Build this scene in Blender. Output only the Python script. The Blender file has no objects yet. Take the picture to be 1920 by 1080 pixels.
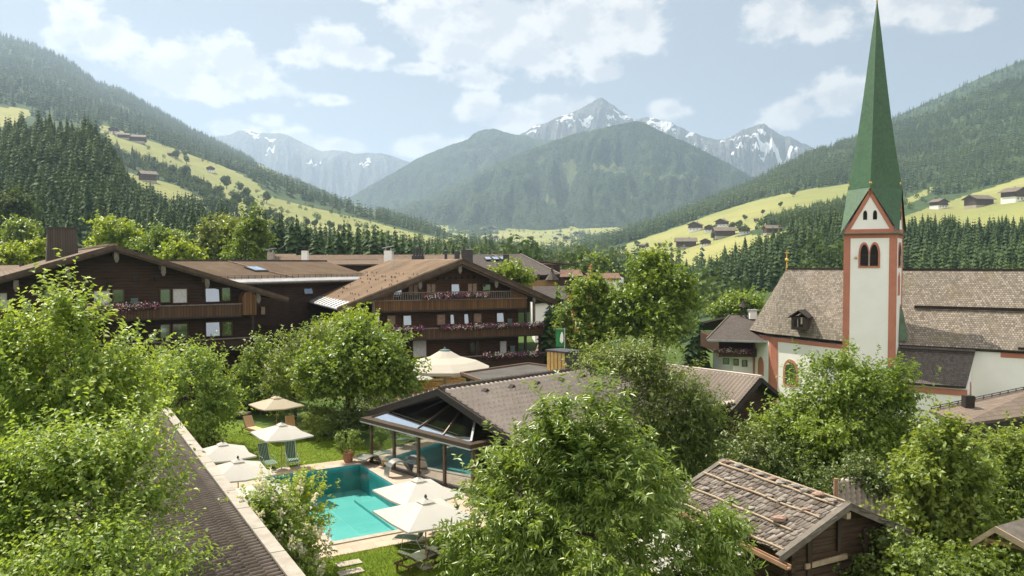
import bpy, math, random
import numpy as np
from mathutils import Vector, Matrix
R = math.radians
random.seed(7)
scene = bpy.context.scene
COL = scene.collection

# ---------------------------------------------------------------- camera, light, sky, exposure
CAMZ = 11.0
FPX = 1493.0
PITCH = math.atan(47 / FPX)
cam_d = bpy.data.cameras.new('camera')
cam = bpy.data.objects.new('camera', cam_d)
COL.objects.link(cam)
cam.location = (0, 0, CAMZ)
cam.rotation_euler = (math.pi / 2 - PITCH, 0, 0)
cam_d.sensor_width = 36.0
cam_d.lens = 36.0 * FPX / 1920.0
cam_d.clip_start = 0.5
cam_d.clip_end = 40000
scene.camera = cam

SUN_EL = 55.0
SUN_AZ = -47.0           # degrees clockwise from the view direction
sd = Vector((math.sin(R(SUN_AZ)) * math.cos(R(SUN_EL)), math.cos(R(SUN_AZ)) * math.cos(R(SUN_EL)), math.sin(R(SUN_EL))))
sun_d = bpy.data.lights.new('sun', 'SUN')
sun_d.energy = 5.0
sun_d.angle = R(0.5)
sun_d.color = (1.0, 0.91, 0.75)
sun = bpy.data.objects.new('sun', sun_d)
COL.objects.link(sun)
sun.rotation_euler = (-sd).to_track_quat('-Z', 'Y').to_euler()

scene.view_settings.view_transform = 'Standard'
scene.view_settings.look = 'None'
scene.view_settings.gamma = 1.0
scene.view_settings.exposure = 0.95
scene.render.engine = 'CYCLES'
cy = scene.cycles
cy.use_denoising = True
cy.max_bounces = 6
cy.diffuse_bounces = 3
cy.glossy_bounces = 3
cy.transmission_bounces = 4
cy.transparent_max_bounces = 10
cy.volume_bounces = 1
cy.sample_clamp_indirect = 4.0
cy.use_adaptive_sampling = True
cy.adaptive_threshold = 0.02
cy.caustics_reflective = False
cy.caustics_refractive = False

world = bpy.data.worlds.new('World')
scene.world = world
world.use_nodes = True
SKY_STRENGTH = 0.05
CLOUD_WHITE = 9.4

VEIL = (4.1, 4.55, 5.15)
FILL_BANK = (17.0, 16.0, 14.6)  # added out-of-view cloud glow that lifts the shaded sides

def build_world():
    nt = world.node_tree
    nt.nodes.clear()
    N = nt.nodes.new
    L = nt.links.new
    out = N('ShaderNodeOutputWorld')
    bg = N('ShaderNodeBackground')
    bg.inputs['Strength'].default_value = SKY_STRENGTH
    sky = N('ShaderNodeTexSky')
    sky.sky_type = 'NISHITA'
    sky.sun_disc = False
    sky.sun_elevation = R(SUN_EL)
    sky.sun_rotation = R(SUN_AZ)
    sky.altitude = 1000
    sky.air_density = 1.0
    sky.dust_density = 1.0
    sky.ozone_density = 1.0
    tc = N('ShaderNodeTexCoord')
    sep = N('ShaderNodeSeparateXYZ')
    L(tc.outputs['Generated'], sep.inputs[0])
    az = N('ShaderNodeMath'); az.operation = 'ARCTAN2'
    L(sep.outputs[0], az.inputs[0]); L(sep.outputs[1], az.inputs[1])
    el = N('ShaderNodeMath'); el.operation = 'ARCSINE'
    L(sep.outputs[2], el.inputs[0])
    ae = N('ShaderNodeCombineXYZ')
    L(az.outputs[0], ae.inputs[0]); L(el.outputs[0], ae.inputs[1])
    # noise that breaks the outlines up
    def noise(scale, detail, rough, zoff, src):
        m = N('ShaderNodeVectorMath'); m.operation = 'MULTIPLY_ADD'
        m.inputs[1].default_value = (1, 1.35, 1); m.inputs[2].default_value = (zoff, zoff * .7, zoff)
        L(src, m.inputs[0])
        n = N('ShaderNodeTexNoise')
        n.inputs['Scale'].default_value = scale
        n.inputs['Detail'].default_value = detail
        n.inputs['Roughness'].default_value = rough
        L(m.outputs[0], n.inputs['Vector'])
        return n.outputs['Fac']
    def math_(op, a, b=None, clamp=False):
        m = N('ShaderNodeMath'); m.operation = op; m.use_clamp = clamp
        for i, x in enumerate((a, b)):
            if x is None: continue
            if isinstance(x, (int, float)): m.inputs[i].default_value = x
            else: L(x, m.inputs[i])
        return m.outputs[0]
    nz = noise(22, 7, 0.58, 3.1, ae.outputs[0])
    nb = noise(70, 5, 0.6, 9.7, ae.outputs[0])
    blobs = [(830,40,110,75),(950,50,150,95),(1085,40,130,95),(1195,50,60,65),(1000,110,110,38),(870,105,110,30),
             (355,118,75,48),(445,122,70,44),(325,150,95,34),(470,160,90,30),(400,165,170,30),
             (150,40,55,46),(200,72,75,36),(120,78,40,24),(620,88,85,40),(690,112,62,28),(570,112,60,24),
             (1450,35,66,46),(1540,46,66,34),(1720,5,130,36),(1780,38,70,28),(1560,180,56,46),(1485,214,70,27),(1604,172,44,36),
             (900,205,50,38),(960,222,70,32),(1040,210,66,32),(1085,206,48,24),(1255,206,46,26),(890,150,72,24),(630,190,40,15),
             (500,225,36,15),(440,242,60,16),(640,275,60,16),(800,276,90,24),(560,262,50,24),(1135,138,48,18),(780,130,60,16),
             (700,0,40,14),(-160,60,120,60),(-420,20,160,70),(2100,60,140,60),(2350,150,160,60),(1250,-150,260,110),(500,-190,300,100),
             (-100,-250,260,120),(1800,-260,300,110),(960,-420,420,140)]
    dmin = None
    for (px, py, rx, ry) in blobs:
        a0 = math.atan((px - 960) / FPX)
        e0 = math.atan((493 - py) / FPX * math.cos(a0))
        sx, sy = rx / FPX * math.cos(a0), ry / FPX
        m = N('ShaderNodeVectorMath'); m.operation = 'MULTIPLY_ADD'
        m.inputs[1].default_value = (1 / sx, 1 / sy, 0)
        m.inputs[2].default_value = (-a0 / sx, -e0 / sy, 0)
        L(ae.outputs[0], m.inputs[0])
        ln = N('ShaderNodeVectorMath'); ln.operation = 'LENGTH'
        L(m.outputs[0], ln.inputs[0])
        if dmin is None:
            dmin = ln.outputs['Value']
        else:
            sm = N('ShaderNodeMath'); sm.operation = 'SMOOTH_MIN'
            sm.inputs[2].default_value = 0.25
            L(dmin, sm.inputs[0]); L(ln.outputs['Value'], sm.inputs[1])
            dmin = sm.outputs[0]
    def mrange(v, a, b, c, d, smooth=True):
        r = N('ShaderNodeMapRange')
        r.interpolation_type = 'SMOOTHSTEP' if smooth else 'LINEAR'
        for k, x in zip(('From Min', 'From Max', 'To Min', 'To Max'), (a, b, c, d)):
            r.inputs[k].default_value = x
        L(v, r.inputs['Value'])
        return r.outputs[0]
    wob = math_('ADD', math_('MULTIPLY', math_('SUBTRACT', nz, 0.5), 1.9), math_('MULTIPLY', math_('SUBTRACT', nb, 0.5), 0.75))
    d = math_('ADD', dmin, wob)
    mask = mrange(d, 0.52, 1.06, 1.0, 0.0)
    # a thin high veil over everything, and an unseen bright cloud bank added behind the viewer to fill the shadows
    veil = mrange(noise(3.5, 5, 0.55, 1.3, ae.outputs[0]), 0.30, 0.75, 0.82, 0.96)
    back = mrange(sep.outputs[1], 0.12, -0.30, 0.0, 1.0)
    fill_mask = math_('MULTIPLY', back, mrange(noise(4.0, 6, .6, 5.0, tc.outputs['Generated']), .36, .52, .25, 1.0))
    # lit tops, greyer undersides: the same puffs sampled a little nearer the sun
    up = N('ShaderNodeVectorMath'); up.operation = 'ADD'; up.inputs[1].default_value = (-.012, .022, 0)
    L(ae.outputs[0], up.inputs[0])
    nz2 = noise(22, 7, 0.58, 3.1, up.outputs[0])
    lit = math_('MULTIPLY', math_('SUBTRACT', nz2, nz), 3.2)
    core = mrange(math_('ADD', math_('ADD', dmin, math_('MULTIPLY', wob, .9)), lit), 0.10, 0.85, 0.0, 1.0)
    ccol = N('ShaderNodeMix'); ccol.data_type = 'RGBA'
    ccol.inputs['A'].default_value = (CLOUD_WHITE * .70, CLOUD_WHITE * .70, CLOUD_WHITE * .715, 1)
    ccol.inputs['B'].default_value = (CLOUD_WHITE, CLOUD_WHITE * .96, CLOUD_WHITE * .90, 1)
    L(core, ccol.inputs['Factor'])
    mix = N('ShaderNodeMix'); mix.data_type = 'RGBA'
    L(mask, mix.inputs['Factor'])
    vm = N('ShaderNodeMix'); vm.data_type = 'RGBA'
    L(veil, vm.inputs['Factor']); L(sky.outputs[0], vm.inputs['A']); vm.inputs['B'].default_value = VEIL + (1,)
    L(vm.outputs['Result'], mix.inputs['A'])
    L(ccol.outputs['Result'], mix.inputs['B'])
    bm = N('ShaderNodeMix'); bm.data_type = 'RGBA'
    L(fill_mask, bm.inputs['Factor']); L(mix.outputs['Result'], bm.inputs['A']); bm.inputs['B'].default_value = FILL_BANK + (1,)
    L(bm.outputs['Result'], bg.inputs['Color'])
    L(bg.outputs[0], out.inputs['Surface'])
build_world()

# ---------------------------------------------------------------- pixel of the photograph -> point of the place
_f = Vector((0, math.cos(PITCH), -math.sin(PITCH)))
_u = Vector((0, math.sin(PITCH), math.cos(PITCH)))
CAM = Vector((0, 0, CAMZ))

def ray(px, py):
    return Vector((1, 0, 0)) * ((px - 960) / FPX) + _u * ((540 - py) / FPX) + _f

def at(px, py, Y):
    d = ray(px, py)
    return CAM + d * (Y / d.y)

def gz(px, py, z=0.0):
    d = ray(px, py)
    return CAM + d * ((z - CAMZ) / d.z)

class Frame:
    """A vertical facade plane: u runs along it to the right, w out of it toward the viewer, z up."""
    def __init__(s, px, py, Y, ang):
        p = at(px, py, Y)
        s.O = Vector((p.x, p.y, 0))
        s.a = Vector((math.cos(R(ang)), math.sin(R(ang)), 0))
        s.n = Vector((math.sin(R(ang)), -math.cos(R(ang)), 0))
    def P(s, u, z, w=0.0):
        v = s.O + s.a * u + s.n * w
        return Vector((v.x, v.y, z))
    def hit(s, px, py, w=0.0):
        d = ray(px, py)
        o = s.O + s.n * w
        t = (o - CAM).dot(s.n) / d.dot(s.n)
        p = CAM + d * t
        return (p - s.O).dot(s.a), p.z

# ---------------------------------------------------------------- mesh building
class MB:
    def __init__(s):
        s.v = []; s.f = []; s.uv = {}
    def add(s, vs, fs):
        k = len(s.v)
        s.v.extend(Vector(x) for x in vs)
        s.f.extend(tuple(k + i for i in f) for f in fs)
    def poly(s, pts, uvs=None):
        k = len(s.v)
        s.v.extend(Vector(p) for p in pts)
        if uvs: s.uv[len(s.f)] = uvs
        s.f.append(tuple(range(k, k + len(pts))))
        return s
    def obox(s, o, e1, e2, e3):
        o, e1, e2, e3 = Vector(o), Vector(e1), Vector(e2), Vector(e3)
        if e1.cross(e2).dot(e3) < 0: e1, e2 = e2, e1
        s.add([o, o+e1, o+e1+e2, o+e2, o+e3, o+e1+e3, o+e1+e2+e3, o+e2+e3],
              [(3,2,1,0), (4,5,6,7), (0,1,5,4), (1,2,6,5), (2,3,7,6), (3,0,4,7)])
        return s
    def box(s, c, sx, sy, sz, rz=0.0):
        ca, sa = math.cos(rz), math.sin(rz)
        ex, ey, ez = Vector((ca, sa, 0)) * sx, Vector((-sa, ca, 0)) * sy, Vector((0, 0, sz))
        return s.obox(Vector(c) - ex/2 - ey/2 - ez/2, ex, ey, ez)
    def bar(s, p, q, w, h, up=(0, 0, 1)):
        """square bar from p to q, w wide, h high (centred)"""
        p, q = Vector(p), Vector(q)
        d = (q - p).normalized()
        side = d.cross(Vector(up))
        if side.length < 1e-5: side = d.cross(Vector((0, 1, 0)))
        side.normalize()
        u = side.cross(d).normalized()
        return s.obox(p - side*w/2 - u*h/2, q - p, side*w, u*h)
    def prism(s, pts, vec):
        vec = Vector(vec); n = len(pts)
        pts = [Vector(p) for p in pts]
        nrm = Vector((0, 0, 0))
        for i in range(n): nrm += pts[i].cross(pts[(i+1) % n])
        if nrm.dot(vec) < 0: pts = pts[::-1]
        s.add(pts + [p + vec for p in pts],
              [tuple(range(n-1, -1, -1)), tuple(range(n, 2*n))] + [(i, (i+1) % n, n + (i+1) % n, n + i) for i in range(n)])
        return s
    def tube(s, pts, r, n=8, cap=True):
        pts = [Vector(p) for p in pts]
        rr = r if isinstance(r, (list, tuple)) else [r] * len(pts)
        k = len(s.v)
        ref = None
        for i, p in enumerate(pts):
            d = (pts[min(i+1, len(pts)-1)] - pts[max(i-1, 0)])
            d = d.normalized() if d.length > 1e-9 else Vector((0, 0, 1))
            if ref is None: ref = Vector((1, 0, 0)) if abs(d.x) < .8 else Vector((0, 1, 0))
            x = (ref - d * ref.dot(d)).normalized(); y = d.cross(x); ref = x
            for j in range(n):
                t = 2*math.pi*j/n
                s.v.append(p + x*math.cos(t)*rr[i] + y*math.sin(t)*rr[i])
        for i in range(len(pts)-1):
            for j in range(n):
                a = k+i*n+j; b = k+i*n+(j+1) % n
                s.f.append((a, b, b+n, a+n))
        if cap:
            s.f.append(tuple(k+j for j in range(n-1, -1, -1)))
            e = k+(len(pts)-1)*n
            s.f.append(tuple(e+j for j in range(n)))
        return s
    def lathe(s, c, prof, n=16):
        c = Vector(c)
        return s.tube([c + Vector((0, 0, z)) for r, z in prof], [max(r, 1e-4) for r, z in prof], n)
    def rock(s, c, rx, ry, rz, seed=0, n=7, m=5, jag=.25):
        rnd = random.Random(seed); c = Vector(c); k = len(s.v)
        for i in range(m+1):
            ph = math.pi*i/m
            for j in range(n):
                t = 2*math.pi*j/n
                q = 1 + (rnd.random()-.5)*2*jag*(1 if 0 < i < m else 0)
                s.v.append(c + Vector((rx*q*math.sin(ph)*math.cos(t), ry*q*math.sin(ph)*math.sin(t), rz*q*math.cos(ph))))
        for i in range(m):
            for j in range(n):
                s.f.append((k+i*n+j, k+(i+1)*n+j, k+(i+1)*n+(j+1) % n, k+i*n+(j+1) % n))
        return s
    def build(s, name, mat, parent=None, local=False, smooth=False, uvauto=False):
        me = bpy.data.meshes.new(name)
        off = Vector((0, 0, 0))
        if parent is not None and not local: off = root_loc(parent)
        me.from_pydata([tuple(p - off) for p in s.v], [], s.f)
        if s.uv:
            l = me.uv_layers.new(name='UVMap')
            for fi, uvs in s.uv.items():
                p = me.polygons[fi]
                for k, li in enumerate(p.loop_indices): l.data[li].uv = uvs[k]
        me.validate()
        me.materials.append(mat)
        if smooth: me.polygons.foreach_set('use_smooth', [True] * len(me.polygons))
        o = bpy.data.objects.new(name, me)
        COL.objects.link(o)
        o.parent = parent
        return o

def root_loc(o):
    v = Vector((0, 0, 0))
    while o is not None:
        v = v + o.location; o = o.parent
    return v

def np_mesh(name, V, F, mat, parent=None, tint=None, smooth=False, local=False):
    """a mesh from arrays: V (n,3), F (m,3|4), tint per face"""
    me = bpy.data.meshes.new(name)
    V = np.asarray(V, dtype=np.float64)
    if parent is not None and not local: V = V - np.array(root_loc(parent))
    F = np.asarray(F, dtype=np.int32)
    k = F.shape[1]
    me.vertices.add(len(V)); me.vertices.foreach_set('co', V.astype(np.float32).ravel())
    me.loops.add(F.size); me.loops.foreach_set('vertex_index', F.ravel())
    me.polygons.add(len(F))
    me.polygons.foreach_set('loop_start', np.arange(0, F.size, k, dtype=np.int32))
    me.polygons.foreach_set('loop_total', np.full(len(F), k, dtype=np.int32))
    if smooth: me.polygons.foreach_set('use_smooth', np.ones(len(F), dtype=bool))
    if tint is not None:
        at_ = me.attributes.new('tint', 'FLOAT', 'FACE')
        at_.data.foreach_set('value', np.asarray(tint, dtype=np.float32))
    me.update(calc_edges=True)
    me.materials.append(mat)
    o = bpy.data.objects.new(name, me)
    COL.objects.link(o)
    o.parent = parent
    return o

def thing(name, label, cat, loc=(0, 0, 0), group=None, rz=0.0):
    o = bpy.data.objects.new(name, None)
    COL.objects.link(o)
    o.location = loc; o.rotation_euler = (0, 0, rz)
    o.empty_display_size = .2
    tag(o, label, cat, group)
    return o

def tag(o, label, cat=None, group=None, kind=None):
    if label: o['label'] = label
    if cat: o['category'] = cat
    if group: o['group'] = group
    if kind: o['kind'] = kind
    return o

def copy_tree(o, parent=None):
    c = o.copy(); COL.objects.link(c)
    if parent is not None: c.parent = parent
    for ch in list(o.children): copy_tree(ch, c)
    return c

# ---------------------------------------------------------------- numeric noise
def vnoise(p, seed=0):
    p = np.asarray(p, dtype=np.float64)
    i = np.floor(p).astype(np.int64); f = p - i; f = f*f*(3-2*f)
    def h(x, y, z):
        n = (x*374761393 + y*668265263 + z*2147483647 + seed*974634777) & 0xFFFFFFFF
        n = ((n ^ (n >> 13)) * 1274126177) & 0xFFFFFFFF
        n = ((n ^ (n >> 16)) * 2246822519) & 0xFFFFFFFF
        return ((n ^ (n >> 15)) & 0xFFFFFF) / float(0xFFFFFF)
    r = 0
    for dx in (0, 1):
        wx = f[..., 0] if dx else 1-f[..., 0]
        for dy in (0, 1):
            wy = f[..., 1] if dy else 1-f[..., 1]
            for dz in (0, 1):
                wz = f[..., 2] if dz else 1-f[..., 2]
                r = r + wx*wy*wz*h(i[..., 0]+dx, i[..., 1]+dy, i[..., 2]+dz)
    return r

def fbm(p, octv=4, seed=0, gain=.5):
    a, s, t = 1.0, 0.0, 0.0
    p = np.asarray(p, dtype=np.float64)
    for k in range(octv):
        s = s + a*vnoise(p*(2**k), seed+k*17); t += a; a *= gain
    return s/t

def inpoly(px, py, poly):
    px, py = np.asarray(px), np.asarray(py)
    r = np.zeros(np.broadcast(px, py).shape, dtype=bool)
    n = len(poly)
    for i in range(n):
        x1, y1 = poly[i]; x2, y2 = poly[(i+1) % n]
        if y1 == y2: continue
        c = ((y1 > py) != (y2 > py)) & (px < (x2-x1)*(py-y1)/(y2-y1) + x1)
        r ^= c
    return r

# ---------------------------------------------------------------- materials
def _nodes(name):
    m = bpy.data.materials.new(name); m.use_nodes = True
    nt = m.node_tree; nt.nodes.clear()
    return m, nt, nt.nodes.new, nt.links.new

def c4(c): return (c[0], c[1], c[2], 1.0)

class NT:
    """small shader-graph helper"""
    def __init__(s, name):
        s.m, s.t, s.N, s.L = _nodes(name)
        s.out = s.N('ShaderNodeOutputMaterial')
        s.tc = s.N('ShaderNodeTexCoord')
    def set(s, sock, v):
        if isinstance(v, bpy.types.NodeSocket): s.L(v, sock)
        elif isinstance(v, (tuple, list)) and len(v) == 3 and sock.type == 'RGBA': sock.default_value = c4(v)
        else: sock.default_value = v
    def noise(s, scale, detail=4, rough=.55, vec=None, stretch=None, dist=0.0):
        n = s.N('ShaderNodeTexNoise')
        n.inputs['Scale'].default_value = scale; n.inputs['Detail'].default_value = detail
        n.inputs['Roughness'].default_value = rough; n.inputs['Distortion'].default_value = dist
        v = vec or s.tc.outputs['Object']
        if stretch:
            mp = s.N('ShaderNodeMapping'); mp.inputs['Scale'].default_value = stretch
            s.L(v, mp.inputs['Vector']); v = mp.outputs[0]
        s.L(v, n.inputs['Vector'])
        return n.outputs['Fac']
    def math(s, op, a, b=0.0, c=None, clamp=False):
        m = s.N('ShaderNodeMath'); m.operation = op; m.use_clamp = clamp
        s.set(m.inputs[0], a); s.set(m.inputs[1], b)
        if c is not None: s.set(m.inputs[2], c)
        return m.outputs[0]
    def ramp(s, v, a, b, c=0.0, d=1.0, smooth=True):
        r = s.N('ShaderNodeMapRange')
        r.interpolation_type = 'SMOOTHSTEP' if smooth else 'LINEAR'
        for k, x in zip(('From Min', 'From Max', 'To Min', 'To Max'), (a, b, c, d)): r.inputs[k].default_value = x
        s.L(v, r.inputs['Value'])
        return r.outputs[0]
    def mix(s, f, a, b, blend='MIX'):
        m = s.N('ShaderNodeMix'); m.data_type = 'RGBA'; m.blend_type = blend
        s.set(m.inputs['Factor'], f); s.set(m.inputs['A'], a); s.set(m.inputs['B'], b)
        return m.outputs['Result']
    def attr(s, name):
        a = s.N('ShaderNodeAttribute'); a.attribute_name = name
        return a.outputs['Fac']
    def sep(s, v):
        n = s.N('ShaderNodeSeparateXYZ'); s.L(v, n.inputs[0])
        return n.outputs
    def bump(s, h, strength=.3, dist=.05):
        b = s.N('ShaderNodeBump'); b.inputs['Strength'].default_value = strength; b.inputs['Distance'].default_value = dist
        s.L(h, b.inputs['Height'])
        return b.outputs['Normal']
    def bsdf(s, col, rough=.7, normal=None, metallic=0.0, spec=.5, **kw):
        b = s.N('ShaderNodeBsdfPrincipled')
        s.set(b.inputs['Base Color'], col); s.set(b.inputs['Roughness'], rough); s.set(b.inputs['Metallic'], metallic)
        s.set(b.inputs['Specular IOR Level'], spec)
        for k, v in kw.items(): s.set(b.inputs[k.replace('_', ' ')], v)
        if normal is not None: s.L(normal, b.inputs['Normal'])
        return b.outputs[0]
    def done(s, surf):
        s.L(surf, s.out.inputs['Surface'])
        return s.m

def MAT(name, c1, c2=None, scale=3.0, rough=.75, bump=.15, bdist=.02, metallic=0.0, spec=.4, stretch=None, detail=5):
    g = NT(name)
    c2 = c2 or tuple(x*.7 for x in c1)
    n = g.noise(scale, detail, .6, stretch=stretch)
    col = g.mix(g.ramp(n, .3, .7), c1, c2)
    nm = g.bump(g.noise(scale*6, 3, .6, stretch=stretch), bump, bdist) if bump else None
    return g.done(g.bsdf(col, rough, nm, metallic, spec))
# ---------------------------------------------------------------- terrain: hills as real surfaces at their own distances
def mat_hill(name, grass1, grass2, wood1, wood2, gscale):
    g = NT(name)
    m = g.attr('meadow')
    n1 = g.noise(gscale, 6, .62); n2 = g.noise(gscale*5.3, 5, .6); n3 = g.noise(gscale*.33, 3, .5)
    edge = g.ramp(g.math('ADD', m, g.math('MULTIPLY', g.math('SUBTRACT', n2, .5), .5)), .40, .60)
    grass = g.mix(g.ramp(n1, .35, .68), grass1, grass2)
    grass = g.mix(g.ramp(n3, .42, .62, 0, .55), grass, tuple(x*.72 for x in grass2))
    mow = g.noise(gscale*2.2, 4, .6, stretch=(.5, .5, 5.0))
    grass = g.mix(g.ramp(mow, .45, .60, 0, .45), grass, tuple(x*y for x, y in zip(grass1, (.80, .93, .8))))
    fine = g.noise(gscale*30, 3, .7)
    grass = g.mix(g.ramp(fine, .40, .75, 0, .35), grass, tuple(x*.6 for x in grass2))
    wood = g.mix(g.ramp(n2, .3, .7), wood1, wood2)
    col = g.mix(edge, wood, grass)
    nm = g.bump(n2, .35, 1.0)
    return g.done(g.bsdf(col, .95, nm, 0, .1))

class Hill:
    def __init__(s, name, px0, px1, npx, levels, nts, mat, meadows=(), relief=.0, rscale=100.0, seed=1, back=(1.06, 1.2, 1.5), wild=None, tag_kind='structure', smooth=False, gully=0.0, gscale=45.0, jag=0.0):
        s.px = np.linspace(px0, px1, npx)
        Ys, PYs = [], []
        for (Y, py) in levels:
            yy = np.full(npx, float(Y)) if not isinstance(Y, (list, tuple)) else np.interp(s.px, [a for a, b in Y], [b for a, b in Y])
            pp = np.interp(s.px, [a for a, b in py], [b for a, b in py])
            if jag and len(PYs) == len(levels)-1:
                pp = pp + jag*2*(fbm(np.stack([s.px/9., s.px*0, s.px*0+seed], -1), 4, seed, .65)-.5)
            kk = max(3, int(npx*14/abs(px1-px0))) if smooth else 0
            if kk:
                kk = kk | 1
                w_ = np.hanning(kk+2)[1:-1]; w_ /= w_.sum()
                pp = np.convolve(np.pad(pp, kk//2, mode='edge'), w_, 'valid')
            Ys.append(yy); PYs.append(pp)
        rowsY, rowsP, tt = [], [], []
        nl = len(levels)-1
        for k in range(nl):
            n = nts[k]
            for j in range(n if k < nl-1 else n+1):
                q = j/n
                rowsY.append(np.exp(np.log(Ys[k])*(1-q) + np.log(Ys[k+1])*q))
                rowsP.append(PYs[k]*(1-q) + PYs[k+1]*q)
                tt.append((k+q)/nl)
        Yg = np.array(rowsY); Pg = np.array(rowsP); T = np.array(tt)[:, None]*np.ones((1, npx))
        X = np.broadcast_to(s.px, Yg.shape)
        dx = (X-960)/FPX; v = (540-Pg)/FPX
        dy = math.cos(PITCH) + math.sin(PITCH)*v
        dz = -math.sin(PITCH) + math.cos(PITCH)*v
        t = Yg/dy
        W = np.stack([dx*t, Yg, CAMZ + dz*t], -1)
        s.nfront = len(Yg)
        if relief:
            q = W/rscale; q = q.copy(); q[..., 2] *= .3
            h = fbm(q, 5, seed) - .5
            h2 = 1-2*np.abs(fbm(q*.6+7.3, 4, seed+5)-.5)
            win = np.sin(np.clip(T, 0, 1)*math.pi)**.6
            W[..., 2] += relief*(h*1.0 + (h2-.75)*1.2)*win
        if gully:
            q = np.stack([X/gscale + .9*fbm(np.stack([X/70., T*3, X*0], -1), 3, seed+9), T*1.3, X*0+seed], -1)
            rg = 1-2*np.abs(fbm(q, 5, seed+11, .55)-.5)
            W[..., 2] += gully*(rg-.8)*2.2*np.sin(np.clip(T, 0, 1)*math.pi)**.45*np.clip((1.02-T)*6, 0, 1)
        s.meadow = np.zeros(Yg.shape, dtype=np.float32)
        for poly in meadows: s.meadow[inpoly(X, Pg, poly)] = 1.0
        if wild is not None: s.meadow = np.maximum(s.meadow, wild(X, Pg, Yg, W))
        s.W, s.PY, s.Y = W, Pg, Yg
        # the slope behind the crest
        low = W[0].copy(); low[:, 2] -= 90 + .1*low[:, 1]
        s.pre = 1
        rows = [low[None], W]
        top = W[-1]
        for kf in back:
            b = top.copy(); b[:, 0] *= kf; b[:, 1] *= kf
            b[:, 2] = top[:, 2] - (kf-1)*1.0*np.maximum(top[:, 2]+60, 40)
            rows.append(b[None])
        A = np.concatenate(rows, 0)
        nr, nc = A.shape[:2]
        idx = np.arange(nr*nc).reshape(nr, nc)
        F = np.stack([idx[:-1, :-1], idx[:-1, 1:], idx[1:, 1:], idx[1:, :-1]], -1).reshape(-1, 4)
        o = np_mesh(name, A.reshape(-1, 3), F, mat, smooth=True)
        md = np.zeros((nr, nc), dtype=np.float32); md[1:s.nfront+1] = s.meadow
        at_ = o.data.attributes.new('meadow', 'FLOAT', 'POINT')
        at_.data.foreach_set('value', md.ravel())
        o['kind'] = tag_kind
        s.o = o
    def point(s, px, py):
        """the surface point seen at this pixel (before relief), from the crest downward"""
        fi = np.clip((px - s.px[0])/(s.px[-1]-s.px[0])*(len(s.px)-1), 0, len(s.px)-1.001)
        i = int(fi); f = fi-i
        col = s.PY[:, i]*(1-f) + s.PY[:, i+1]*f
        w = s.W[:, i]*(1-f) + s.W[:, i+1]*f
        for j in range(len(col)-1):
            a, b = col[j], col[j+1]
            if (a-py)*(b-py) <= 0 and abs(a-b) > 1e-9:
                q = (a-py)/(a-b)
                return Vector(w[j]*(1-q) + w[j+1]*q)
        return Vector(w[int(np.argmin(np.abs(col-py)))])
    def scatter(s, n, rng, keep, lo=0, hi=None):
        """n random points spread over the surface by area; keep(px, py, Y, meadow, W) -> weight 0..1 per face"""
        hi = hi or s.nfront-1
        W = s.W
        a = W[:-1, :-1]; b = W[:-1, 1:]; c = W[1:, :-1]; d = W[1:, 1:]
        area = np.linalg.norm(np.cross(b-a, c-a), axis=-1)
        fx = (s.px[:-1]+s.px[1:])/2
        FX = np.broadcast_to(fx, area.shape)
        FY = (s.PY[:-1, :-1]+s.PY[1:, 1:])/2
        FM = (s.meadow[:-1, :-1]+s.meadow[1:, 1:]+s.meadow[1:, :-1]+s.meadow[:-1, 1:])/4
        w = area*keep(FX, FY, (s.Y[:-1, :-1]+s.Y[1:, 1:])/2, FM, (a+d)/2)
        w[:lo] = 0; w[hi:] = 0
        tot = w.sum()
        p = (w/tot).ravel()
        ids = rng.choice(len(p), size=n, p=p)
        u = rng.random((n, 1)); v = rng.random((n, 1))
        A, B, C, D = (x.reshape(-1, 3)[ids] for x in (a, b, c, d))
        P = (A*(1-u)+B*u)*(1-v) + (C*(1-u)+D*u)*v
        return P

MEADOW_A, MEADOW_B = (.285, .27, .105), (.21, .23, .08)
WOOD_A, WOOD_B = (.030, .055, .022), (.055, .085, .03)
m_hill_near = mat_hill('meadow_and_wood_floor', MEADOW_A, MEADOW_B, WOOD_A, WOOD_B, .012)
m_hill_left = mat_hill('meadow_slopes', MEADOW_A, MEADOW_B, WOOD_A, WOOD_B, .010)

# ---- ground sheet round the village, falling away toward the valley
def sstep(x, a, b):
    t = np.clip((x-a)/(b-a), 0, 1); return t*t*(3-2*t)
def ground_z(x, y):
    """lawn level round the pool, lower at the church, falling away toward the valley"""
    x, y = np.asarray(x, float), np.asarray(y, float)
    r = np.hypot(x, y-30)
    z = -.06 + np.interp(r, [0, 120, 150, 190, 240, 320, 450, 700, 1200, 2500, 5000, 9000], [0, 0, -1.5, -7, -14, -22, -32, -45, -60, -90, -120, -150])
    z = z - 3.2*sstep(x - .10*y, 6, 16)*sstep(y, 44, 60) - .9*sstep(y, 56, 70)
    return z
def ground_sheet():
    rr = [0] + [3*k for k in range(1, 40)] + [130, 150, 190, 240, 320, 450, 700, 1200, 2500, 5000, 9000]
    na = 120
    V, F = [], []
    for r in rr:
        for k in range(na):
            t = 2*math.pi*k/na
            x, y = r*math.cos(t), r*math.sin(t)+30
            V.append((x, y, float(ground_z(x, y))))
    for i in range(len(rr)-1):
        for k in range(na):
            a, b = i*na+k, i*na+(k+1) % na
            F.append((a, a+na, b+na, b))
    g = NT('garden_ground')
    n = g.noise(.25, 5, .6)
    col = g.mix(g.ramp(n, .35, .65), (.055, .10, .02), (.085, .11, .035))
    o = np_mesh('ground', V, F, g.done(g.bsdf(col, .95, g.bump(g.noise(3, 4), .3, .1), 0, .1)), smooth=True)
    o['kind'] = 'structure'
    # the pool pit is cut out of the sheet
    return o
GROUND = ground_sheet()

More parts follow.
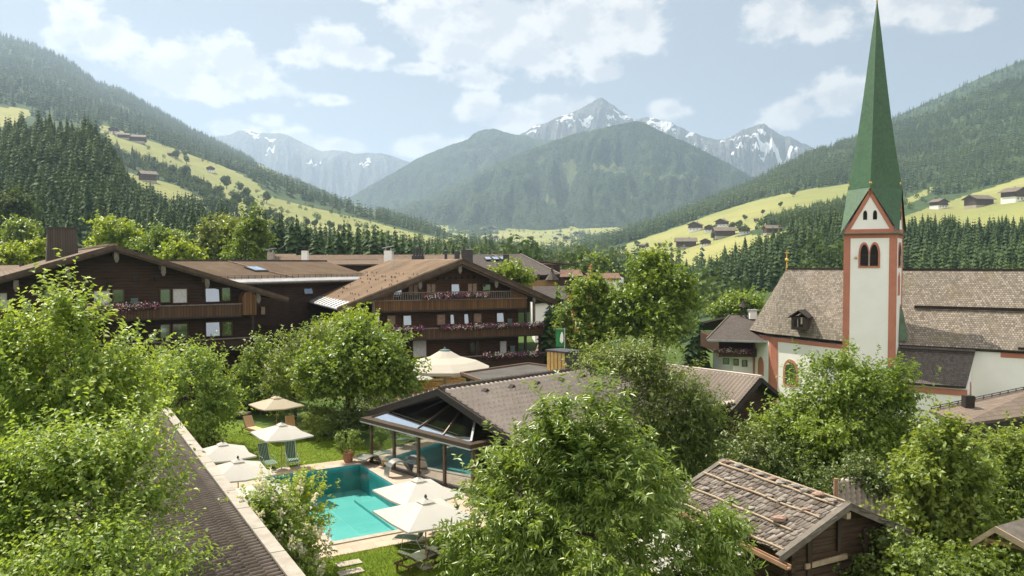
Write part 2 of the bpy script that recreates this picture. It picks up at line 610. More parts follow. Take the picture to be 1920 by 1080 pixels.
# ---- valley floor with hazy fields
def wild_valley(X, P, Y, W):
    n = fbm(np.stack([W[..., 0]/90, W[..., 1]/260, W[..., 0]*0], -1), 4, 31)
    return ((n > .45) & (Y > 900)).astype(np.float32)
VALLEY = Hill('valley_floor', 500, 1500, 220,
    [(420, [(500, 500), (1500, 505)]), (1000, [(500, 484), (900, 480), (1040, 474), (1500, 480)]), (1900, [(500, 452), (860, 450), (1000, 447), (1500, 452)]),
     (2900, [(500, 405), (820, 415), (880, 416), (1000, 424), (1200, 412), (1500, 400)])],
    [12, 22, 30], m_hill_near, wild=wild_valley, relief=3, rscale=200, seed=12)

# ---- hill on the sunny side with its farms
R_MEADOWS = [
    [(1085,500),(1120,480),(1170,462),(1230,440),(1290,418),(1350,398),(1420,375),(1500,358),(1560,350),(1600,345),(1600,372),(1560,382),(1520,388),(1480,398),(1430,425),(1400,436),(1370,446),(1440,442),(1500,428),(1540,420),(1600,408),(1600,414),(1540,438),(1480,458),(1440,476),(1400,497),(1360,515),(1330,525),(1290,520),(1260,512),(1200,505),(1140,505)],
    [(1688,408),(1720,396),(1760,382),(1800,372),(1850,354),(1925,330),(2100,296),(2100,380),(1925,440),(1880,440),(1845,448),(1800,446),(1750,446),(1715,452),(1688,452)],
    [(1692,388),(1740,366),(1760,352),(1748,352),(1700,372)],
    [(1000,486),(1060,468),(1090,458),(1100,466),(1060,480),(1020,492)],
]
HR = Hill('hillside', 960, 2300, 420,
    [(150, [(960, 560), (1100, 560), (1300, 640), (1600, 660), (2300, 660)]),
     (330, [(960, 508), (1100, 520), (1200, 528), (1300, 545), (1340, 520), (1400, 490), (1480, 458), (1560, 442), (1640, 450), (1700, 462), (1740, 462), (1800, 462), (1850, 466), (1920, 448), (2300, 420)]),
     (700, [(960, 494), (1040, 492), (1100, 500), (1200, 500), (1300, 470), (1400, 438), (1500, 415), (1600, 404), (1700, 412), (1800, 405), (1920, 380), (2300, 330)]),
     (1050, [(960, 488), (1040, 480), (1100, 470), (1200, 445), (1300, 415), (1400, 390), (1500, 366), (1600, 352), (1700, 366), (1800, 356), (1920, 326), (2300, 240)]),
     ([(960, 1300), (1300, 1500), (1600, 1800), (2300, 1900)], [(960, 492), (1000, 490), (1040, 482), (1080, 468), (1130, 450), (1200, 426), (1300, 391), (1380, 358), (1450, 324), (1520, 288), (1600, 264), (1690, 232), (1750, 210), (1830, 172), (1920, 143), (2100, 70), (2300, 0)])],
    [22, 26, 22, 40], m_hill_near, meadows=R_MEADOWS, relief=5, rscale=140, seed=4, smooth=True)
HR2 = Hill('upper_hillside', 1560, 2400, 120,
    [(2000, [(1560, 320), (2400, 200)]), (2500, [(1560, 275), (1620, 250), (1690, 214), (1770, 178), (1850, 140), (1920, 112), (2100, 30), (2400, -80)])],
    [30], m_hill_near, relief=12, rscale=300, seed=9)

# ---- long slope on the shady side
L_MEADOWS = [
    [(-60,195),(0,198),(40,204),(66,212),(30,234),(-60,240)],
    [(180,232),(240,250),(300,272),(345,288),(400,305),(450,330),(480,346),(520,372),(570,396),(640,408),(700,418),(770,438),(850,456),(860,470),(780,462),(700,458),(640,452),(600,446),(560,434),(500,414),(430,384),(380,350),(330,324),(260,300),(200,272)],
    [(400,330),(480,346),(520,372),(640,408),(770,438),(860,470),(840,480),(700,476),(560,464),(480,440),(430,410)],
    [(472,298),(510,306),(545,320),(566,336),(530,338),(490,326)],
    [(612,368),(650,376),(700,396),(716,410),(680,404),(640,388)],
    [(820,436),(860,444),(900,456),(880,460),(840,450)],
    [(230,318),(262,333),(330,352),(400,382),(420,400),(380,400),(310,392),(270,372),(240,352)],
    [(510,372),(560,398),(640,425),(720,450),(700,462),(600,446),(520,410)],
]
HL = Hill('meadow_slope', -700, 1010, 460,
    [(240, [(-700, 470), (0, 500), (400, 500), (700, 508), (1010, 512)]),
     (480, [(-700, 420), (-200, 410), (0, 415), (100, 412), (200, 405), (300, 420), (400, 440), (500, 452), (600, 466), (800, 485), (900, 492), (1010, 500)]),
     (1150, [(-700, 40), (-200, 150), (0, 188), (100, 210), (200, 232), (300, 268), (400, 308), (500, 345), (600, 380), (700, 408), (800, 436), (900, 464), (1010, 494)]),
     (2700, [(-700, -230), (-300, -70), (-100, 20), (0, 66), (60, 84), (130, 116), (180, 154), (230, 172), (300, 210), (350, 240), (420, 275), (470, 300), (520, 325), (590, 358), (650, 388), (720, 400), (800, 430), (860, 448), (920, 468), (1010, 492)])],
    [16, 50, 60], m_hill_left, meadows=L_MEADOWS, relief=9, rscale=160, seed=21, smooth=True)
HL2 = Hill('wooded_spur', -700, 420, 150,
    [(1700, [(-700, 130), (0, 205), (200, 250), (420, 330)]),
     (1950, [(-700, -90), (-200, 44), (0, 107), (60, 122), (150, 160), (230, 205), (290, 250), (330, 285), (420, 325)])],
    [26], m_hill_near, relief=10, rscale=200, seed=25)
KN = Hill('wooded_knoll', -700, 560, 260,
    [(150, [(-700, 520), (0, 540), (560, 530)]),
     ([(-700, 360), (0, 380), (230, 370), (300, 330), (400, 270), (560, 240)], [(-700, 300), (-150, 270), (0, 258), (60, 246), (110, 243), (160, 258), (200, 285), (230, 340), (255, 380), (300, 405), (380, 428), (420, 443), (560, 482)])],
    [50], m_hill_near, relief=4, rscale=70, seed=33, smooth=True)

# ---- mountains
def mat_mountain(name, w1, w2, g1, sc, snow=False):
    g = NT(name)
    m = g.attr('meadow')
    n1 = g.noise(sc, 8, .65); n2 = g.noise(sc*7, 6, .65, stretch=(1, 1, .5)); n3 = g.noise(sc*30, 3, .7, stretch=(1, 1, .35))
    col = g.mix(g.ramp(n2, .3, .7), w1, w2)
    col = g.mix(g.math('MULTIPLY', g.ramp(n3, .44, .60), .75), col, tuple(x*.35 for x in w1))
    col = g.mix(g.ramp(n1, .42, .62, 0, .5), col, tuple(x*1.5 for x in w2))
    mm = g.ramp(g.math('ADD', m, g.math('MULTIPLY', g.math('SUBTRACT', n2, .5), 1.6 if snow else .9)), *((.54, .64) if snow else (.35, .75)))
    if snow:
        col = g.mix(mm, col, (.82, .84, .86))
    else:
        col = g.mix(mm, col, g1)
    nm = g.bump(g.math('ADD', n2, g.math('MULTIPLY', n3, .6)), 1.0, 45.0)
    return g.done(g.bsdf(col, .95, nm, 0, .1))
m_mtn_wood = mat_mountain('mountain_forest', (.032, .060, .028), (.055, .088, .034), (.12, .15, .055), .003)
m_mtn_rock = mat_mountain('mountain_rock', (.075, .078, .075), (.16, .155, .14), None, .002, True)

C_MEADOWS = [[(1110,316),(1150,322),(1200,330),(1225,340),(1200,338),(1150,334),(1112,328)],
             [(1050,284),(1075,278),(1085,300),(1070,312),(1050,304)], [(995,368),(1030,352),(1062,350),(1040,364),(1010,378)],
             [(1235,330),(1290,344),(1325,352),(1290,352),(1240,342)], [(1140,292),(1165,310),(1180,322),(1150,318),(1130,300)],
             [(1160,360),(1180,380),(1150,372)]]
def wild_c1(X, P, Y, W):
    q = np.stack([X/46, P/26, X*0], -1)
    n = fbm(q, 5, 77)
    return np.clip((n-.62)*7, 0, .45).astype(np.float32)*(P < 400)
C1 = Hill('forest_mountain', 480, 1800, 420,
    [(2500, [(480, 470), (800, 452), (900, 440), (1200, 430), (1800, 440)]),
     (3300, [(480, 452), (560, 440), (640, 428), (700, 415), (760, 395), (800, 372), (860, 344), (920, 314), (970, 288), (1041, 263), (1083, 249), (1120, 242), (1146, 236), (1170, 231), (1192, 227), (1203, 229), (1225, 239), (1252, 252), (1290, 268), (1322, 284), (1368, 308), (1400, 326), (1450, 350), (1500, 378), (1600, 410), (1800, 440)])],
    [120], m_mtn_wood, meadows=C_MEADOWS, wild=wild_c1, relief=70, rscale=380, gully=85, gscale=52, jag=1.4, seed=41, back=(1.05, 1.15, 1.3))
def wild_c2(X, P, Y, W):
    n = fbm(np.stack([X/60, P/30, X*0], -1), 5, 91)
    return np.clip((n-.62)*8, 0, .5).astype(np.float32)
C2 = Hill('shoulder_mountain', 480, 1500, 320,
    [(3700, [(480, 470), (900, 440), (1500, 440)]),
     (4300, [(480, 460), (560, 430), (620, 392), (680, 356), (720, 333), (745, 320), (774, 302), (806, 287), (838, 274), (860, 268), (877, 261), (887, 251), (900, 245), (923, 241), (944, 246), (962, 252), (986, 254), (1010, 262), (1100, 262), (1300, 300), (1500, 360)])],
    [90], m_mtn_wood, wild=wild_c2, relief=70, rscale=430, gully=80, gscale=46, jag=1.8, seed=47, back=(1.05, 1.15, 1.3))
def snow_c3(X, P, Y, W):
    q = np.stack([X/26, P/11, X*0+3], -1)
    n = fbm(q, 5, 101, .6)
    ridge = 1-np.abs(fbm(np.stack([X/34 + P/22, P/30 - X/60, X*0], -1), 4, 55)-.5)*2
    band = np.exp(-((P-(228+.02*np.abs(X-1120)+np.maximum(X-1200, 0)*.19))/22.0)**2)
    s = (n-.55)*5 + (ridge-.86)*4 + band*.95 - .42
    s = np.where(P > 300, -1, s)
    return np.clip(s*1.6, 0, 1).astype(np.float32)
C3 = Hill('rocky_peak', 820, 1800, 640,
    [(4700, [(820, 420), (1800, 440)]),
     (5400, [(820, 330), (900, 290), (950, 262), (985, 247), (1002, 236), (1020, 231), (1040, 223), (1060, 215), (1075, 210), (1090, 203), (1102, 195), (1112, 190), (1120, 184), (1127, 183), (1135, 187), (1142, 191), (1152, 199), (1165, 208), (1178, 217), (1192, 226), (1203, 223), (1215, 220), (1228, 223), (1245, 227), (1262, 231), (1280, 241), (1300, 249), (1320, 256), (1342, 263), (1362, 260), (1378, 253), (1392, 244), (1410, 238), (1424, 233), (1433, 232), (1444, 239), (1456, 248), (1470, 255), (1482, 257), (1500, 266), (1522, 276), (1560, 290), (1650, 320), (1800, 380)])],
    [150], m_mtn_rock, wild=snow_c3, relief=110, rscale=300, gully=150, gscale=26, jag=2.6, seed=53, back=(1.04, 1.12, 1.25))
def snow_c4(X, P, Y, W):
    n = fbm(np.stack([X/30, P/11, X*0+8], -1), 5, 131, .6)
    return np.clip((n-.60)*7*(P < 335), 0, 1).astype(np.float32)
C4 = Hill('far_mountain', 200, 1200, 420,
    [(6000, [(200, 440), (1200, 440)]),
     (6900, [(200, 250), (350, 262), (400, 256), (432, 252), (447, 244), (460, 242), (476, 245), (500, 250), (515, 249), (535, 251), (560, 264), (585, 276), (603, 284), (625, 281), (645, 283), (662, 288), (680, 287), (700, 286), (716, 287), (732, 291), (748, 297), (765, 303), (800, 315), (900, 345), (1200, 380)])],
    [90], m_mtn_rock, wild=snow_c4, relief=100, rscale=500, gully=150, gscale=30, jag=1.6, seed=59, back=(1.04, 1.12, 1.25))

# ---- air
def build_haze():
    mb = MB()
    x0, x1, y0, y1, z0, z1 = -9500, 9500, -400, 9800, -160, 1230
    mb.obox((x0, y0, z0), (x1-x0, 0, 0), (0, y1-y0, 0), (0, 0, z1-z0))
    m, nt, N, L = _nodes('haze_air')
    out = N('ShaderNodeOutputMaterial')
    v = N('ShaderNodeVolumePrincipled')
    v.inputs['Color'].default_value = (.58, .75, 1.0, 1)
    v.inputs['Density'].default_value = HAZE
    v.inputs['Anisotropy'].default_value = .42
    L(v.outputs[0], out.inputs['Volume'])
    o = mb.build('haze', m)
    o['kind'] = 'stuff'
HAZE = 0.000125
build_haze()
# ---------------------------------------------------------------- foliage materials
def mat_leaf(name, a, b, trans=.35, rough=.45, spec=.5, tcol=None):
    g = NT(name)
    t = g.attr('tint')
    col = g.mix(t, a, b)
    p = g.bsdf(col, rough, None, 0, spec)
    tr = g.N('ShaderNodeBsdfTranslucent')
    tc = g.mix(t, tuple(min(1, x*y) for x, y in zip(a, (1.7, 1.55, .9))), tuple(min(1, x*y) for x, y in zip(b, (1.7, 1.55, .9))))
    g.L(tc, tr.inputs['Color'])
    ms = g.N('ShaderNodeMixShader'); ms.inputs[0].default_value = trans
    g.L(p, ms.inputs[1]); g.L(tr.outputs[0], ms.inputs[2])
    return g.done(ms.outputs[0])

m_leaf_apple = mat_leaf('apple_leaf', (0.117, 0.205, 0.034), (0.288, 0.374, 0.072), .46)
m_leaf_maple = mat_leaf('maple_leaf', (0.092, 0.158, 0.023), (0.218, 0.299, 0.035), .36)
m_leaf_lime = mat_leaf('lime_leaf', (0.143, 0.224, 0.015), (0.302, 0.374, 0.028), .42)
m_leaf_dark = mat_leaf('dark_leaf', (0.054, 0.091, 0.021), (0.121, 0.163, 0.032), .30)
m_leaf_chest = mat_leaf('chestnut_leaf', (0.086, 0.158, 0.025), (0.244, 0.329, 0.063), .34, .38, .6)
m_leaf_hazel = mat_leaf('hazel_leaf', (0.100, 0.164, 0.028), (0.235, 0.299, 0.051), .38)
m_leaf_olive = mat_leaf('olive_leaf', (0.124, 0.172, 0.031), (0.236, 0.284, 0.063), .34)
m_leaf_far = mat_leaf('far_leaf', (.045, .085, .026), (.095, .135, .035), .25, .7, .2)
m_blossom_red = mat_leaf('red_blossom', (.36, .17, .07), (.42, .27, .12), .3)
m_blossom_white = mat_leaf('white_blossom', (.62, .58, .46), (.80, .76, .66), .3)
m_needle = mat_leaf('spruce_needle', (.016, .044, .016), (.085, .130, .036), .12, .75, .2)
m_bark = MAT('bark', (.10, .075, .055), (.05, .038, .028), 6, .9, .5, .03, stretch=(1, 1, .3))
m_bark_dark = MAT('bark_dark', (.055, .042, .032), (.03, .022, .016), 6, .9, .5, .03, stretch=(1, 1, .3))

def unit(v): return v/np.maximum(np.linalg.norm(v, axis=-1, keepdims=True), 1e-9)

def leaf_mesh(pos, axis, up, L, Wd, rng, fold=.25):
    """folded kite-shaped leaves: pos (n,3) stalk end, axis (n,3), up (n,3) rough normal, L, Wd (n,)"""
    n = len(pos)
    axis = unit(axis)
    side = unit(np.cross(axis, up))
    nrm = np.cross(side, axis)
    L = L[:, None]; Wd = Wd[:, None]
    v0 = pos
    v1 = pos + axis*L*.42 + side*Wd*.5 + nrm*Wd*fold
    v2 = pos + axis*L - nrm*L*.12
    v3 = pos + axis*L*.42 - side*Wd*.5 + nrm*Wd*fold
    V = np.stack([v0, v1, v2, v3], 1).reshape(-1, 3)
    i = np.arange(n)[:, None]*4
    F = np.concatenate([i + np.array([[0, 1, 2]]), i + np.array([[0, 2, 3]])], 1).reshape(-1, 3)
    return V, F

def crown_points(blobs, nclump, rng, lump=.28, shell=.5, seed=0):
    """clump centres spread through the ellipsoids (mostly toward their outside)"""
    vol = np.array([(rx*ry*rz)**(2/3) for (_, rx, ry, rz) in blobs])
    ids = rng.choice(len(blobs), size=nclump, p=vol/vol.sum())
    d = unit(rng.normal(size=(nclump, 3)))
    rad = (shell + (1-shell)*rng.random(nclump))**.8
    C = np.array([tuple(b[0]) for b in blobs]); S = np.array([(b[1], b[2], b[3]) for b in blobs])
    lum = 1 + lump*2*(fbm(d*2.1 + ids[:, None]*5.3 + seed, 3, seed) - .5)
    P = C[ids] + d*S[ids]*(rad*lum)[:, None]
    return P, d, ids

def leafy_tree(name, label, base, blobs, nshoot, nper, leafL, leafW, mat, seed, group=None, cat='tree', shootL=.8, clump=14, csig=.55,
               trunk_r=.16, limbs=46, bark=None, lump=.28, shell=.5, droop=.25, upw=.45, strays=0, blossom=None, upright=False, has_trunk=True):
    """a tree (trunk, crown) whose crown is many leafy shoots in clumps round real limbs"""
    rng = np.random.default_rng(seed)
    base = Vector(base)
    t = thing(name, label, cat, base, group)
    nclump = max(4, nshoot//clump)
    CP, CD, _ = crown_points(blobs, nclump, rng, lump, shell, seed)
    ctr = np.mean(np.array([tuple(b[0]) for b in blobs]), 0)
    cl = rng.integers(0, nclump, nshoot)
    sig = csig*(.5 + rng.random(nshoot))
    start = CP[cl] + rng.normal(size=(nshoot, 3))*sig[:, None]*np.array([1, 1, .75])
    outd = unit(start-ctr)
    sdir = unit(outd*.75 + np.array([0, 0, upw]) + rng.normal(size=(nshoot, 3))*.45)
    if strays:
        k = rng.choice(nshoot, strays, replace=False)
        start[k] = start[k] + sdir[k]*shootL*.9
        sdir[k] = unit(sdir[k] + np.array([0, 0, .7]))
    sl = shootL*(.55 + .9*rng.random(nshoot))
    # leaves along each shoot
    q = (np.arange(nper)[None, :] + rng.random((nshoot, nper))*.8)/nper
    pos = start[:, None, :] + sdir[:, None, :]*(sl[:, None]*q)[..., None]
    pos[..., 2] -= (droop*.5*sl[:, None]*q*q)
    n = nshoot*nper
    pos = pos.reshape(-1, 3)
    sd_ = np.repeat(sdir, nper, 0)
    rnd = unit(rng.normal(size=(n, 3)))
    perp = unit(np.cross(sd_, rnd))
    axis = unit(sd_*.55 + perp*.8 + np.array([0, 0, -droop]))
    up = unit(np.array([0, 0, 1.0]) + rng.normal(size=(n, 3))*.55 + np.repeat(outd, nper, 0)*.25)
    L = leafL*(.65 + .6*rng.random(n)); Wd = leafW*(.7 + .5*rng.random(n))
    V, F = leaf_mesh(pos, axis, up, L, Wd, rng)
    ctint = np.clip(.5 + (fbm(CP*.55, 2, seed+3)-.5)*1.6, 0, 1)
    tl = np.clip(np.repeat(ctint[cl], nper)*.55 + .45*rng.random(n) + .35*(q-.5).ravel(), 0, 1)
    np_mesh('crown', V, F, mat, t, np.repeat(tl, 2))
    if blossom:
        bm_, nb, bs = blossom
        k = rng.choice(nshoot, nb, replace=False)
        # upright spikes of small petals
        npet = 26
        h = rng.random((nb, npet))
        ax = unit(sdir[k]*.5 + np.array([0, 0, .9]))
        cen = (start[k] + sdir[k]*sl[k][:, None])[:, None, :] + ax[:, None, :]*(h*bs*2.2)[..., None]
        r_ = rng.normal(size=(nb, npet, 3))*bs*.42*(1.05-h)[..., None]
        pp = (cen + r_).reshape(-1, 3)
        m_ = len(pp)
        V2, F2 = leaf_mesh(pp, unit(rng.normal(size=(m_, 3))), unit(rng.normal(size=(m_, 3))), np.full(m_, bs*.55), np.full(m_, bs*.5), rng)
        np_mesh('blossom', V2, F2, bm_, t, np.repeat(rng.random(m_), 2))
    # trunk and limbs
    if has_trunk:
        mb = MB()
        z0 = min(b[0][2]-b[3]*.3 for b in blobs)
        top = Vector(ctr); top.x = base.x*.45 + top.x*.55; top.y = base.y*.45 + top.y*.55
        nodes = []; cur = []
        ns = 9
        H = max(.5, top.z - base.z)
        for i in range(ns+1):
            f = i/ns
            p = base.lerp(top, f) + Vector((math.sin(f*5+seed), math.cos(f*4+seed*2), 0))*.05*H*f*(1-f)*2
            cur.append(p); nodes.append((p, trunk_r*(1-.72*f)))
        cur[0] = cur[0] - Vector((0, 0, .15))
        mb.tube(cur, [trunk_r*(1.35 if i == 0 else 1)*(1-.72*i/ns) for i in range(ns+1)], 9)
        order = rng.permutation(nclump)[:limbs]
        order = sorted(order, key=lambda j: (Vector(CP[j])-top).length)
        nodes = nodes[3:]
        for j in order:
            c = Vector(CP[j])
            best = min(range(len(nodes)), key=lambda i: (nodes[i][0]-c).length + (1.5*max(0, nodes[i][0].z - c.z + .25)))
            p0, r0 = nodes[best]
            dlt = c-p0
            if dlt.length < .15: continue
            r1 = min(r0*.62, trunk_r*.42)
            pts, rs = [], []
            bend = Vector(rng.normal(size=3))*.09*dlt.length
            for i in range(6):
                f = i/5
                p = p0 + dlt*f + bend*math.sin(f*math.pi) + Vector((0, 0, 1))*(-.10*dlt.length*math.sin(f*math.pi))
                pts.append(p); rs.append(max(.006, r1*(1-.8*f)))
                if i in (2, 3, 5): nodes.append((p, rs[-1]))
            mb.tube(pts, rs, 6)
        mb.build('trunk', bark or m_bark, t, smooth=True)
    return t

def pxblob(px, py, rx, ry, Y, depth=None):
    """an ellipsoid of foliage that stands at depth Y, its size read in pixels"""
    p = at(px, py, Y); k = Y/FPX
    return (p, rx*k, (depth if depth else (rx*k)), ry*k)

# ---------------------------------------------------------------- conifers
def conifer_arrays(nlay, nper, seed, width=.27, droop=.5, leafy=True):
    """unit-height spruce: whorls of drooping branch blades; returns V, F (tri)"""
    rng = np.random.default_rng(seed)
    V, F = [], []
    for i in range(nlay):
        f = i/(nlay-1)
        z = .07 + .91*f**.92
        r = width*(1-f)**.85*(.86 + .28*rng.random()) + .012
        off = rng.random()*6.28
        for j in range(nper):
            a = off + 2*math.pi*j/nper + rng.normal()*.16
            rr = r*(.72 + .5*rng.random())
            w = rr*(.62 if leafy else .95)*(.8+.4*rng.random())
            d = np.array([math.cos(a), math.sin(a), 0]); s = np.array([-math.sin(a), math.cos(a), 0])
            k = len(V)
            zz = z + rng.normal()*.022*(1-f*.8)
            tip = d*rr + np.array([0, 0, zz - droop*rr*(.4+.5*rng.random())])
            V += [np.array([0, 0, zz+.055*(1-f)+.02]), d*rr*.55 + s*w*.5 + np.array([0, 0, zz-droop*rr*.42]), tip, d*rr*.55 - s*w*.5 + np.array([0, 0, zz-droop*rr*.42])]
            F += [(k, k+1, k+2), (k, k+2, k+3)]
    return np.array(V), np.array(F)

def instances(tmplV, tmplF, P, H, rng, wjit=.25):
    n = len(P); m = len(tmplV)
    a = rng.random(n)*2*math.pi
    ca, sa = np.cos(a)[:, None], np.sin(a)[:, None]
    w = (H*(1-wjit+2*wjit*rng.random(n)))[:, None]
    x = (tmplV[None, :, 0]*ca - tmplV[None, :, 1]*sa)*w + P[:, None, 0]
    y = (tmplV[None, :, 0]*sa + tmplV[None, :, 1]*ca)*w + P[:, None, 1]
    z = tmplV[None, :, 2]*H[:, None] + P[:, None, 2]
    V = np.stack([x, y, z], -1).reshape(-1, 3)
    F = (tmplF[None] + (np.arange(n)*m)[:, None, None]).reshape(-1, 3)
    return V, F

TM_FINE = [conifer_arrays(17, 9, s, .22, .9) for s in (1, 2, 3)]
TM_MID = [conifer_arrays(10, 6, s, .23, .9, False) for s in (4, 5, 6)]
TM_LOW = [conifer_arrays(6, 5, s, .23, 1.0, False) for s in (7, 8)]
TM_TINY = [conifer_arrays(3, 4, s, .30, .5, False) for s in (9, 10)]

def round_arrays(seed, n=150):
    """unit-height round-crowned tree of leaf clumps"""
    rng = np.random.default_rng(seed)
    cc = unit(rng.normal(size=(9, 3)))*np.array([.2, .2, .2])*(.5+.6*rng.random((9, 1))) + np.array([0, 0, .58])
    k = rng.integers(0, 9, n)
    d = unit(rng.normal(size=(n, 3)))
    p = cc[k] + d*np.array([.17, .17, .19])*(.75+.35*rng.random((n, 1)))
    ax = unit(np.cross(d, rng.normal(size=(n, 3))))
    V, F = leaf_mesh(p-ax*.05, ax, unit(d+np.array([0, 0, .3])), np.full(n, .125), np.full(n, .11), rng)
    return V, F
TR = [round_arrays(s) for s in (21, 22, 23)]
TR_LOW = [round_arrays(s, 60) for s in (24, 25)]

def stuff_forest(name, groups, mat):
    """far trees that read as one mass: one mesh of kind stuff"""
    Vs, Fs, Ts = [], [], []; k = 0
    for (tm, P, H, rng, wj, tr) in groups:
        for i, (tv, tf) in enumerate(tm):
            sel = np.arange(len(P)) % len(tm) == i
            if not sel.any(): continue
            V, F = instances(tv, tf, P[sel], H[sel], rng, wj)
            Vs.append(V); Fs.append(F+k); k += len(V)
            tt = np.clip(tr[0] + (tr[1]-tr[0])*(rng.random(sel.sum())*.5 + .5*np.clip(.5+(fbm(P[sel]/55., 3, 44)-.5)*2.6, 0, 1)), 0, 1)
            Ts.append(np.repeat(tt, len(tf)))
    o = np_mesh(name, np.concatenate(Vs), np.concatenate(Fs), mat, tint=np.concatenate(Ts))
    o['kind'] = 'stuff'
    return o

rngF = np.random.default_rng(2024)
def hcon(n, lo, hi): return lo*.72 + (hi*1.08-lo*.72)*rngF.random(n)**1.1

# meshes shared by the single spruces
SP_CROWN = []
for k, (tv, tf) in enumerate(TM_FINE):
    me_o = np_mesh('spruce_crown_source', tv, tf, m_needle, tint=np.random.default_rng(50+k).random(len(tf))*.8)
    SP_CROWN.append(me_o.data)
    bpy.data.objects.remove(me_o)
_mb = MB(); _mb.tube([(0, 0, -.03), (0, 0, .5), (0, 0, .97)], [.018, .011, .003], 6)
_o = _mb.build('spruce_trunk_source', m_bark_dark); SP_TRUNK = _o.data; bpy.data.objects.remove(_o)
RD_CROWN = []
for k, (tv, tf) in enumerate(round_arrays(s, 420) for s in (31, 32, 33)):
    me_o = np_mesh('round_crown_source', tv, tf, m_leaf_far, tint=np.random.default_rng(60+k).random(len(tf)))
    RD_CROWN.append(me_o.data); bpy.data.objects.remove(me_o)
_mb = MB(); _mb.tube([(0, 0, -.05), (0.01, 0, .3), (0, 0.01, .6)], [.03, .02, .008], 6)
_o = _mb.build('round_trunk_source', m_bark_dark); RD_TRUNK = _o.data; bpy.data.objects.remove(_o)

def one_tree(kind, P, H, label, group, wfac=1.0, parts=True):
    t = thing('spruce_tree' if kind == 'spruce' else 'broadleaf_tree', label, 'tree', tuple(P), group, random.random()*6.28)
    cr = random.choice(SP_CROWN if kind == 'spruce' else RD_CROWN)
    c = bpy.data.objects.new('crown', cr); COL.objects.link(c); c.parent = t; c.scale = (H*wfac, H*wfac, H)
    if parts:
        k = bpy.data.objects.new('trunk', SP_TRUNK if kind == 'spruce' else RD_TRUNK); COL.objects.link(k); k.parent = t; k.scale = (H*wfac, H*wfac, H)
    return t

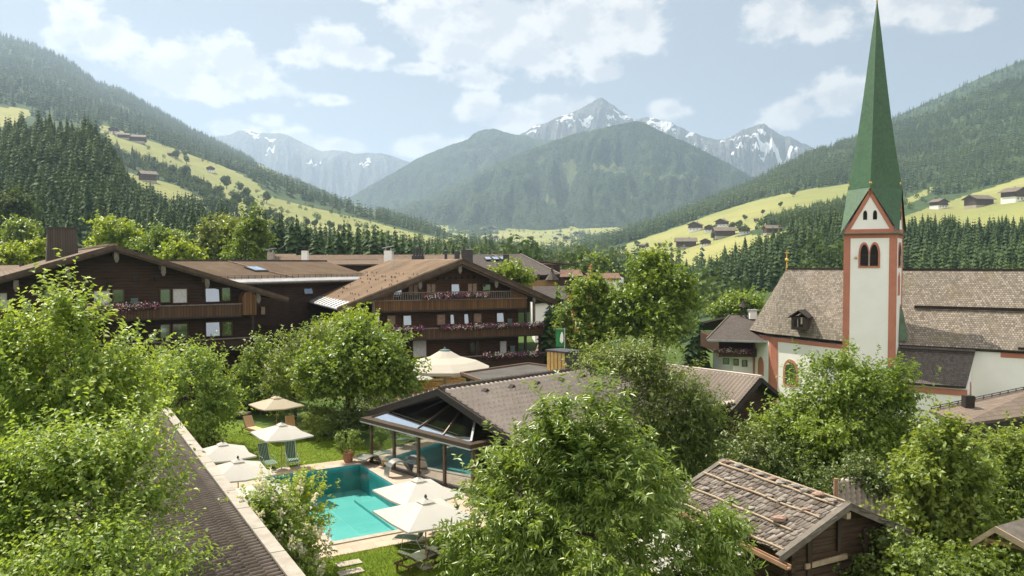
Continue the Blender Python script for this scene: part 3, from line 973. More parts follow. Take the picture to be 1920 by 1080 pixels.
def build_forests():
    con_groups, rd_groups = [], []
    # -- knoll: the largest as single spruces, the rest as a mass
    wood = lambda X, P, Y, M, W: (M < .5)*1.0
    P = KN.scatter(2300, rngF, lambda X, P, Y, M, W: (M < .5)*(X > -420)*np.clip(fbm(W/22., 3, 6)*4-1.2, .12, 1))
    H = hcon(len(P), 8, 12.5); P[:, 2] -= .5
    vis = (P[:, 0]/P[:, 1]*FPX+960 > -40)
    sz = np.where(vis, H/P[:, 1] + .004*rngF.random(len(P)), 0)
    order = np.argsort(-sz)
    for j in order[:120]:
        one_tree('spruce', P[j], H[j], 'dark spruce among the dense wood on the rounded knoll behind the long chalet', 'spruces of the wooded knoll', .9+.3*random.random())
    rest = order[120:]
    con_groups.append((TM_MID, P[rest], H[rest], rngF, .2, (0, .9)))
    # -- hillside: wood at the foot, wood above the fields
    def low_wood(X, P, Y, M, W): return (M < .3)*(Y < 1150)*(P > 380)*((P > 536) | ((X > 1650) & (P > 458)) | ((X > 1440) & (X <= 1650) & (P > 470-(X-1440)*.36)) | ((X > 1440) & (X < 1600) & (np.abs(P-(428-(X-1440)*.27)) < 9)) | ((X > 1320) & (X <= 1440) & (P > 470+(1440-X)*.6)))*1.0
    P = HR.scatter(5200, rngF, lambda X, P, Y, M, W: low_wood(X, P, Y, M, W)*np.clip(fbm(W/26., 3, 7)*4-1.2, .12, 1)*(X < 2150))
    H = hcon(len(P), 7, 12); P[:, 2] -= .5
    pxs = P[:, 0]/P[:, 1]*FPX+960
    vis = (pxs > 1250) & (pxs < 1940) & ~((pxs > 1580) & (pxs < 1690))
    sz = np.where(vis & (P[:, 1] > 300), H/P[:, 1], 0)
    order = np.argsort(-sz)
    for j in order[:95]:
        one_tree('spruce', P[j], H[j], 'dark spruce in the wood on the slope behind the church roof', 'spruces behind the church', .9+.3*random.random())
    rest = order[95:]
    rest = rest[P[rest][:, 1] > 235]
    con_groups.append((TM_MID, P[rest], H[rest], rngF, .2, (.1, 1)))
    P = HR.scatter(11000, rngF, lambda X, P, Y, M, W: (M < .3)*(Y > 1000)*(X < 2150)*np.clip(fbm(W/45., 3, 9)*4-1.1, .15, 1))
    H = hcon(len(P), 11, 19); P[:, 2] -= .5
    con_groups.append((TM_LOW, P, H, rngF, .25, (.0, 1)))
    P = HR2.scatter(2600, rngF, lambda X, P, Y, M, W: (X < 2150)*1.0)
    con_groups.append((TM_LOW, P, hcon(len(P), 12, 20), rngF, .25, (.0, .8)))
    P = HR.scatter(1500, rngF, lambda X, P, Y, M, W: (M < .5)*(X < 2000)*np.clip(fbm(W/90., 3, 71)*5-2.2, 0, 1))
    rd_groups.append((TR_LOW, P, hcon(len(P), 8, 14), rngF, .2, (.1, 1)))
    P = HL.scatter(1500, rngF, lambda X, P, Y, M, W: (M < .5)*(X < 2000)*np.clip(fbm(W/90., 3, 72)*5-2.2, 0, 1))
    rd_groups.append((TR_LOW, P, hcon(len(P), 8, 14), rngF, .2, (.1, 1)))
    P = HR.scatter(330, rngF, lambda X, P, Y, M, W: (M < .5)*(Y < 1300)*(X < 2000)*1.0)
    rd_groups.append((TR_LOW, P, hcon(len(P), 7, 12), rngF, .2, (.3, 1)))
    # -- shady slope
    def upw(X, P, Y, M, W):
        return (M < .3)*(Y > 1050)*(X > -350)*np.clip(fbm(W/45., 3, 10)*4-1.1, .15, 1)
    P = HL.scatter(14000, rngF, upw)
    con_groups.append((TM_LOW, P, hcon(len(P), 13, 22), rngF, .25, (0, .8)))
    P = HL2.scatter(3400, rngF, lambda X, P, Y, M, W: (X > -350)*1.0)
    con_groups.append((TM_LOW, P, hcon(len(P), 11, 18), rngF, .25, (0, .8)))
    P = HL.scatter(1500, rngF, lambda X, P, Y, M, W: (M < .3)*(Y < 960)*(X > 150)*np.clip(fbm(W/60., 3, 5)*3-1, 0, 1))
    con_groups.append((TM_MID, P, hcon(len(P), 9, 15), rngF, .2, (.1, 1)))
    P = HL.scatter(1500, rngF, lambda X, P, Y, M, W: (M < .3)*(Y < 1000)*(X > 100)*np.clip(fbm(W/70., 3, 8)*3-1, 0, 1))
    rd_groups.append((TR_LOW, P, hcon(len(P), 6, 11), rngF, .25, (.2, 1)))
    P = HL.scatter(620, rngF, lambda X, P, Y, M, W: (M > .5)*np.clip(fbm(W/55., 3, 18)*5-2.1, 0, 1)*(P > 225)*~((X < 430) & (P > 318)))
    rd_groups.append((TR_LOW, P, hcon(len(P), 5, 10), rngF, .25, (.2, 1)))
    # -- valley
    P = VALLEY.scatter(2600, rngF, lambda X, P, Y, M, W: (M < .5)*np.where(Y < 1000, .35, 1)*(X > 680)*(X < 1320))
    con_groups.append((TM_LOW, P, hcon(len(P), 10, 17), rngF, .25, (.1, 1)))
    P = VALLEY.scatter(500, rngF, lambda X, P, Y, M, W: (X > 680)*(X < 1320)*1.0)
    rd_groups.append((TR_LOW, P, hcon(len(P), 7, 11), rngF, .25, (.2, 1)))
    stuff_forest('forest', con_groups, m_needle)
    stuff_forest('hillside_groves', rd_groups, m_leaf_far)
    # -- mountains
    g2 = []
    P = C1.scatter(30000, rngF, lambda X, P, Y, M, W: (M < .35)*(X > 640)*(X < 1560)*1.0)
    g2.append((TM_TINY, P, hcon(len(P), 10, 19), rngF, .25, (0, .9)))
    P = C2.scatter(7000, rngF, lambda X, P, Y, M, W: (M < .35)*(P > 262)*(X > 620)*(X < 1000))
    g2.append((TM_TINY, P, hcon(len(P), 8, 15), rngF, .25, (0, .8)))
    stuff_forest('mountain_woods', g2, m_needle)
build_forests()

# ---- trees and hedgerows one can tell apart on the fields
def field_trees():
    dots = [(1397,414,12),(1430,402,10),(1463,390,12),(1487,370,16),(1490,362,14),(1195,468,16),(1213,470,12),(1160,478,14),(1170,476,16),(1293,458,12),(1338,452,18),(1340,436,14),(1352,444,14),(1330,437,12),(1372,436,20),(1385,430,18),(1256,468,10),(1440,420,18),(1500,424,14)]
    for (x, y, h) in dots:
        p = HR.point(x, y); H = max(4.5, h*p.y/FPX)
        one_tree('round', p, H, 'small round tree standing alone in the pale hay meadow on the sunny hillside', 'lone trees on the hay meadows', 1.25, True)
    for (x, y, h) in [(1420,490,26),(1360,512,34),(1370,510,26),(1383,506,36),(1392,500,30)]:
        pass
    dots = [(288,300,16),(330,292,20),(345,290,16),(300,322,26),(318,330,30),(345,335,34),(370,352,30),(390,355,24),(425,345,28),(448,352,22),(410,372,34),(440,384,36),(470,392,34),(350,300,18),(270,268,14),(392,395,36),(425,405,40),(438,404,38),(470,400,26),(505,415,34),(520,418,30),(545,425,28),(575,418,20),(590,420,18),(460,372,30),(500,372,24),(655,428,16),(620,425,20),(640,430,18),(690,440,14),(730,446,14),(240,256,16),(258,262,14),(305,268,14)]
    for (x, y, h) in dots:
        p = HL.point(x, y+8); H = max(5, h*p.y/FPX)
        one_tree('round', p, H, 'rounded deciduous tree on the sloping meadow beyond the chalet roofs', 'deciduous trees on the sloping meadow', 1.15, True)
field_trees()

# ---- spruces standing behind the roofs
def near_spruces():
    rows = [(480,400,150,16),(512,402,150,15),(524,398,152,16),(547,405,148,15),(556,402,150,16),(574,410,150,14),(592,428,140,11),(600,418,160,14),(618,432,140,11),(634,420,145,13),(645,412,150,14),(655,420,146,13),(670,425,140,12),(688,422,150,13),(700,425,148,13),(716,430,150,12),(728,432,152,12),(742,436,150,12),(754,440,154,12),(768,440,170,13),(786,446,180,13),(800,450,200,13),(816,452,210,13),(834,450,220,14),(850,452,225,14),(868,456,230,14),(884,458,232,14),(902,456,240,14),(918,460,240,14)]
    for (x, y, Y, H) in rows:
        p = at(x, y, Y); p.z -= H
        one_tree('spruce', p, H, 'dark spruce in the row rising behind the brown chalet roofs', 'spruces behind the chalet roofs', 1.1+.25*random.random())
    for (x, y, Y, H, lab) in [(112,400,140,17,'dark spruce with broad crown standing behind the clad chimney'),(128,402,142,17,'dark spruce just beside the broad one behind the clad chimney'),
                              (1310,585,100,11,'dark spruce in shade between the big maple and the wooden house'),(1296,600,96,9,'small dark spruce at the foot of the big maple'),
                              (1045,530,86,9.5,'shaded spruce squeezed between chalet gable and red flowering chestnut'),(1030,560,84,7,'low spruce under the eave of the gabled chalet')]:
        p = at(x, y, Y); p.z -= H
        one_tree('spruce', p, H, lab, None, 1.35)
near_spruces()
# ---------------------------------------------------------------- building materials
def mat_wood_wall(name, c1, c2, pitch=.24, gap=.45):
    """horizontal timber courses read from the height above ground"""
    g = NT(name)
    geo = g.N('ShaderNodeNewGeometry')
    z = g.sep(geo.outputs['Position'])[2]
    fr = g.math('FRACT', g.math('DIVIDE', z, pitch))
    seam = g.ramp(g.math('ABSOLUTE', g.math('SUBTRACT', fr, .5)), .40, .49)
    n = g.noise(1.2, 6, .65, stretch=(1, 1, 6)); n2 = g.noise(.35, 3)
    col = g.mix(g.ramp(n, .3, .7), c1, c2)
    col = g.mix(g.ramp(n2, .4, .7, 0, .45), col, tuple(x*1.5 for x in c1))
    col = g.mix(g.math('MULTIPLY', seam, .8), col, tuple(x*gap for x in c2))
    h = g.math('SUBTRACT', g.math('MULTIPLY', n, .3), seam)
    return g.done(g.bsdf(col, .75, g.bump(h, .5, .03), 0, .25))

def mat_boards(name, c1, c2, ax=0, pitch=.16, rough=.7):
    """boards side by side: their rhythm read along the object's own x+y (vertical boards)"""
    g = NT(name)
    s = g.sep(g.tc.outputs['Object'])
    v = g.math('ADD', g.math('MULTIPLY', s[0], .85), g.math('MULTIPLY', s[1], .55))
    q = g.math('DIVIDE', v, pitch)
    fr = g.math('FRACT', q); fl = g.math('FLOOR', q)
    seam = g.ramp(g.math('ABSOLUTE', g.math('SUBTRACT', fr, .5)), .40, .48)
    wn = g.N('ShaderNodeTexWhiteNoise'); wn.noise_dimensions = '1D'; g.L(fl, wn.inputs['W'])
    n = g.noise(3, 5, .65, stretch=(1, 1, .25))
    col = g.mix(g.math('ADD', g.math('MULTIPLY', wn.outputs['Value'], .6), g.math('MULTIPLY', n, .4)), c1, c2)
    col = g.mix(g.math('MULTIPLY', seam, .85), col, tuple(x*.25 for x in c1))
    return g.done(g.bsdf(col, rough, g.bump(g.math('SUBTRACT', n, seam), .4, .02), 0, .25))

def mat_brickuv(name, c1, c2, mortar, bw, bh, msize=.02, bias=0.0, nscale=1.2, namt=.5, moss=None, rough=.85, bump=.6, squash=1.0):
    """tiles or shingles laid by the surface's own UV in metres"""
    g = NT(name)
    b = g.N('ShaderNodeTexBrick')
    uv = g.tc.outputs['UV']
    g.L(uv, b.inputs['Vector'])
    b.offset = .5; b.squash = squash
    g.set(b.inputs['Scale'], 1.0); g.set(b.inputs['Brick Width'], bw); g.set(b.inputs['Row Height'], bh)
    g.set(b.inputs['Mortar Size'], msize); g.set(b.inputs['Mortar Smooth'], .3); g.set(b.inputs['Bias'], bias)
    g.set(b.inputs['Color1'], c1); g.set(b.inputs['Color2'], c2); g.set(b.inputs['Mortar'], mortar)
    n = g.noise(nscale, 6, .65)
    col = g.mix(g.ramp(n, .35, .7, 0, namt), b.outputs['Color'], tuple(x*.5 for x in c1))
    if moss:
        n2 = g.noise(nscale*.35, 5, .7)
        col = g.mix(g.ramp(n2, .5, .72, 0, .6), col, moss)
    s = g.sep(uv)
    saw = g.math('FRACT', g.math('DIVIDE', s[1], bh))
    h = g.math('ADD', g.math('MULTIPLY', b.outputs['Fac'], -.6), g.math('ADD', saw, g.math('MULTIPLY', n, .5)))
    return g.done(g.bsdf(col, rough, g.bump(h, bump, .05), 0, .3))

def mat_tile(name, c1, c2, nscale=.8, moss=None, rough=.75):
    g = NT(name)
    n = g.noise(nscale, 6, .65); n2 = g.noise(nscale*9, 3, .6); n3 = g.noise(nscale*.4, 4, .65)
    col = g.mix(g.ramp(n, .3, .7), c1, c2)
    col = g.mix(g.ramp(n2, .35, .75, 0, .3), col, tuple(x*.6 for x in c2))
    if moss: col = g.mix(g.ramp(n3, .48, .68, 0, .7), col, moss)
    return g.done(g.bsdf(col, rough, g.bump(n2, .2, .02), 0, .3))

def mat_glass(name, tint=(.02, .025, .03), gl=.30, rough=.02):
    g = NT(name)
    d = g.bsdf(tint, .4, None, 0, .3)
    gs = g.N('ShaderNodeBsdfGlossy'); gs.inputs['Roughness'].default_value = rough; g.set(gs.inputs['Color'], (.72, .84, 1.0))
    ms = g.N('ShaderNodeMixShader'); ms.inputs[0].default_value = gl
    g.L(d, ms.inputs[1]); g.L(gs.outputs[0], ms.inputs[2])
    return g.done(ms.outputs[0])

def mat_clear(name, col=(.9, .95, .93), fmin=.06, fmax=.9):
    """window pane one looks through: clear, with the reflection growing toward grazing angles"""
    g = NT(name)
    lw = g.N('ShaderNodeLayerWeight'); lw.inputs['Blend'].default_value = .35
    f = g.ramp(lw.outputs['Facing'], 0, 1, fmin, fmax, False)
    tr = g.N('ShaderNodeBsdfTransparent'); g.set(tr.inputs['Color'], col)
    gs = g.N('ShaderNodeBsdfGlossy'); gs.inputs['Roughness'].default_value = .01; g.set(gs.inputs['Color'], (.95, .97, 1))
    ms = g.N('ShaderNodeMixShader'); g.L(f, ms.inputs[0])
    g.L(tr.outputs[0], ms.inputs[1]); g.L(gs.outputs[0], ms.inputs[2])
    return g.done(ms.outputs[0])

m_wood_dark = mat_wood_wall('dark_larch_wall', (.040, .021, .012), (.022, .012, .0075))
m_wood_brown = mat_wood_wall('brown_larch_wall', (.062, .031, .016), (.033, .017, .009))
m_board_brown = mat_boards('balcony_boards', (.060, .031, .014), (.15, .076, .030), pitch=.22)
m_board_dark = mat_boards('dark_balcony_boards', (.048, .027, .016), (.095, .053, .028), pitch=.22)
m_trim = MAT('weathered_trim', (.060, .042, .030), (.035, .024, .017), 3, .8, .3, .02, stretch=(1, 1, .4))
m_trim_dark = MAT('dark_trim', (.030, .022, .018), (.018, .013, .010), 3, .8, .3, .02)
m_trim_grey = MAT('grey_weathered_trim', (.16, .14, .12), (.10, .085, .07), 3, .85, .3, .02)
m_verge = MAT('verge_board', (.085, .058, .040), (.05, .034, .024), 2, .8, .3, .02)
m_verge_lit_tone = MAT('sunlit_tone_verge_board', (.26, .19, .13), (.17, .12, .085), 2, .8, .3, .02)  # verge board again, with sunlight put into a lighter colour
m_pane = mat_glass('window_glass')
m_pane_tree = mat_glass('dim_window_glass', (.03, .045, .02), .30, .05)
m_blind = MAT('pale_curtain', (.55, .55, .55), (.42, .43, .45), 6, .7, .1, .01)
m_curtain = MAT('warm_curtain', (.34, .24, .18), (.22, .15, .11), 5, .8, .1, .01)
m_wframe = MAT('window_frame_wood', (.075, .040, .020), (.045, .024, .012), 5, .7, .1, .01)
m_sheet = MAT('zinc_sheet', (.52, .53, .54), (.38, .39, .40), 1.5, .38, .15, .01, .6, .5)
m_sheet_dark = MAT('dark_sheet', (.06, .06, .065), (.04, .04, .042), 2, .5, .1, .01, .3)
m_white = MAT('white_render', (.87, .855, .825), (.82, .805, .775), .5, .9, .25, .02)
m_pink = MAT('pink_render', (.50, .20, .135), (.42, .165, .11), .9, .88, .2, .02)
m_gold = MAT('gilded_metal', (.75, .50, .14), (.65, .42, .10), 4, .3, 0, 0, .9)
m_dark = MAT('dark_opening', (.012, .011, .010), (.008, .007, .006), 3, .9, 0)
m_stone = MAT('pale_stone', (.42, .37, .31), (.32, .28, .23), 2.5, .85, .3, .02)
m_mason = MAT('rough_masonry', (.40, .37, .33), (.28, .26, .23), 1.5, .9, .5, .05)
m_metal = MAT('steel', (.55, .55, .54), (.45, .45, .45), 5, .3, 0, 0, .9)
m_tile_brown = mat_tile('brown_clay_tiles', (.27, .18, .115), (.20, .135, .088), .5, (.11, .085, .055))
m_tile_tan = mat_tile('tan_clay_tiles', (.36, .26, .175), (.27, .19, .125), .5)
m_tile_grey = mat_tile('grey_brown_tiles', (.58, .50, .43), (.48, .41, .355), .8)
m_tile_dark = mat_tile('dark_old_tiles', (.085, .068, .058), (.052, .042, .036), 1.0, (.05, .05, .028))
m_felt = MAT('roofing_felt', (.085, .078, .072), (.055, .05, .046), .8, .9, .3, .02)

def tiled(mb_name, c00, c10, c11, c01, ns, nt, mat, parent, amp=.035, step=.03, sub=6, thick=0.0):
    """a roof slope of pantiles: s runs along the eave (c00->c10), t up the slope (c00->c01); rounded columns, stepped courses"""
    c00, c10, c11, c01 = (np.array(tuple(c)) for c in (c00, c10, c11, c01))
    S = np.arange(ns*sub+1)/(ns*sub)
    T = []
    for k in range(nt): T += [(k/nt, 1.0), ((k+.985)/nt, 0.0)]
    T = np.array(T)
    nrm = np.cross(c10-c00, c01-c00); nrm = nrm/np.linalg.norm(nrm)
    if nrm[2] < 0: nrm = -nrm
    s = S[None, :, None]; t = T[:, 0][:, None, None]
    P = (c00*(1-s)+c10*s)*(1-t) + (c01*(1-s)+c11*s)*t
    ph = S*ns*2*math.pi
    prof = np.sign(np.cos(ph))*np.abs(np.cos(ph))**.7
    h = amp*prof[None, :] + step*T[:, 1][:, None]
    P = P + nrm*h[..., None]
    nr, nc = P.shape[:2]
    idx = np.arange(nr*nc).reshape(nr, nc)
    F = np.stack([idx[:-1, :-1], idx[:-1, 1:], idx[1:, 1:], idx[1:, :-1]], -1).reshape(-1, 4)
    return np_mesh(mb_name, P.reshape(-1, 3), F, mat, parent)

def roof_quad(name, c00, c10, c11, c01, mat, parent, thick=.22):
    """plain roof slope with UV in metres: u along the eave, v up the slope, a slab of real thickness"""
    c00, c10, c11, c01 = (Vector(c) for c in (c00, c10, c11, c01))
    n = (c10-c00).cross(c01-c00).normalized()
    if n.z < 0: n = -n
    e = (c10-c00).normalized(); up = (c01-c00); up = (up - e*up.dot(e)).normalized()
    mb = MB()
    pts = [c00, c10, c11, c01]
    if (c10-c00).cross(c11-c00).dot(n) < 0: pts = pts[::-1]
    mb.poly(pts, [((p-c00).dot(e), (p-c00).dot(up)) for p in pts])
    low = [p-n*thick for p in pts]
    mb.poly(low[::-1], [(0, 0)]*4)
    for i in range(4):
        mb.poly([pts[i], low[i], low[(i+1) % 4], pts[(i+1) % 4]], [(0, 0)]*4)
    return mb.build(name, mat, parent)

def window(fr, rect, parent, pane=None, w=0.0, depth=.10, bar=.07, tilt=0.0, mull=False, frame_mat=None, name='window', sash=None):
    """a window read off the facade: frame standing proud of the wall, a pane of its own inside it"""
    x0, y0, x1, y1 = rect
    u0, z1 = fr.hit(x0, y0, w); u1, z0 = fr.hit(x1, y1, w)
    if z1-z0 < .4: z0 = z1-.4
    mb = MB()
    a, n, Z = fr.a, fr.n, Vector((0, 0, 1))
    def bx(ua, ub, za, zb, w0, w1): mb.obox(fr.P(ua, za, w+w0), a*(ub-ua), Z*(zb-za), n*(w1-w0))
    bx(u0-bar, u1+bar, z1, z1+bar, .01, depth); bx(u0-bar, u1+bar, z0-bar, z0, .01, depth+.04)
    bx(u0-bar, u0, z0, z1, .01, depth); bx(u1, u1+bar, z0, z1, .01, depth)
    if mull: bx((u0+u1)/2-.03, (u0+u1)/2+.03, z0, z1, .01, depth-.01)
    f = mb.build(name, frame_mat or m_wframe, parent)
    pm = MB()
    k = depth*.5
    d = tilt*(z1-z0)
    p = [fr.P(u0, z0, w+k), fr.P(u1, z0, w+k), fr.P(u1, z1, w+k-d), fr.P(u0, z1, w+k-d)]
    if tilt:
        # a sash tipped inward at the top over a dark reveal; the room side shows behind it
        p = [fr.P(u0, z0, w+k+d), fr.P(u1, z0, w+k+d), fr.P(u1, z1, w+k), fr.P(u0, z1, w+k)]
    pm.prism(p, -n*.02)
    pm.build('pane', pane or m_pane, f)
    return f

def flower_box(fr, p0, p1, w, label, group, seed, colors, z_off=0.0, h=.34):
    """planter hung on a balcony rail: box, leaves and blossoms"""
    rng = np.random.default_rng(seed)
    u0, za = fr.hit(p0[0], p0[1], w); u1, zb = fr.hit(p1[0], p1[1], w)
    z = (za+zb)/2 + z_off
    t = thing('flower_box', label, 'flower box', tuple(fr.P((u0+u1)/2, z-.1, w)), group)
    mb = MB(); mb.obox(fr.P(u0, z-.22, w), fr.a*(u1-u0), fr.n*.2, Vector((0, 0, .18)))
    mb.build('planter', m_trim, t)
    n = int(260*(u1-u0)/2)+40
    A, N_ = np.array(fr.a), np.array(fr.n)
    U = u0+(u1-u0)*rng.random(n)
    P = np.array(fr.P(0, 0, w))[None]*0 + np.array([tuple(fr.P(x, z, w+.1)) for x in U])
    P += N_[None]*(rng.normal(size=(n, 1))*.11) + np.array([0, 0, 1.0])*(rng.normal(size=(n, 1))*.10)
    V, F = leaf_mesh(P, rng.normal(size=(n, 3)), np.array([0, 0, 1.])+rng.normal(size=(n, 3))*.5, np.full(n, .13), np.full(n, .10), rng)
    np_mesh('leaves', V, F, m_leaf_dark, t, np.repeat(rng.random(n), 2))
    n2 = int(n*.42)
    P = np.array([tuple(fr.P(x, z, w+.16)) for x in u0+(u1-u0)*rng.random(n2)])
    P += N_[None]*np.abs(rng.normal(size=(n2, 1))*.09) + np.array([0, 0, 1.0])*(rng.normal(size=(n2, 1))*.11+.02)
    V, F = leaf_mesh(P, rng.normal(size=(n2, 3)), -N_[None]+rng.normal(size=(n2, 3))*.5, np.full(n2, .125), np.full(n2, .11), rng)
    # colour by clump along the box
    cl = np.clip(.5+(fbm(P*1.9, 2, seed)-.5)*1.3 + .3*(rng.random(n2)-.5), 0, 1)
    np_mesh('blossoms', V, F, m_petunia, t, np.repeat(cl, 2))
    return t

def _petunia():
    g = NT('petunia_blossoms')
    t = g.attr('tint')
    r = g.N('ShaderNodeValToRGB'); cr = r.color_ramp; cr.interpolation = 'CONSTANT'
    cr.elements[0].position = 0; cr.elements[0].color = (.22, .05, .20, 1)
    cr.elements[1].position = .36; cr.elements[1].color = (.48, .06, .20, 1)
    for p, c in ((.44, (.75, .70, .76, 1)), (.52, (.34, .12, .20, 1)), (.60, (.52, .10, .16, 1)), (.68, (.75, .70, .72, 1))):
        e = cr.elements.new(p); e.color = c
    g.L(t, r.inputs[0])
    return g.done(g.bsdf(r.outputs[0], .6, None, 0, .2))
m_petunia = _petunia()

# ---------------------------------------------------------------- long chalet with the twin balconies
def gable_house_roof(fr, apex_px, right_px, w_front, depth, parent, mat, verge_mat, left_drop=None, thick=.3, tiles=None):
    ua, za = fr.hit(*apex_px, w_front); ur, zr = fr.hit(*right_px, w_front)
    ul = 2*ua-ur if left_drop is None else left_drop[0]
    zl = zr if left_drop is None else left_drop[1]
    sl = []
    for (ue, ze) in ((ul, zl), (ur, zr)):
        c00, c10 = fr.P(ue, ze, w_front), fr.P(ue, ze, w_front-depth)
        c11, c01 = fr.P(ua, za, w_front-depth), fr.P(ua, za, w_front)
        r = roof_quad('roof_slope', c00, c10, c11, c01, mat, parent, thick)
        sl.append(r)
    # verge boards along the front edge
    for (ue, ze) in ((ul, zl), (ur, zr)):
        mb = MB()
        d = (fr.P(ue, ze, w_front)-fr.P(ua, za, w_front))
        Z = Vector((0, 0, 1))
        for k, (drop, hgt, off) in enumerate(((.02, .30, .02), (.26, .22, -.10))):
            p = [fr.P(ua, za-drop, w_front+off), fr.P(ue, ze-drop, w_front+off), fr.P(ue, ze-drop-hgt, w_front+off), fr.P(ua, za-drop-hgt, w_front+off)]
            mb.prism(p, fr.n*.09)
        mb.build('verge_board', verge_mat, parent)
    return ua, za, ul, zl, ur, zr

def bracket(fr, px, py, w, parent, s=1.0, mat=None):
    u, z = fr.hit(px, py, w)
    mb = MB()
    mb.obox(fr.P(u-.13*s, z-.25*s, w-1.3), fr.a*.26*s, fr.n*1.35, Vector((0, 0, .34*s)))
    mb.prism([fr.P(u-.15*s, z+.1*s, w+.06), fr.P(u+.15*s, z+.1*s, w+.06), fr.P(u+.17*s, z-.45*s, w+.06), fr.P(u+.06*s, z-.72*s, w+.06), fr.P(u-.06*s, z-.72*s, w+.06), fr.P(u-.17*s, z-.45*s, w+.06)], fr.n*.08)
    mb.build('purlin_end', mat or m_trim_grey, parent)

def balcony(fr, rail0, rail1, bot0, bot1, w, parent, mat, wall_w=0.0, rail_mat=None, handrail=True):
    """boarded balcony front with hand rail, floor and end boards"""
    u0, z0 = fr.hit(*rail0, w); u1, z1 = fr.hit(*rail1, w)
    _, b0 = fr.hit(*bot0, w); _, b1 = fr.hit(*bot1, w)
    zr = (z0+z1)/2; zb = (b0+b1)/2
    Z = Vector((0, 0, 1))
    mb = MB()
    mb.obox(fr.P(u0, zb+.12, w), fr.a*(u1-u0), fr.n*-.06, Z*(zr-zb-.18))
    b = mb.build('balcony', mat, parent)
    for ue in (u0+.001, u1-.061):
        pass
    m2 = MB()
    m2.obox(fr.P(u0, zb, wall_w-.02), fr.a*(u1-u0), fr.n*(w-wall_w+.06), Z*.14)
    m2.obox(fr.P(u0, zb+.14, wall_w), fr.a*.06, fr.n*(w-wall_w-.07), Z*(zr-zb-.2)); m2.obox(fr.P(u1-.06, zb+.14, wall_w), fr.a*.06, fr.n*(w-wall_w-.07), Z*(zr-zb-.2))
    m2.build('floor', m_trim_dark, b)
    m3 = MB(); m3.obox(fr.P(u0-.02, zr-.06, w-.12), fr.a*(u1-u0+.04), fr.n*.2, Z*.09)
    m3.build('handrail', rail_mat or m_trim_grey, b)
    return u0, u1, zb, zr

def balcony_chair(fr, px, py, w, label, mat, group, rz=0.0):
    u, z = fr.hit(px, py, w)
    p = fr.P(u, z, w)
    t = thing('balcony_chair', label, 'chair', tuple(p - Vector((0, 0, .95))), group)
    t.rotation_euler = (0, 0, rz)
    mb = MB()
    for k in range(6): mb.box((-.2+.08*k, .22, .70), .055, .03, .56)
    mb.box((0, .22, .98), .5, .04, .06); mb.build('backrest', mat, t, local=True)
    mb = MB(); mb.box((0, 0, .43), .5, .46, .05); mb.build('seat', mat, t, local=True)
    for sx in (-.22, .22):
        for sy in (-.19, .19):
            mb = MB(); mb.box((sx, sy, .205), .045, .045, .41); mb.build('leg', mat, t, local=True)
    return t
m_chair_teal = MAT('teal_chair_paint', (.10, .17, .17), (.07, .13, .13), 4, .5, .05)
m_chair_grey = MAT('grey_blue_chair_paint', (.24, .30, .33), (.17, .22, .25), 4, .5, .05)

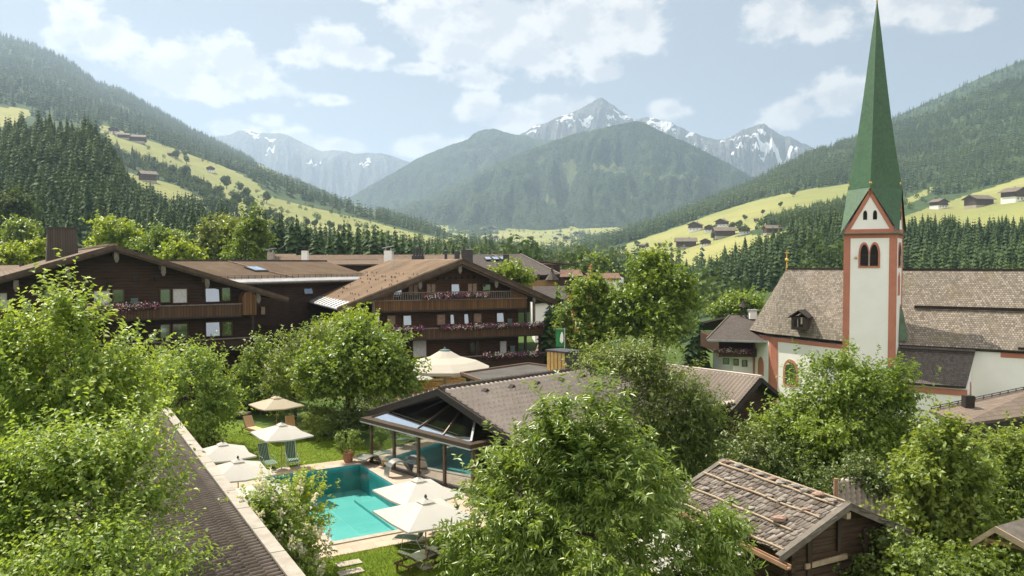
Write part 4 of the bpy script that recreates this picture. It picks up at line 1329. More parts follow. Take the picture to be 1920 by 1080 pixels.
m_clad = mat_boards('chimney_cladding', (.052, .042, .034), (.085, .068, .054), pitch=.18)
def hotel_long():
    fr = Frame(370, 570, 63, 33)
    h = thing('chalet', 'long dark chalet with low gable, tall clad chimney and two balconies', 'chalet', tuple(fr.P(0, -.5)))
    W = 1.5
    ua, za, ul, zl, ur, zr = gable_house_roof(fr, (213, 459), (541, 557), W, 26, h, m_tile_brown_uv, m_verge, thick=.28)
    # walls
    uw0, uw1 = ul+1.6, fr.hit(470, 600, 0)[0]
    def roofz(u): return (za + (zl-za)*(ua-u)/(ua-ul) if u < ua else za + (zr-za)*(u-ua)/(ur-ua)) - .36
    mb = MB()
    pts = [fr.P(uw0, -2), fr.P(uw1, -2), fr.P(uw1, roofz(uw1)), fr.P(ua, roofz(ua)), fr.P(uw0, roofz(uw0))]
    mb.prism(pts, -fr.n*24)
    mb.build('wall', m_wood_dark, h)
    for p in ((218, 474), (126, 502), (306, 500), (388, 524), (484, 552), (30, 528)):
        bracket(fr, p[0], p[1], W-.25, h)
    # round log ends under the gable
    for (x, y) in ((73, 526), (208, 525), (253, 523), (295, 521)):
        u, z = fr.hit(x, y, .1); m = MB(); m.obox(fr.P(u-.16, z-.16, 0), fr.a*.32, fr.n*.22, Vector((0, 0, .3))); m.build('log_end', m_trim_dark, h)
    # balconies
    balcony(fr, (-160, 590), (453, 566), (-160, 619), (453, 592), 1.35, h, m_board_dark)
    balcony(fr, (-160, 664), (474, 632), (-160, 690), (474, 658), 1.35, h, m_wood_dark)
    # rounded wooden end screen of the upper balcony
    u0, z0 = fr.hit(455, 591, 1.36); u1, _ = fr.hit(481, 591, 1.36); zt = fr.hit(468, 546, 1.36)[1]
    mb = MB(); pts = [fr.P(u0, z0, 1.36), fr.P(u1, z0, 1.36)]
    for k in range(9):
        t = math.pi*k/8; pts.append(fr.P((u0+u1)/2 + (u1-u0)/2*math.cos(t), zt-.55+.55*math.sin(t), 1.36))
    mb.prism(pts, -fr.n*1.2); mb.build('end_screen', m_board_brown, h)
    # posts between the storeys
    for x in (258, 474):
        u, z1 = fr.hit(x, 592, 1.2); _, z0 = fr.hit(x, 634, 1.2)
        m = MB(); m.obox(fr.P(u-.1, z0-.2, 1.05), fr.a*.2, fr.n*.2, Vector((0, 0, z1-z0+.4))); m.build('post', m_trim_dark, h)
    wins = [((0, 550, 13, 577), m_blind, 0, 0), ((83, 548, 95, 568), m_pane_tree, 0, 0), ((102, 547, 124, 574), m_blind, 0, 0),
            ((176, 546, 205, 572), m_blind, 0, 0), ((212, 544, 231, 568), m_pane_tree, 0, 0), ((301, 543, 318, 566), m_pane_tree, 0, 0), ((324, 542, 350, 567), m_blind, 0, 0),
            ((385, 541, 410, 565), m_pane, .16, 0), ((416, 540, 431, 563), m_pane_tree, 0, 0),
            ((301, 609, 318, 633), m_pane_tree, 0, 0), ((324, 608, 351, 632), m_pane_tree, 0, 0), ((386, 605, 411, 629), m_pane, .12, 0), ((417, 604, 434, 628), m_pane_tree, 0, 0)]
    for rect, pn, ti, mu in wins:
        window(fr, rect, h, pn, 0, .12, .08, ti, mu)
    for rect in ((261, 606, 270, 640), (270, 690, 470, 700)):
        u0, z1 = fr.hit(rect[0], rect[1]); u1, z0 = fr.hit(rect[2], rect[3])
    m = MB(); u0, z1 = fr.hit(262, 603); u1, z0 = fr.hit(271, 643); m.obox(fr.P(u0, z0, .01), fr.a*(u1-u0), fr.n*.05, Vector((0, 0, z1-z0))); m.build('door', m_dark, h)
    # wing wall to the right of the gable, set back
    # chimney clad in boards
    ctr = at(116, 470, 66)
    zt = at(116, 428, 66).z; zb = zt-3.6
    k = 66/FPX
    mb = MB()
    def ring(z, hw): return [ctr_z(ctr, dx, dy, z, hw, fr) for dx, dy in ((-1, -1), (1, -1), (1, 1), (-1, 1))]
    def ctr_z(c, dx, dy, z, hw, fr):
        v = Vector((c.x, c.y, 0)) + fr.a*dx*hw + fr.n*(-dy)*hw*.8
        return Vector((v.x, v.y, z))
    a_, b_ = ring(zb, 1.20), ring(zt, 1.02)
    mb.add(a_+b_, [(0, 1, 5, 4), (1, 2, 6, 5), (2, 3, 7, 6), (3, 0, 4, 7), (4, 5, 6, 7)])
    ch = mb.build('chimney', m_clad, h)
    mb = MB(); c_ = ring(zt, 1.12)
    mb.prism(c_, Vector((0, 0, .07))); mb.build('chimney_cap', m_sheet_dark, ch)
    # ridge capping piece
    p0, p1 = fr.P(ua, za+.02, W-.6), fr.P(ua, za+.02, W-26)
    mb = MB(); mb.bar(p0, p1, .7, .14); mb.build('ridge_cap', m_verge_lit_tone, h)
    fx = [((156, 577), (188, 575)), ((191, 576), (214, 574)), ((216, 575), (244, 574)), ((247, 574), (298, 571))]
    for i, (a_, b_) in enumerate(fx):
        flower_box(fr, (a_[0], a_[1]), (b_[0], b_[1]), 1.42, ['planter of pale pink and white flowers at the leafy end of the dark chalet balcony', 'short planter of faded flowers on the upper balcony of the dark chalet', 'planter of pink and white petunias in mid balcony of the dark chalet', 'planter of magenta petunias on the dark chalet balcony before the boarded stretch'][i], 'flower boxes of the dark chalet', 300+i, None)
    for i, (x, y, lab, mt) in enumerate(((50, 567, 'grey blue slatted chair on upper chalet balcony behind the leaning branches', m_chair_grey), (253, 561, 'teal slatted chair behind the magenta flowers on the upper chalet balcony', m_chair_teal), (286, 628, 'grey blue slatted chair on the lower chalet balcony by a dark door', m_chair_grey))):
        balcony_chair(fr, x, y, .8, lab, mt, None, R(33))
    return fr

m_tile_brown_uv = mat_brickuv('brown_tile_courses', (.20, .135, .090), (.145, .097, .066), (.060, .040, .028), .32, .36, .03, 0, .6, .45, (.10, .078, .05))
m_tile_grey_uv = mat_brickuv('dark_slate_courses', (.105, .085, .075), (.075, .062, .055), (.03, .025, .022), .34, .36, .025, 0, .6, .4)
m_tile_red_uv = mat_brickuv('reddish_tile_courses', (.24, .135, .095), (.19, .105, .075), (.07, .04, .03), .32, .36, .03, 0, .6, .4)

def hotel_gabled():
    fr = Frame(865, 560, 74, 24)
    h = thing('chalet', 'brown gabled chalet with three flowered balconies and mossy tile roof', 'chalet', tuple(fr.P(0, -.5)))
    W = 1.7
    ua, za = fr.hit(866, 486, W); ur, zr = fr.hit(1046, 566, W); ul, zl = fr.hit(632, 578, W)
    D = 24
    # sunny slope with tile relief
    c00, c10, c11, c01 = fr.P(ul, zl, W-D), fr.P(ul, zl, W), fr.P(ua, za, W), fr.P(ua, za, W-D)
    f0 = .10
    lo = lambda p, q: p.lerp(q, f0)
    tiled('roof_slope', lo(c00, c01), lo(c10, c11), c11, c01, 70, 34, m_tile_brown, h, .030, .045, 6)
    roof_quad('roof_deck', fr.P(ul, zl-.06, W-D), fr.P(ul, zl-.06, W-.02), fr.P(ua, za-.06, W-.02), fr.P(ua, za-.06, W-D), m_trim, h, .22)
    mb = MB(); mb.prism([c00+Vector((0, 0, .01)), c10+Vector((0, 0, .01)), lo(c10, c11)+Vector((0, 0, .05)), lo(c00, c01)+Vector((0, 0, .05))], Vector((0, 0, .03)))
    es = mb.build('eave_sheet', m_sheet, h)
    mb = MB()
    for k in range(18):
        q = k/17; a_ = c00.lerp(c10, q); b_ = lo(c00, c01).lerp(lo(c10, c11), q)
        mb.bar(a_+Vector((0, 0, .07)), b_+Vector((0, 0, .10)), .03, .05)
    mb.build('seam', m_sheet_dark, es)
    mb = MB(); mb.tube([c00+Vector((0, 0, -.08)), c10+Vector((0, 0, -.08))], .09, 8); mb.build('gutter', m_sheet, h)
    roof_quad('roof_slope', fr.P(ur, zr, W), fr.P(ur, zr, W-D), fr.P(ua, za, W-D), fr.P(ua, za, W), m_tile_brown_uv, h, .28)
    mb = MB()
    rng = random.Random(5)
    for k in range(90):
        s, t = rng.random(), .14+.5*rng.random()
        row = round(t*14)/14
        p = c00.lerp(c10, s).lerp(c01.lerp(c11, s), row)
        mb.box(p+Vector((0, 0, .14)), .06, .06, .16)
    mb.build('snow_guard', m_sheet_dark, h)
    for (ue, ze, mt) in ((ul, zl, m_verge_lit_tone), (ur, zr, m_verge)):
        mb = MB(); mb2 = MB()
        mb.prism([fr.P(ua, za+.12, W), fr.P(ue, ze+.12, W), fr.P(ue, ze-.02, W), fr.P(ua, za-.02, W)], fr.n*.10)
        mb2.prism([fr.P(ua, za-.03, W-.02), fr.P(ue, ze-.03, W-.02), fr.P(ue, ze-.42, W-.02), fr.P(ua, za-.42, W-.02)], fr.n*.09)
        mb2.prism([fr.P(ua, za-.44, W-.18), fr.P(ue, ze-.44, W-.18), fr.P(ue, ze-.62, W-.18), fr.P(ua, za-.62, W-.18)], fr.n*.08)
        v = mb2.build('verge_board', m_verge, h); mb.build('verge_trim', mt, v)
    def roofz(u): return (za + (zl-za)*(ua-u)/(ua-ul) if u < ua else za + (zr-za)*(u-ua)/(ur-ua)) - .34
    uw0, uw1 = fr.hit(697, 590)[0], fr.hit(972, 590)[0]
    uw2 = fr.hit(985, 590)[0]
    mb = MB(); mb.prism([fr.P(uw0, -2), fr.P(uw1, -2), fr.P(uw1, roofz(uw1)), fr.P(ua, roofz(ua)), fr.P(uw0, roofz(uw0))], -fr.n*22)
    mb.build('wall', m_wood_brown, h)
    # balconies
    b = []
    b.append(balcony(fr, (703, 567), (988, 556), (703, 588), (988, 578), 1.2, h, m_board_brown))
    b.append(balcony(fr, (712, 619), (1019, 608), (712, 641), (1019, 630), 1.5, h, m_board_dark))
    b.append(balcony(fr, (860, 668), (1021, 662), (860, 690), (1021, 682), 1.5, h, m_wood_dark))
    # baluster rail set on top of the upper balcony
    u0, z1 = fr.hit(738, 556, 1.16); u1, _ = fr.hit(957, 551, 1.16); z0 = b[0][3]
    mb = MB()
    n = 52
    for k in range(n+1):
        u = u0+(u1-u0)*k/n; mb.obox(fr.P(u-.035, z0, 1.10), fr.a*.07, fr.n*.07, Vector((0, 0, .62)))
    mb.obox(fr.P(u0, z0+.62, 1.06), fr.a*(u1-u0), fr.n*.16, Vector((0, 0, .09)))
    mb.build('baluster_rail', m_trim_grey, h)
    # boarded cheeks beside the top balcony
    for (xa, xb, ya, yb) in ((703, 737, 549, 567), (957, 988, 541, 557)):
        u0, _ = fr.hit(xa, 560, 1.15); u1, _ = fr.hit(xb, 560, 1.15); za_ = b[0][3]; top0 = min(roofz(u0), fr.hit(xa, ya, 1.15)[1]); top1 = min(roofz(u1), fr.hit(xb, yb-9 if xa > 900 else yb-14, 1.15)[1])
        if xa < 900: top0 = min(roofz(u0)-.3, za_+.5); top1 = min(roofz(u1)-.3, za_+1.6)
        else: top0 = min(roofz(u0)-.3, za_+1.3); top1 = min(roofz(u1)-.3, za_+.45)
        mb = MB(); mb.prism([fr.P(u0, za_, 1.13), fr.P(u1, za_, 1.13), fr.P(u1, top1, 1.13), fr.P(u0, top0, 1.13)], fr.n*.06); mb.build('cheek_boards', m_board_brown, h)
    for x, ya, yb in ((1001, 553, 608), (700, 556, 590), (985, 578, 662), (1012, 628, 690), (893, 640, 668)):
        u, zt = fr.hit(x, ya, 1.1); _, zb = fr.hit(x, yb, 1.1)
        mb = MB(); mb.obox(fr.P(u-.11, zb, 1.0), fr.a*.22, fr.n*.2, Vector((0, 0, zt-zb))); mb.build('post', m_trim_grey if x in (1001, 700) else m_trim_dark, h)
    for p in ((862, 498), (787, 527), (930, 525), (700, 555), (1001, 552)):
        bracket(fr, p[0], p[1], W-.25, h)
    for k in range(7):
        u, z = fr.hit(820+k*11.5, 522-.3*k, .02); mb = MB(); mb.lathe((0, 0, 0), [(.12, 0)], 10)
        mb = MB(); mb.prism([fr.P(u+.15*math.cos(t*.785), z+.15*math.sin(t*.785), .01) for t in range(8)], fr.n*.04); mb.build('vent_hole', m_dark, h)
    wins = [((737, 536, 752, 556), m_pane, .14), ((766, 533, 783, 553), m_curtain, 0), ((800, 533, 816, 551), m_curtain, 0), ((846, 533, 860, 552), m_pane, .16), ((877, 532, 893, 551), m_curtain, 0), ((905, 534, 919, 551), m_pane_tree, 0),
            ((702, 594, 711, 604), m_pane, .10), ((726, 592, 741, 608), m_curtain, 0), ((756, 592, 770, 609), m_pane, .14), ((819, 590, 834, 608), m_curtain, 0), ((844, 590, 850, 607), m_pane, .16), ((870, 589, 877, 606), m_pane, .16), ((888, 588, 902, 604), m_curtain, 0), ((931, 587, 943, 603), m_pane, .16),
            ((882, 643, 896, 661), m_pane_tree, 0), ((937, 640, 949, 662), m_blind, 0)]
    for rect, pn, ti in wins: window(fr, rect, h, pn, 0, .13, .09, ti, pn is m_curtain and rect[1] < 545)
    window(fr, (774, 639, 799, 668), h, m_blind, 0, .13, .09, name='blind_window')
    # roof chimney with antennas
    c = at(876, 480, 79); s = 79/FPX
    zt = at(876, 470, 79).z
    mb = MB(); mb.obox(Vector((c.x-.55, c.y-.4, za-1.2)), (1.1, 0, 0), (0, .8, 0), (0, 0, zt-za+1.3)); ch = mb.build('chimney', m_sheet_dark, h)
    mb = MB(); mb.obox(Vector((c.x-.1, c.y-.5, zt+.1)), (.7, 0, 0), (0, 1, 0), (0, 0, .06)); mb.build('chimney_cap', m_sheet, ch)
    mb = MB(); mb.tube([(c.x-.3, c.y, zt), (c.x-.3, c.y, zt+.9)], .03, 6); mb.tube([(c.x+.1, c.y, zt), (c.x+.1, c.y, zt+.5)], .05, 6); mb.build('vent_pipe', m_sheet_dark, ch)
    p = at(738, 483, 82); mb = MB(); mb.tube([p-Vector((0, 0, 1.2)), p+Vector((0, 0, .55))], .05, 6); mb.build('vent_pipe', m_sheet, h)
    # flowers
    top_ = [(792, 810), (813, 828), (832, 848), (851, 868), (871, 887), (890, 912)]
    labs = ['pink and purple', 'purple', 'red pink and white', 'lilac', 'white and violet', 'violet']
    for i, (x0, x1) in enumerate(top_):
        y = 556.5-(x0-790)*.035
        flower_box(fr, (x0, y), (x1, y), 1.24, 'planter of violet pink and white petunias along the top balcony of the gabled chalet', 'flower boxes of the top balcony', 320+i, None, 0)
    mid = [(718, 732), (735, 750), (753, 772), (774, 792), (824, 842), (845, 862), (865, 884), (887, 906), (909, 928), (931, 950), (953, 972), (975, 994), (997, 1018)]
    for i, (x0, x1) in enumerate(mid):
        y = 617.5-(x0-720)*.036
        flower_box(fr, (x0, y), (x1, y), 1.54, 'planter of violet pink and white petunias along the middle balcony of the gabled chalet', 'flower boxes of the middle balcony', 340+i, None, 0)
    for i, (x0, x1) in enumerate([(904, 922), (925, 944), (947, 966), (969, 988), (991, 1012)]):
        y = 666-(x0-904)*.036
        flower_box(fr, (x0, y), (x1, y), 1.54, 'planter of violet pink and white petunias along the lowest balcony of the gabled chalet', 'flower boxes of the lowest balcony', 360+i, None, 0)
    for i, (x, y, lab, mt) in enumerate(((958, 599, 'dark teal chair in the open corner of the middle balcony', m_chair_teal), (963, 650, 'teal chair on the lowest balcony beside a pale blind', m_chair_teal))):
        balcony_chair(fr, x, y, .8, lab, mt, None, R(24))
    return fr

def wing():
    """the wing between the two chalets"""
    h = thing('chalet_wing', 'dark wing with tan tiled roof, skylight and snow rail between both chalets', 'building', tuple(at(580, 600, 84)))
    eL, eR = at(330, 536, 66), at(712, 521, 88)
    eL.z = eR.z = (eL.z+eR.z)/2
    d = (eR-eL).normalized(); back = Vector((-d.y, d.x, 0))
    rL, rR = eL+back*8, eR+back*8
    z = at(520, 490, 84).z
    # find the ridge height from the picture at the ridge's own depth
    m = rL.lerp(rR, .5); pm = at(520, 490, m.y)
    rL.z = rR.z = pm.z
    f = .13
    tiled('roof_slope', eL.lerp(rL, f), eR.lerp(rR, f), rR, rL, 105, 22, m_tile_tan, h, .014, .02, 6)
    roof_quad('roof_deck', eL-Vector((0, 0, .08)), eR-Vector((0, 0, .08)), rR-Vector((0, 0, .08)), rL-Vector((0, 0, .08)), m_trim, h, .2)
    mb = MB(); mb.prism([eL, eR, eR.lerp(rR, f), eL.lerp(rL, f)], Vector((0, 0, .04))); mb.build('eave_sheet', m_sheet, h)
    mb = MB()
    for k in range(34):
        p = eL.lerp(eR, k/33).lerp(rL.lerp(rR, k/33), f+.02); mb.bar(p, p+Vector((0, 0, .32)), .04, .04)
    for zz in (.16, .30): mb.bar(eL.lerp(rL, f+.02)+Vector((0, 0, zz)), eR.lerp(rR, f+.02)+Vector((0, 0, zz)), .035, .035)
    mb.build('snow_rail', m_sheet_dark, h)
    mb = MB(); mb.tube([eL-Vector((0, 0, .1))-back*.05, eR-Vector((0, 0, .1))-back*.05], .09, 8); mb.build('gutter', m_trim_grey, h)
    mb = MB(); mb.bar(rL+Vector((0, 0, .08)), rR+Vector((0, 0, .08)), .25, .16); mb.build('ridge_cap', m_tile_dark, h)
    w0, w1 = eL+back*.9, eR+back*.9
    mb = MB(); a = Vector((w0.x, w0.y, -2)); mb.obox(a, w1-w0, back*9, Vector((0, 0, eL.z-.2+2))); mb.build('wall', m_wood_dark, h)
    # windows on the wing wall
    fr = Frame(576, 545, 80, math.degrees(math.atan2(d.y, d.x)))
    fr.O = Vector((w0.x, w0.y, 0)); 
    for rect, pn, ti in (((569, 541, 584, 550), m_pane, .3), ((488, 576, 496, 589), m_curtain, 0), ((690, 536, 702, 547), m_pane, .2)):
        window(fr, rect, h, pn, 0, .12, .07, ti)
    # skylight
    p = eL.lerp(eR, .36).lerp(rL.lerp(rR, .36), .62)
    def on(s, t): return eL.lerp(eR, s).lerp(rL.lerp(rR, s), t)
    n = (eR-eL).cross(rL-eL).normalized(); n = n if n.z > 0 else -n
    best = min(((s/400, t/40) for s in range(400) for t in range(40)), key=lambda q: abs(pxof(on(*q))[0]-480)+abs(pxof(on(*q))[1]-506))
    s0, t0 = best; ds, dt = .032, .10
    q = [on(s0-ds, t0-dt)+n*.06, on(s0+ds, t0-dt)+n*.06, on(s0+ds, t0+dt)+n*.06, on(s0-ds, t0+dt)+n*.06]
    mb = MB(); mb.prism(q, n*.12); sk = mb.build('skylight', m_sheet_dark, h)
    c = sum(q, Vector((0, 0, 0)))/4
    mb = MB(); mb.prism([c+(x-c)*.84+n*.125 for x in q], n*.02); mb.build('pane', m_skypane, sk)
    # pale flashing strip beside the skylight
    mb = MB(); mb.bar(on(s0+ds*.2, t0+dt*1.1+.02)+n*.08, on(s0+.075, .14)+n*.08, .22, .05); mb.bar(on(s0-.02, .98)+n*.08, on(s0+ds*.1, t0+dt*1.3)+n*.08, .2, .05); mb.build('flashing', m_verge_lit_tone, h)

def pxof(p):
    v = Vector(p)-CAM
    dpt = v.dot(_f)
    return (960+v.x/dpt*FPX, 540-v.dot(_u)/dpt*FPX)
m_skypane = mat_glass('skylight_glass', (.25, .27, .3), .75, .1)

def back_roofs():
    # brown roof behind the wing
    def simple_roof(name, label, pts_px, zfix, mat, wallmat, cat='building', down=5.0, group=None, Ys=None):
        """pts: eave left, eave right, ridge right, ridge left as (px, py, Y)"""
        P = [at(*p) for p in pts_px]
        h = thing(name, label, cat, tuple(P[0]-Vector((0, 0, down))))
        roof_quad('roof_slope', P[0], P[1], P[2], P[3], mat, h, .25)
        # far slope
        e = (P[3]-P[0]); bk = Vector((e.x, e.y, 0))
        Q = [P[0]+bk*2, P[1]+bk*2]
        roof_quad('roof_slope', Q[1], Q[0], P[3], P[2], mat, h, .25)
        a, b = P[0].lerp(P[3], .12), P[1].lerp(P[2], .12)
        mb = MB()
        z0 = min(a.z, b.z)-down
        base = [Vector((p.x, p.y, z0)) for p in (a, b, b+bk*1.7, a+bk*1.7)]
        mb.add(base+[Vector((p.x, p.y, q-.3)) for p, q in zip(base, (a.z, b.z, b.z, a.z))], [(0, 1, 5, 4), (1, 2, 6, 5), (2, 3, 7, 6), (3, 0, 4, 7)])
        g1 = [a-Vector((0, 0, .3)), a+bk*1.7-Vector((0, 0, .3)), P[3]+(P[2]-P[3])*.02-Vector((0, 0, .35))]
        mb.poly(g1); mb.poly([b-Vector((0, 0, .3)), P[2]-(P[2]-P[3])*.02-Vector((0, 0, .35)), b+bk*1.7-Vector((0, 0, .3))])
        mb.build('wall', wallmat, h)
        return h, P
    h1, _ = simple_roof('house', 'brown tiled house whose roof shows just behind the wing ridge', [(440, 497, 104), (905, 494, 112), (884, 477, 118), (562, 478, 110)], None, m_tile_brown_uv, m_wood_dark)
    h2, _ = simple_roof('house', 'small brown roofed house beside the birch, behind the long chalet', [(500, 492, 112), (560, 492, 114), (555, 476, 120), (512, 476, 118)], None, m_tile_brown_uv, m_wood_dark)
    h3, P3 = simple_roof('house', 'large dark roofed house with skylights and open belfry behind the gabled chalet', [(900, 521, 100), (1050, 514, 106), (976, 476, 116), (880, 477, 110)], None, m_tile_grey_uv, m_wood_brown)
    def on3(s, t): return P3[0].lerp(P3[1], s).lerp(P3[3].lerp(P3[2], s), t)
    n3 = (P3[1]-P3[0]).cross(P3[3]-P3[0]).normalized(); n3 = n3 if n3.z > 0 else -n3
    for k in range(3):
        s, t = .22+.13*k, .70
        mb = MB(); q = [on3(s, t)+n3*.05, on3(s+.10, t)+n3*.05, on3(s+.10, t+.13)+n3*.05, on3(s, t+.13)+n3*.05]
        mb.prism(q, n3*.1); sk = mb.build('skylight', m_sheet_dark, h3)
        c = sum(q, Vector())/4; mb = MB(); mb.prism([c+(x-c)*.85+n3*.1 for x in q], n3*.03); mb.build('pane', m_skypane, sk)
    for (s0, t0, s1, t1) in ((.42, .99, .66, .02), (.99, .99, 1.0, .0)):
        mb = MB(); mb.bar(on3(s0, t0)+n3*.06, on3(s1, t1)+n3*.06, .28, .08); mb.build('flashing', m_trim_grey, h3)
    p = at(949, 491, 108); mb = MB(); mb.box(p+Vector((0, 0, -.3)), .8, .7, 2.6); c = mb.build('chimney', m_sheet_dark, h3)
    # open belfry storey under the eave of that house
    for (x) in (992, 1010, 1028, 1040):
        a = at(x, 514, 104); b = at(x, 540, 104); mb = MB(); mb.bar(a, b, .3, .3); mb.build('porch_post', m_trim, h3)
    a, b = at(985, 527, 103.5), at(1043, 524, 103.5); mb = MB(); mb.obox(a-Vector((0, 0, 1.2)), b-a, (0, .2, 0), (0, 0, 1.2)); mb.build('porch_rail', MAT('ochre_boards', (.30, .19, .07), (.22, .14, .05), 3), h3)
    a = at(1035, 516, 103); mb = MB(); mb.lathe(a-Vector((0, 0, .6)), [(.9, 0), (.55, .5), (.2, 1.0), (.06, 1.7), (.02, 2.1)], 8); mb.build('turret_cap', m_tile_dark, h3)
    h4, _ = simple_roof('house', 'reddish roofed house between belfry and flowering chestnut', [(1036, 520, 125), (1094, 517, 130), (1088, 505, 136), (1042, 506, 130)], None, m_tile_red_uv, m_wood_brown)
    h5, _ = simple_roof('house', 'low red roofed house glimpsed above the flowering chestnut', [(1092, 522, 150), (1165, 522, 155), (1160, 512, 160), (1098, 512, 156)], None, m_tile_red_uv, m_white)
    h6, _ = simple_roof('house', 'small grey slate roofed house under the belfry', [(1004, 566, 92), (1066, 560, 96), (1058, 536, 102), (998, 537, 98)], None, m_tile_grey_uv, m_white)
    h7, _ = simple_roof('house', 'low beige roofed shed beside the green banner', [(1000, 668, 84), (1052, 664, 86), (1046, 640, 90), (1010, 642, 88)], None, MAT('beige_roof', (.36, .28, .20), (.28, .21, .15), 1), m_stone)
    # chimneys standing on those roofs
    for (x, y0, y1, w, lab, body, cap, Y) in ((572, 489, 470, 11, 'white chimney with flat dark rain cap', m_white, m_trim, 108), (728, 484, 470, 14, 'short white chimney with tilted metal cap', m_white, m_sheet, 96), (508, 489, 473, 11, 'grey chimney behind the long chalet near the birch', m_stone, m_sheet, 108)):
        a, b = at(x, y0+8, Y), at(x, y1, Y); k = Y/FPX
        t = thing('chimney_stack', lab, 'chimney', tuple(a))
        mb = MB(); mb.box((a+b)/2, w*k, w*k, b.z-a.z); mb.build('shaft', body, t)
        mb = MB(); c = b+Vector((0, 0, .28))
        for sx in (-1, 1):
            for sy in (-1, 1): mb.box(b+Vector((sx*w*k*.35, sy*w*k*.35, .13)), .08, .08, .3)
        mb.obox(c-Vector((w*k*.75, w*k*.75, .02)), (w*k*1.5, 0, .25 if cap is m_sheet else 0), (0, w*k*1.5, 0), (0, 0, .09)); mb.build('rain_cap', cap, t)
    t = thing('chimney_stack', 'cluster of dark flue pipes on the far ridge', 'chimney', tuple(at(784, 485, 112)))
    mb = MB(); a = at(784, 481, 112); mb.box(a-Vector((0, 0, .5)), 1.7, .8, 1.2); mb.build('base', m_sheet_dark, t)
    for k in range(4):
        mb = MB(); p = at(776+k*5.3, 478, 112); mb.tube([p-Vector((0, 0, .5)), p+Vector((0, 0, .9))], .16, 8); mb.build('flue', m_sheet_dark, t)
    for (x, lab) in ((836, 'single dark roof vent on the far ridge'), (857, 'squat dark roof vent close to the gabled chalet apex')):
        t = thing('roof_vent', lab, 'vent', tuple(at(x, 482, 112)))
        p = at(x, 480, 112); mb = MB(); mb.tube([p-Vector((0, 0, 1)), p+Vector((0, 0, .6))], .2 if x < 850 else .38, 8); mb.build('pipe', m_sheet_dark, t)
        mb = MB(); mb.lathe(p+Vector((0, 0, .6)), [(.32, 0), (.30, .12), (.05, .22)], 10); mb.build('hood', m_sheet_dark, t)
    # low end of the long chalet's neighbour roof at the picture edge
    h8, P8 = simple_roof('house', 'neighbouring house with tiled roof behind the clad chimney', [(-120, 522, 70), (44, 508, 78), (38, 497, 82), (-120, 500, 78)], None, m_tile_brown_uv, m_wood_dark)
    p = at(41, 500, 78); t = thing('roof_vent', 'short dark flue at the end of the neighbouring roof', 'vent', tuple(p)); mb = MB(); mb.tube([p-Vector((0, 0, .6)), p+Vector((0, 0, .35))], .22, 8); mb.build('pipe', m_sheet_dark, t)

hotel_long(); hotel_gabled(); wing(); back_roofs()

# ---------------------------------------------------------------- the church
m_shingle = mat_brickuv('weathered_larch_shingles', (.40, .345, .285), (.165, .14, .115), (.055, .046, .038), .22, .25, .02, 0, 1.1, .5, (.17, .14, .08), .8, .9)
m_shingle_dark = mat_brickuv('dark_larch_shingles', (.17, .14, .12), (.075, .062, .055), (.03, .025, .022), .16, .24, .02, 0, 1.1, .5, None, .7, .9)
def _green():
    g = NT('green_spire_shingles')
    geo = g.N('ShaderNodeNewGeometry')
    z = g.sep(geo.outputs['Position'])[2]
    q = g.math('DIVIDE', z, .22)
    fr = g.math('FRACT', q)
    s = g.sep(g.tc.outputs['UV'])
    col_i = g.math('ADD', g.math('DIVIDE', s[0], .2), g.math('MULTIPLY', g.math('MODULO', g.math('FLOOR', q), 2.0), .5))
    wn = g.N('ShaderNodeTexWhiteNoise'); wn.noise_dimensions = '2D'
    cb = g.N('ShaderNodeCombineXYZ'); g.L(g.math('FLOOR', col_i), cb.inputs[0]); g.L(g.math('FLOOR', q), cb.inputs[1]); g.L(cb.outputs[0], wn.inputs['Vector'])
    c = g.mix(wn.outputs['Value'], (.014, .058, .022), (.032, .096, .034))
    n = g.noise(.5, 5, .6)
    c = g.mix(g.ramp(n, .35, .7, 0, .5), c, (.035, .10, .035))
    st = g.noise(1.1, 5, .65, stretch=(1, 1, .08))
    c = g.mix(g.ramp(st, .5, .75, 0, .5), c, (.06, .12, .06))
    edge = g.ramp(fr, .0, .16, 1, 0)
    c = g.mix(g.math('MULTIPLY', edge, .55), c, (.008, .045, .016))
    seam = g.ramp(g.math('ABSOLUTE', g.math('SUBTRACT', g.math('FRACT', col_i), .5)), .42, .49)
    h = g.math('SUBTRACT', g.math('SUBTRACT', 1.0, fr), g.math('MULTIPLY', seam, .5))
    return g.done(g.bsdf(c, .5, g.bump(h, .5, .04), 0, .5))
m_green = _green()

def arch_pts(fr, u0, u1, z0, zs, zt, w, n=7):
    """pointed arch outline on the facade"""
    uc = (u0+u1)/2
    pts = [fr.P(u0, z0, w), fr.P(u1, z0, w)]
    for k in range(n+1):
        f = k/n; pts.append(fr.P(u1 + (uc-u1)*(1-math.cos(f*math.pi/2))**1.0 if False else u1-(u1-uc)*f**1.7, zs+(zt-zs)*math.sin(f*math.pi/2)**.9, w))
    for k in range(n-1, -1, -1):
        f = k/n; pts.append(fr.P(u0+(uc-u0)*f**1.7, zs+(zt-zs)*math.sin(f*math.pi/2)**.9, w))
    return pts

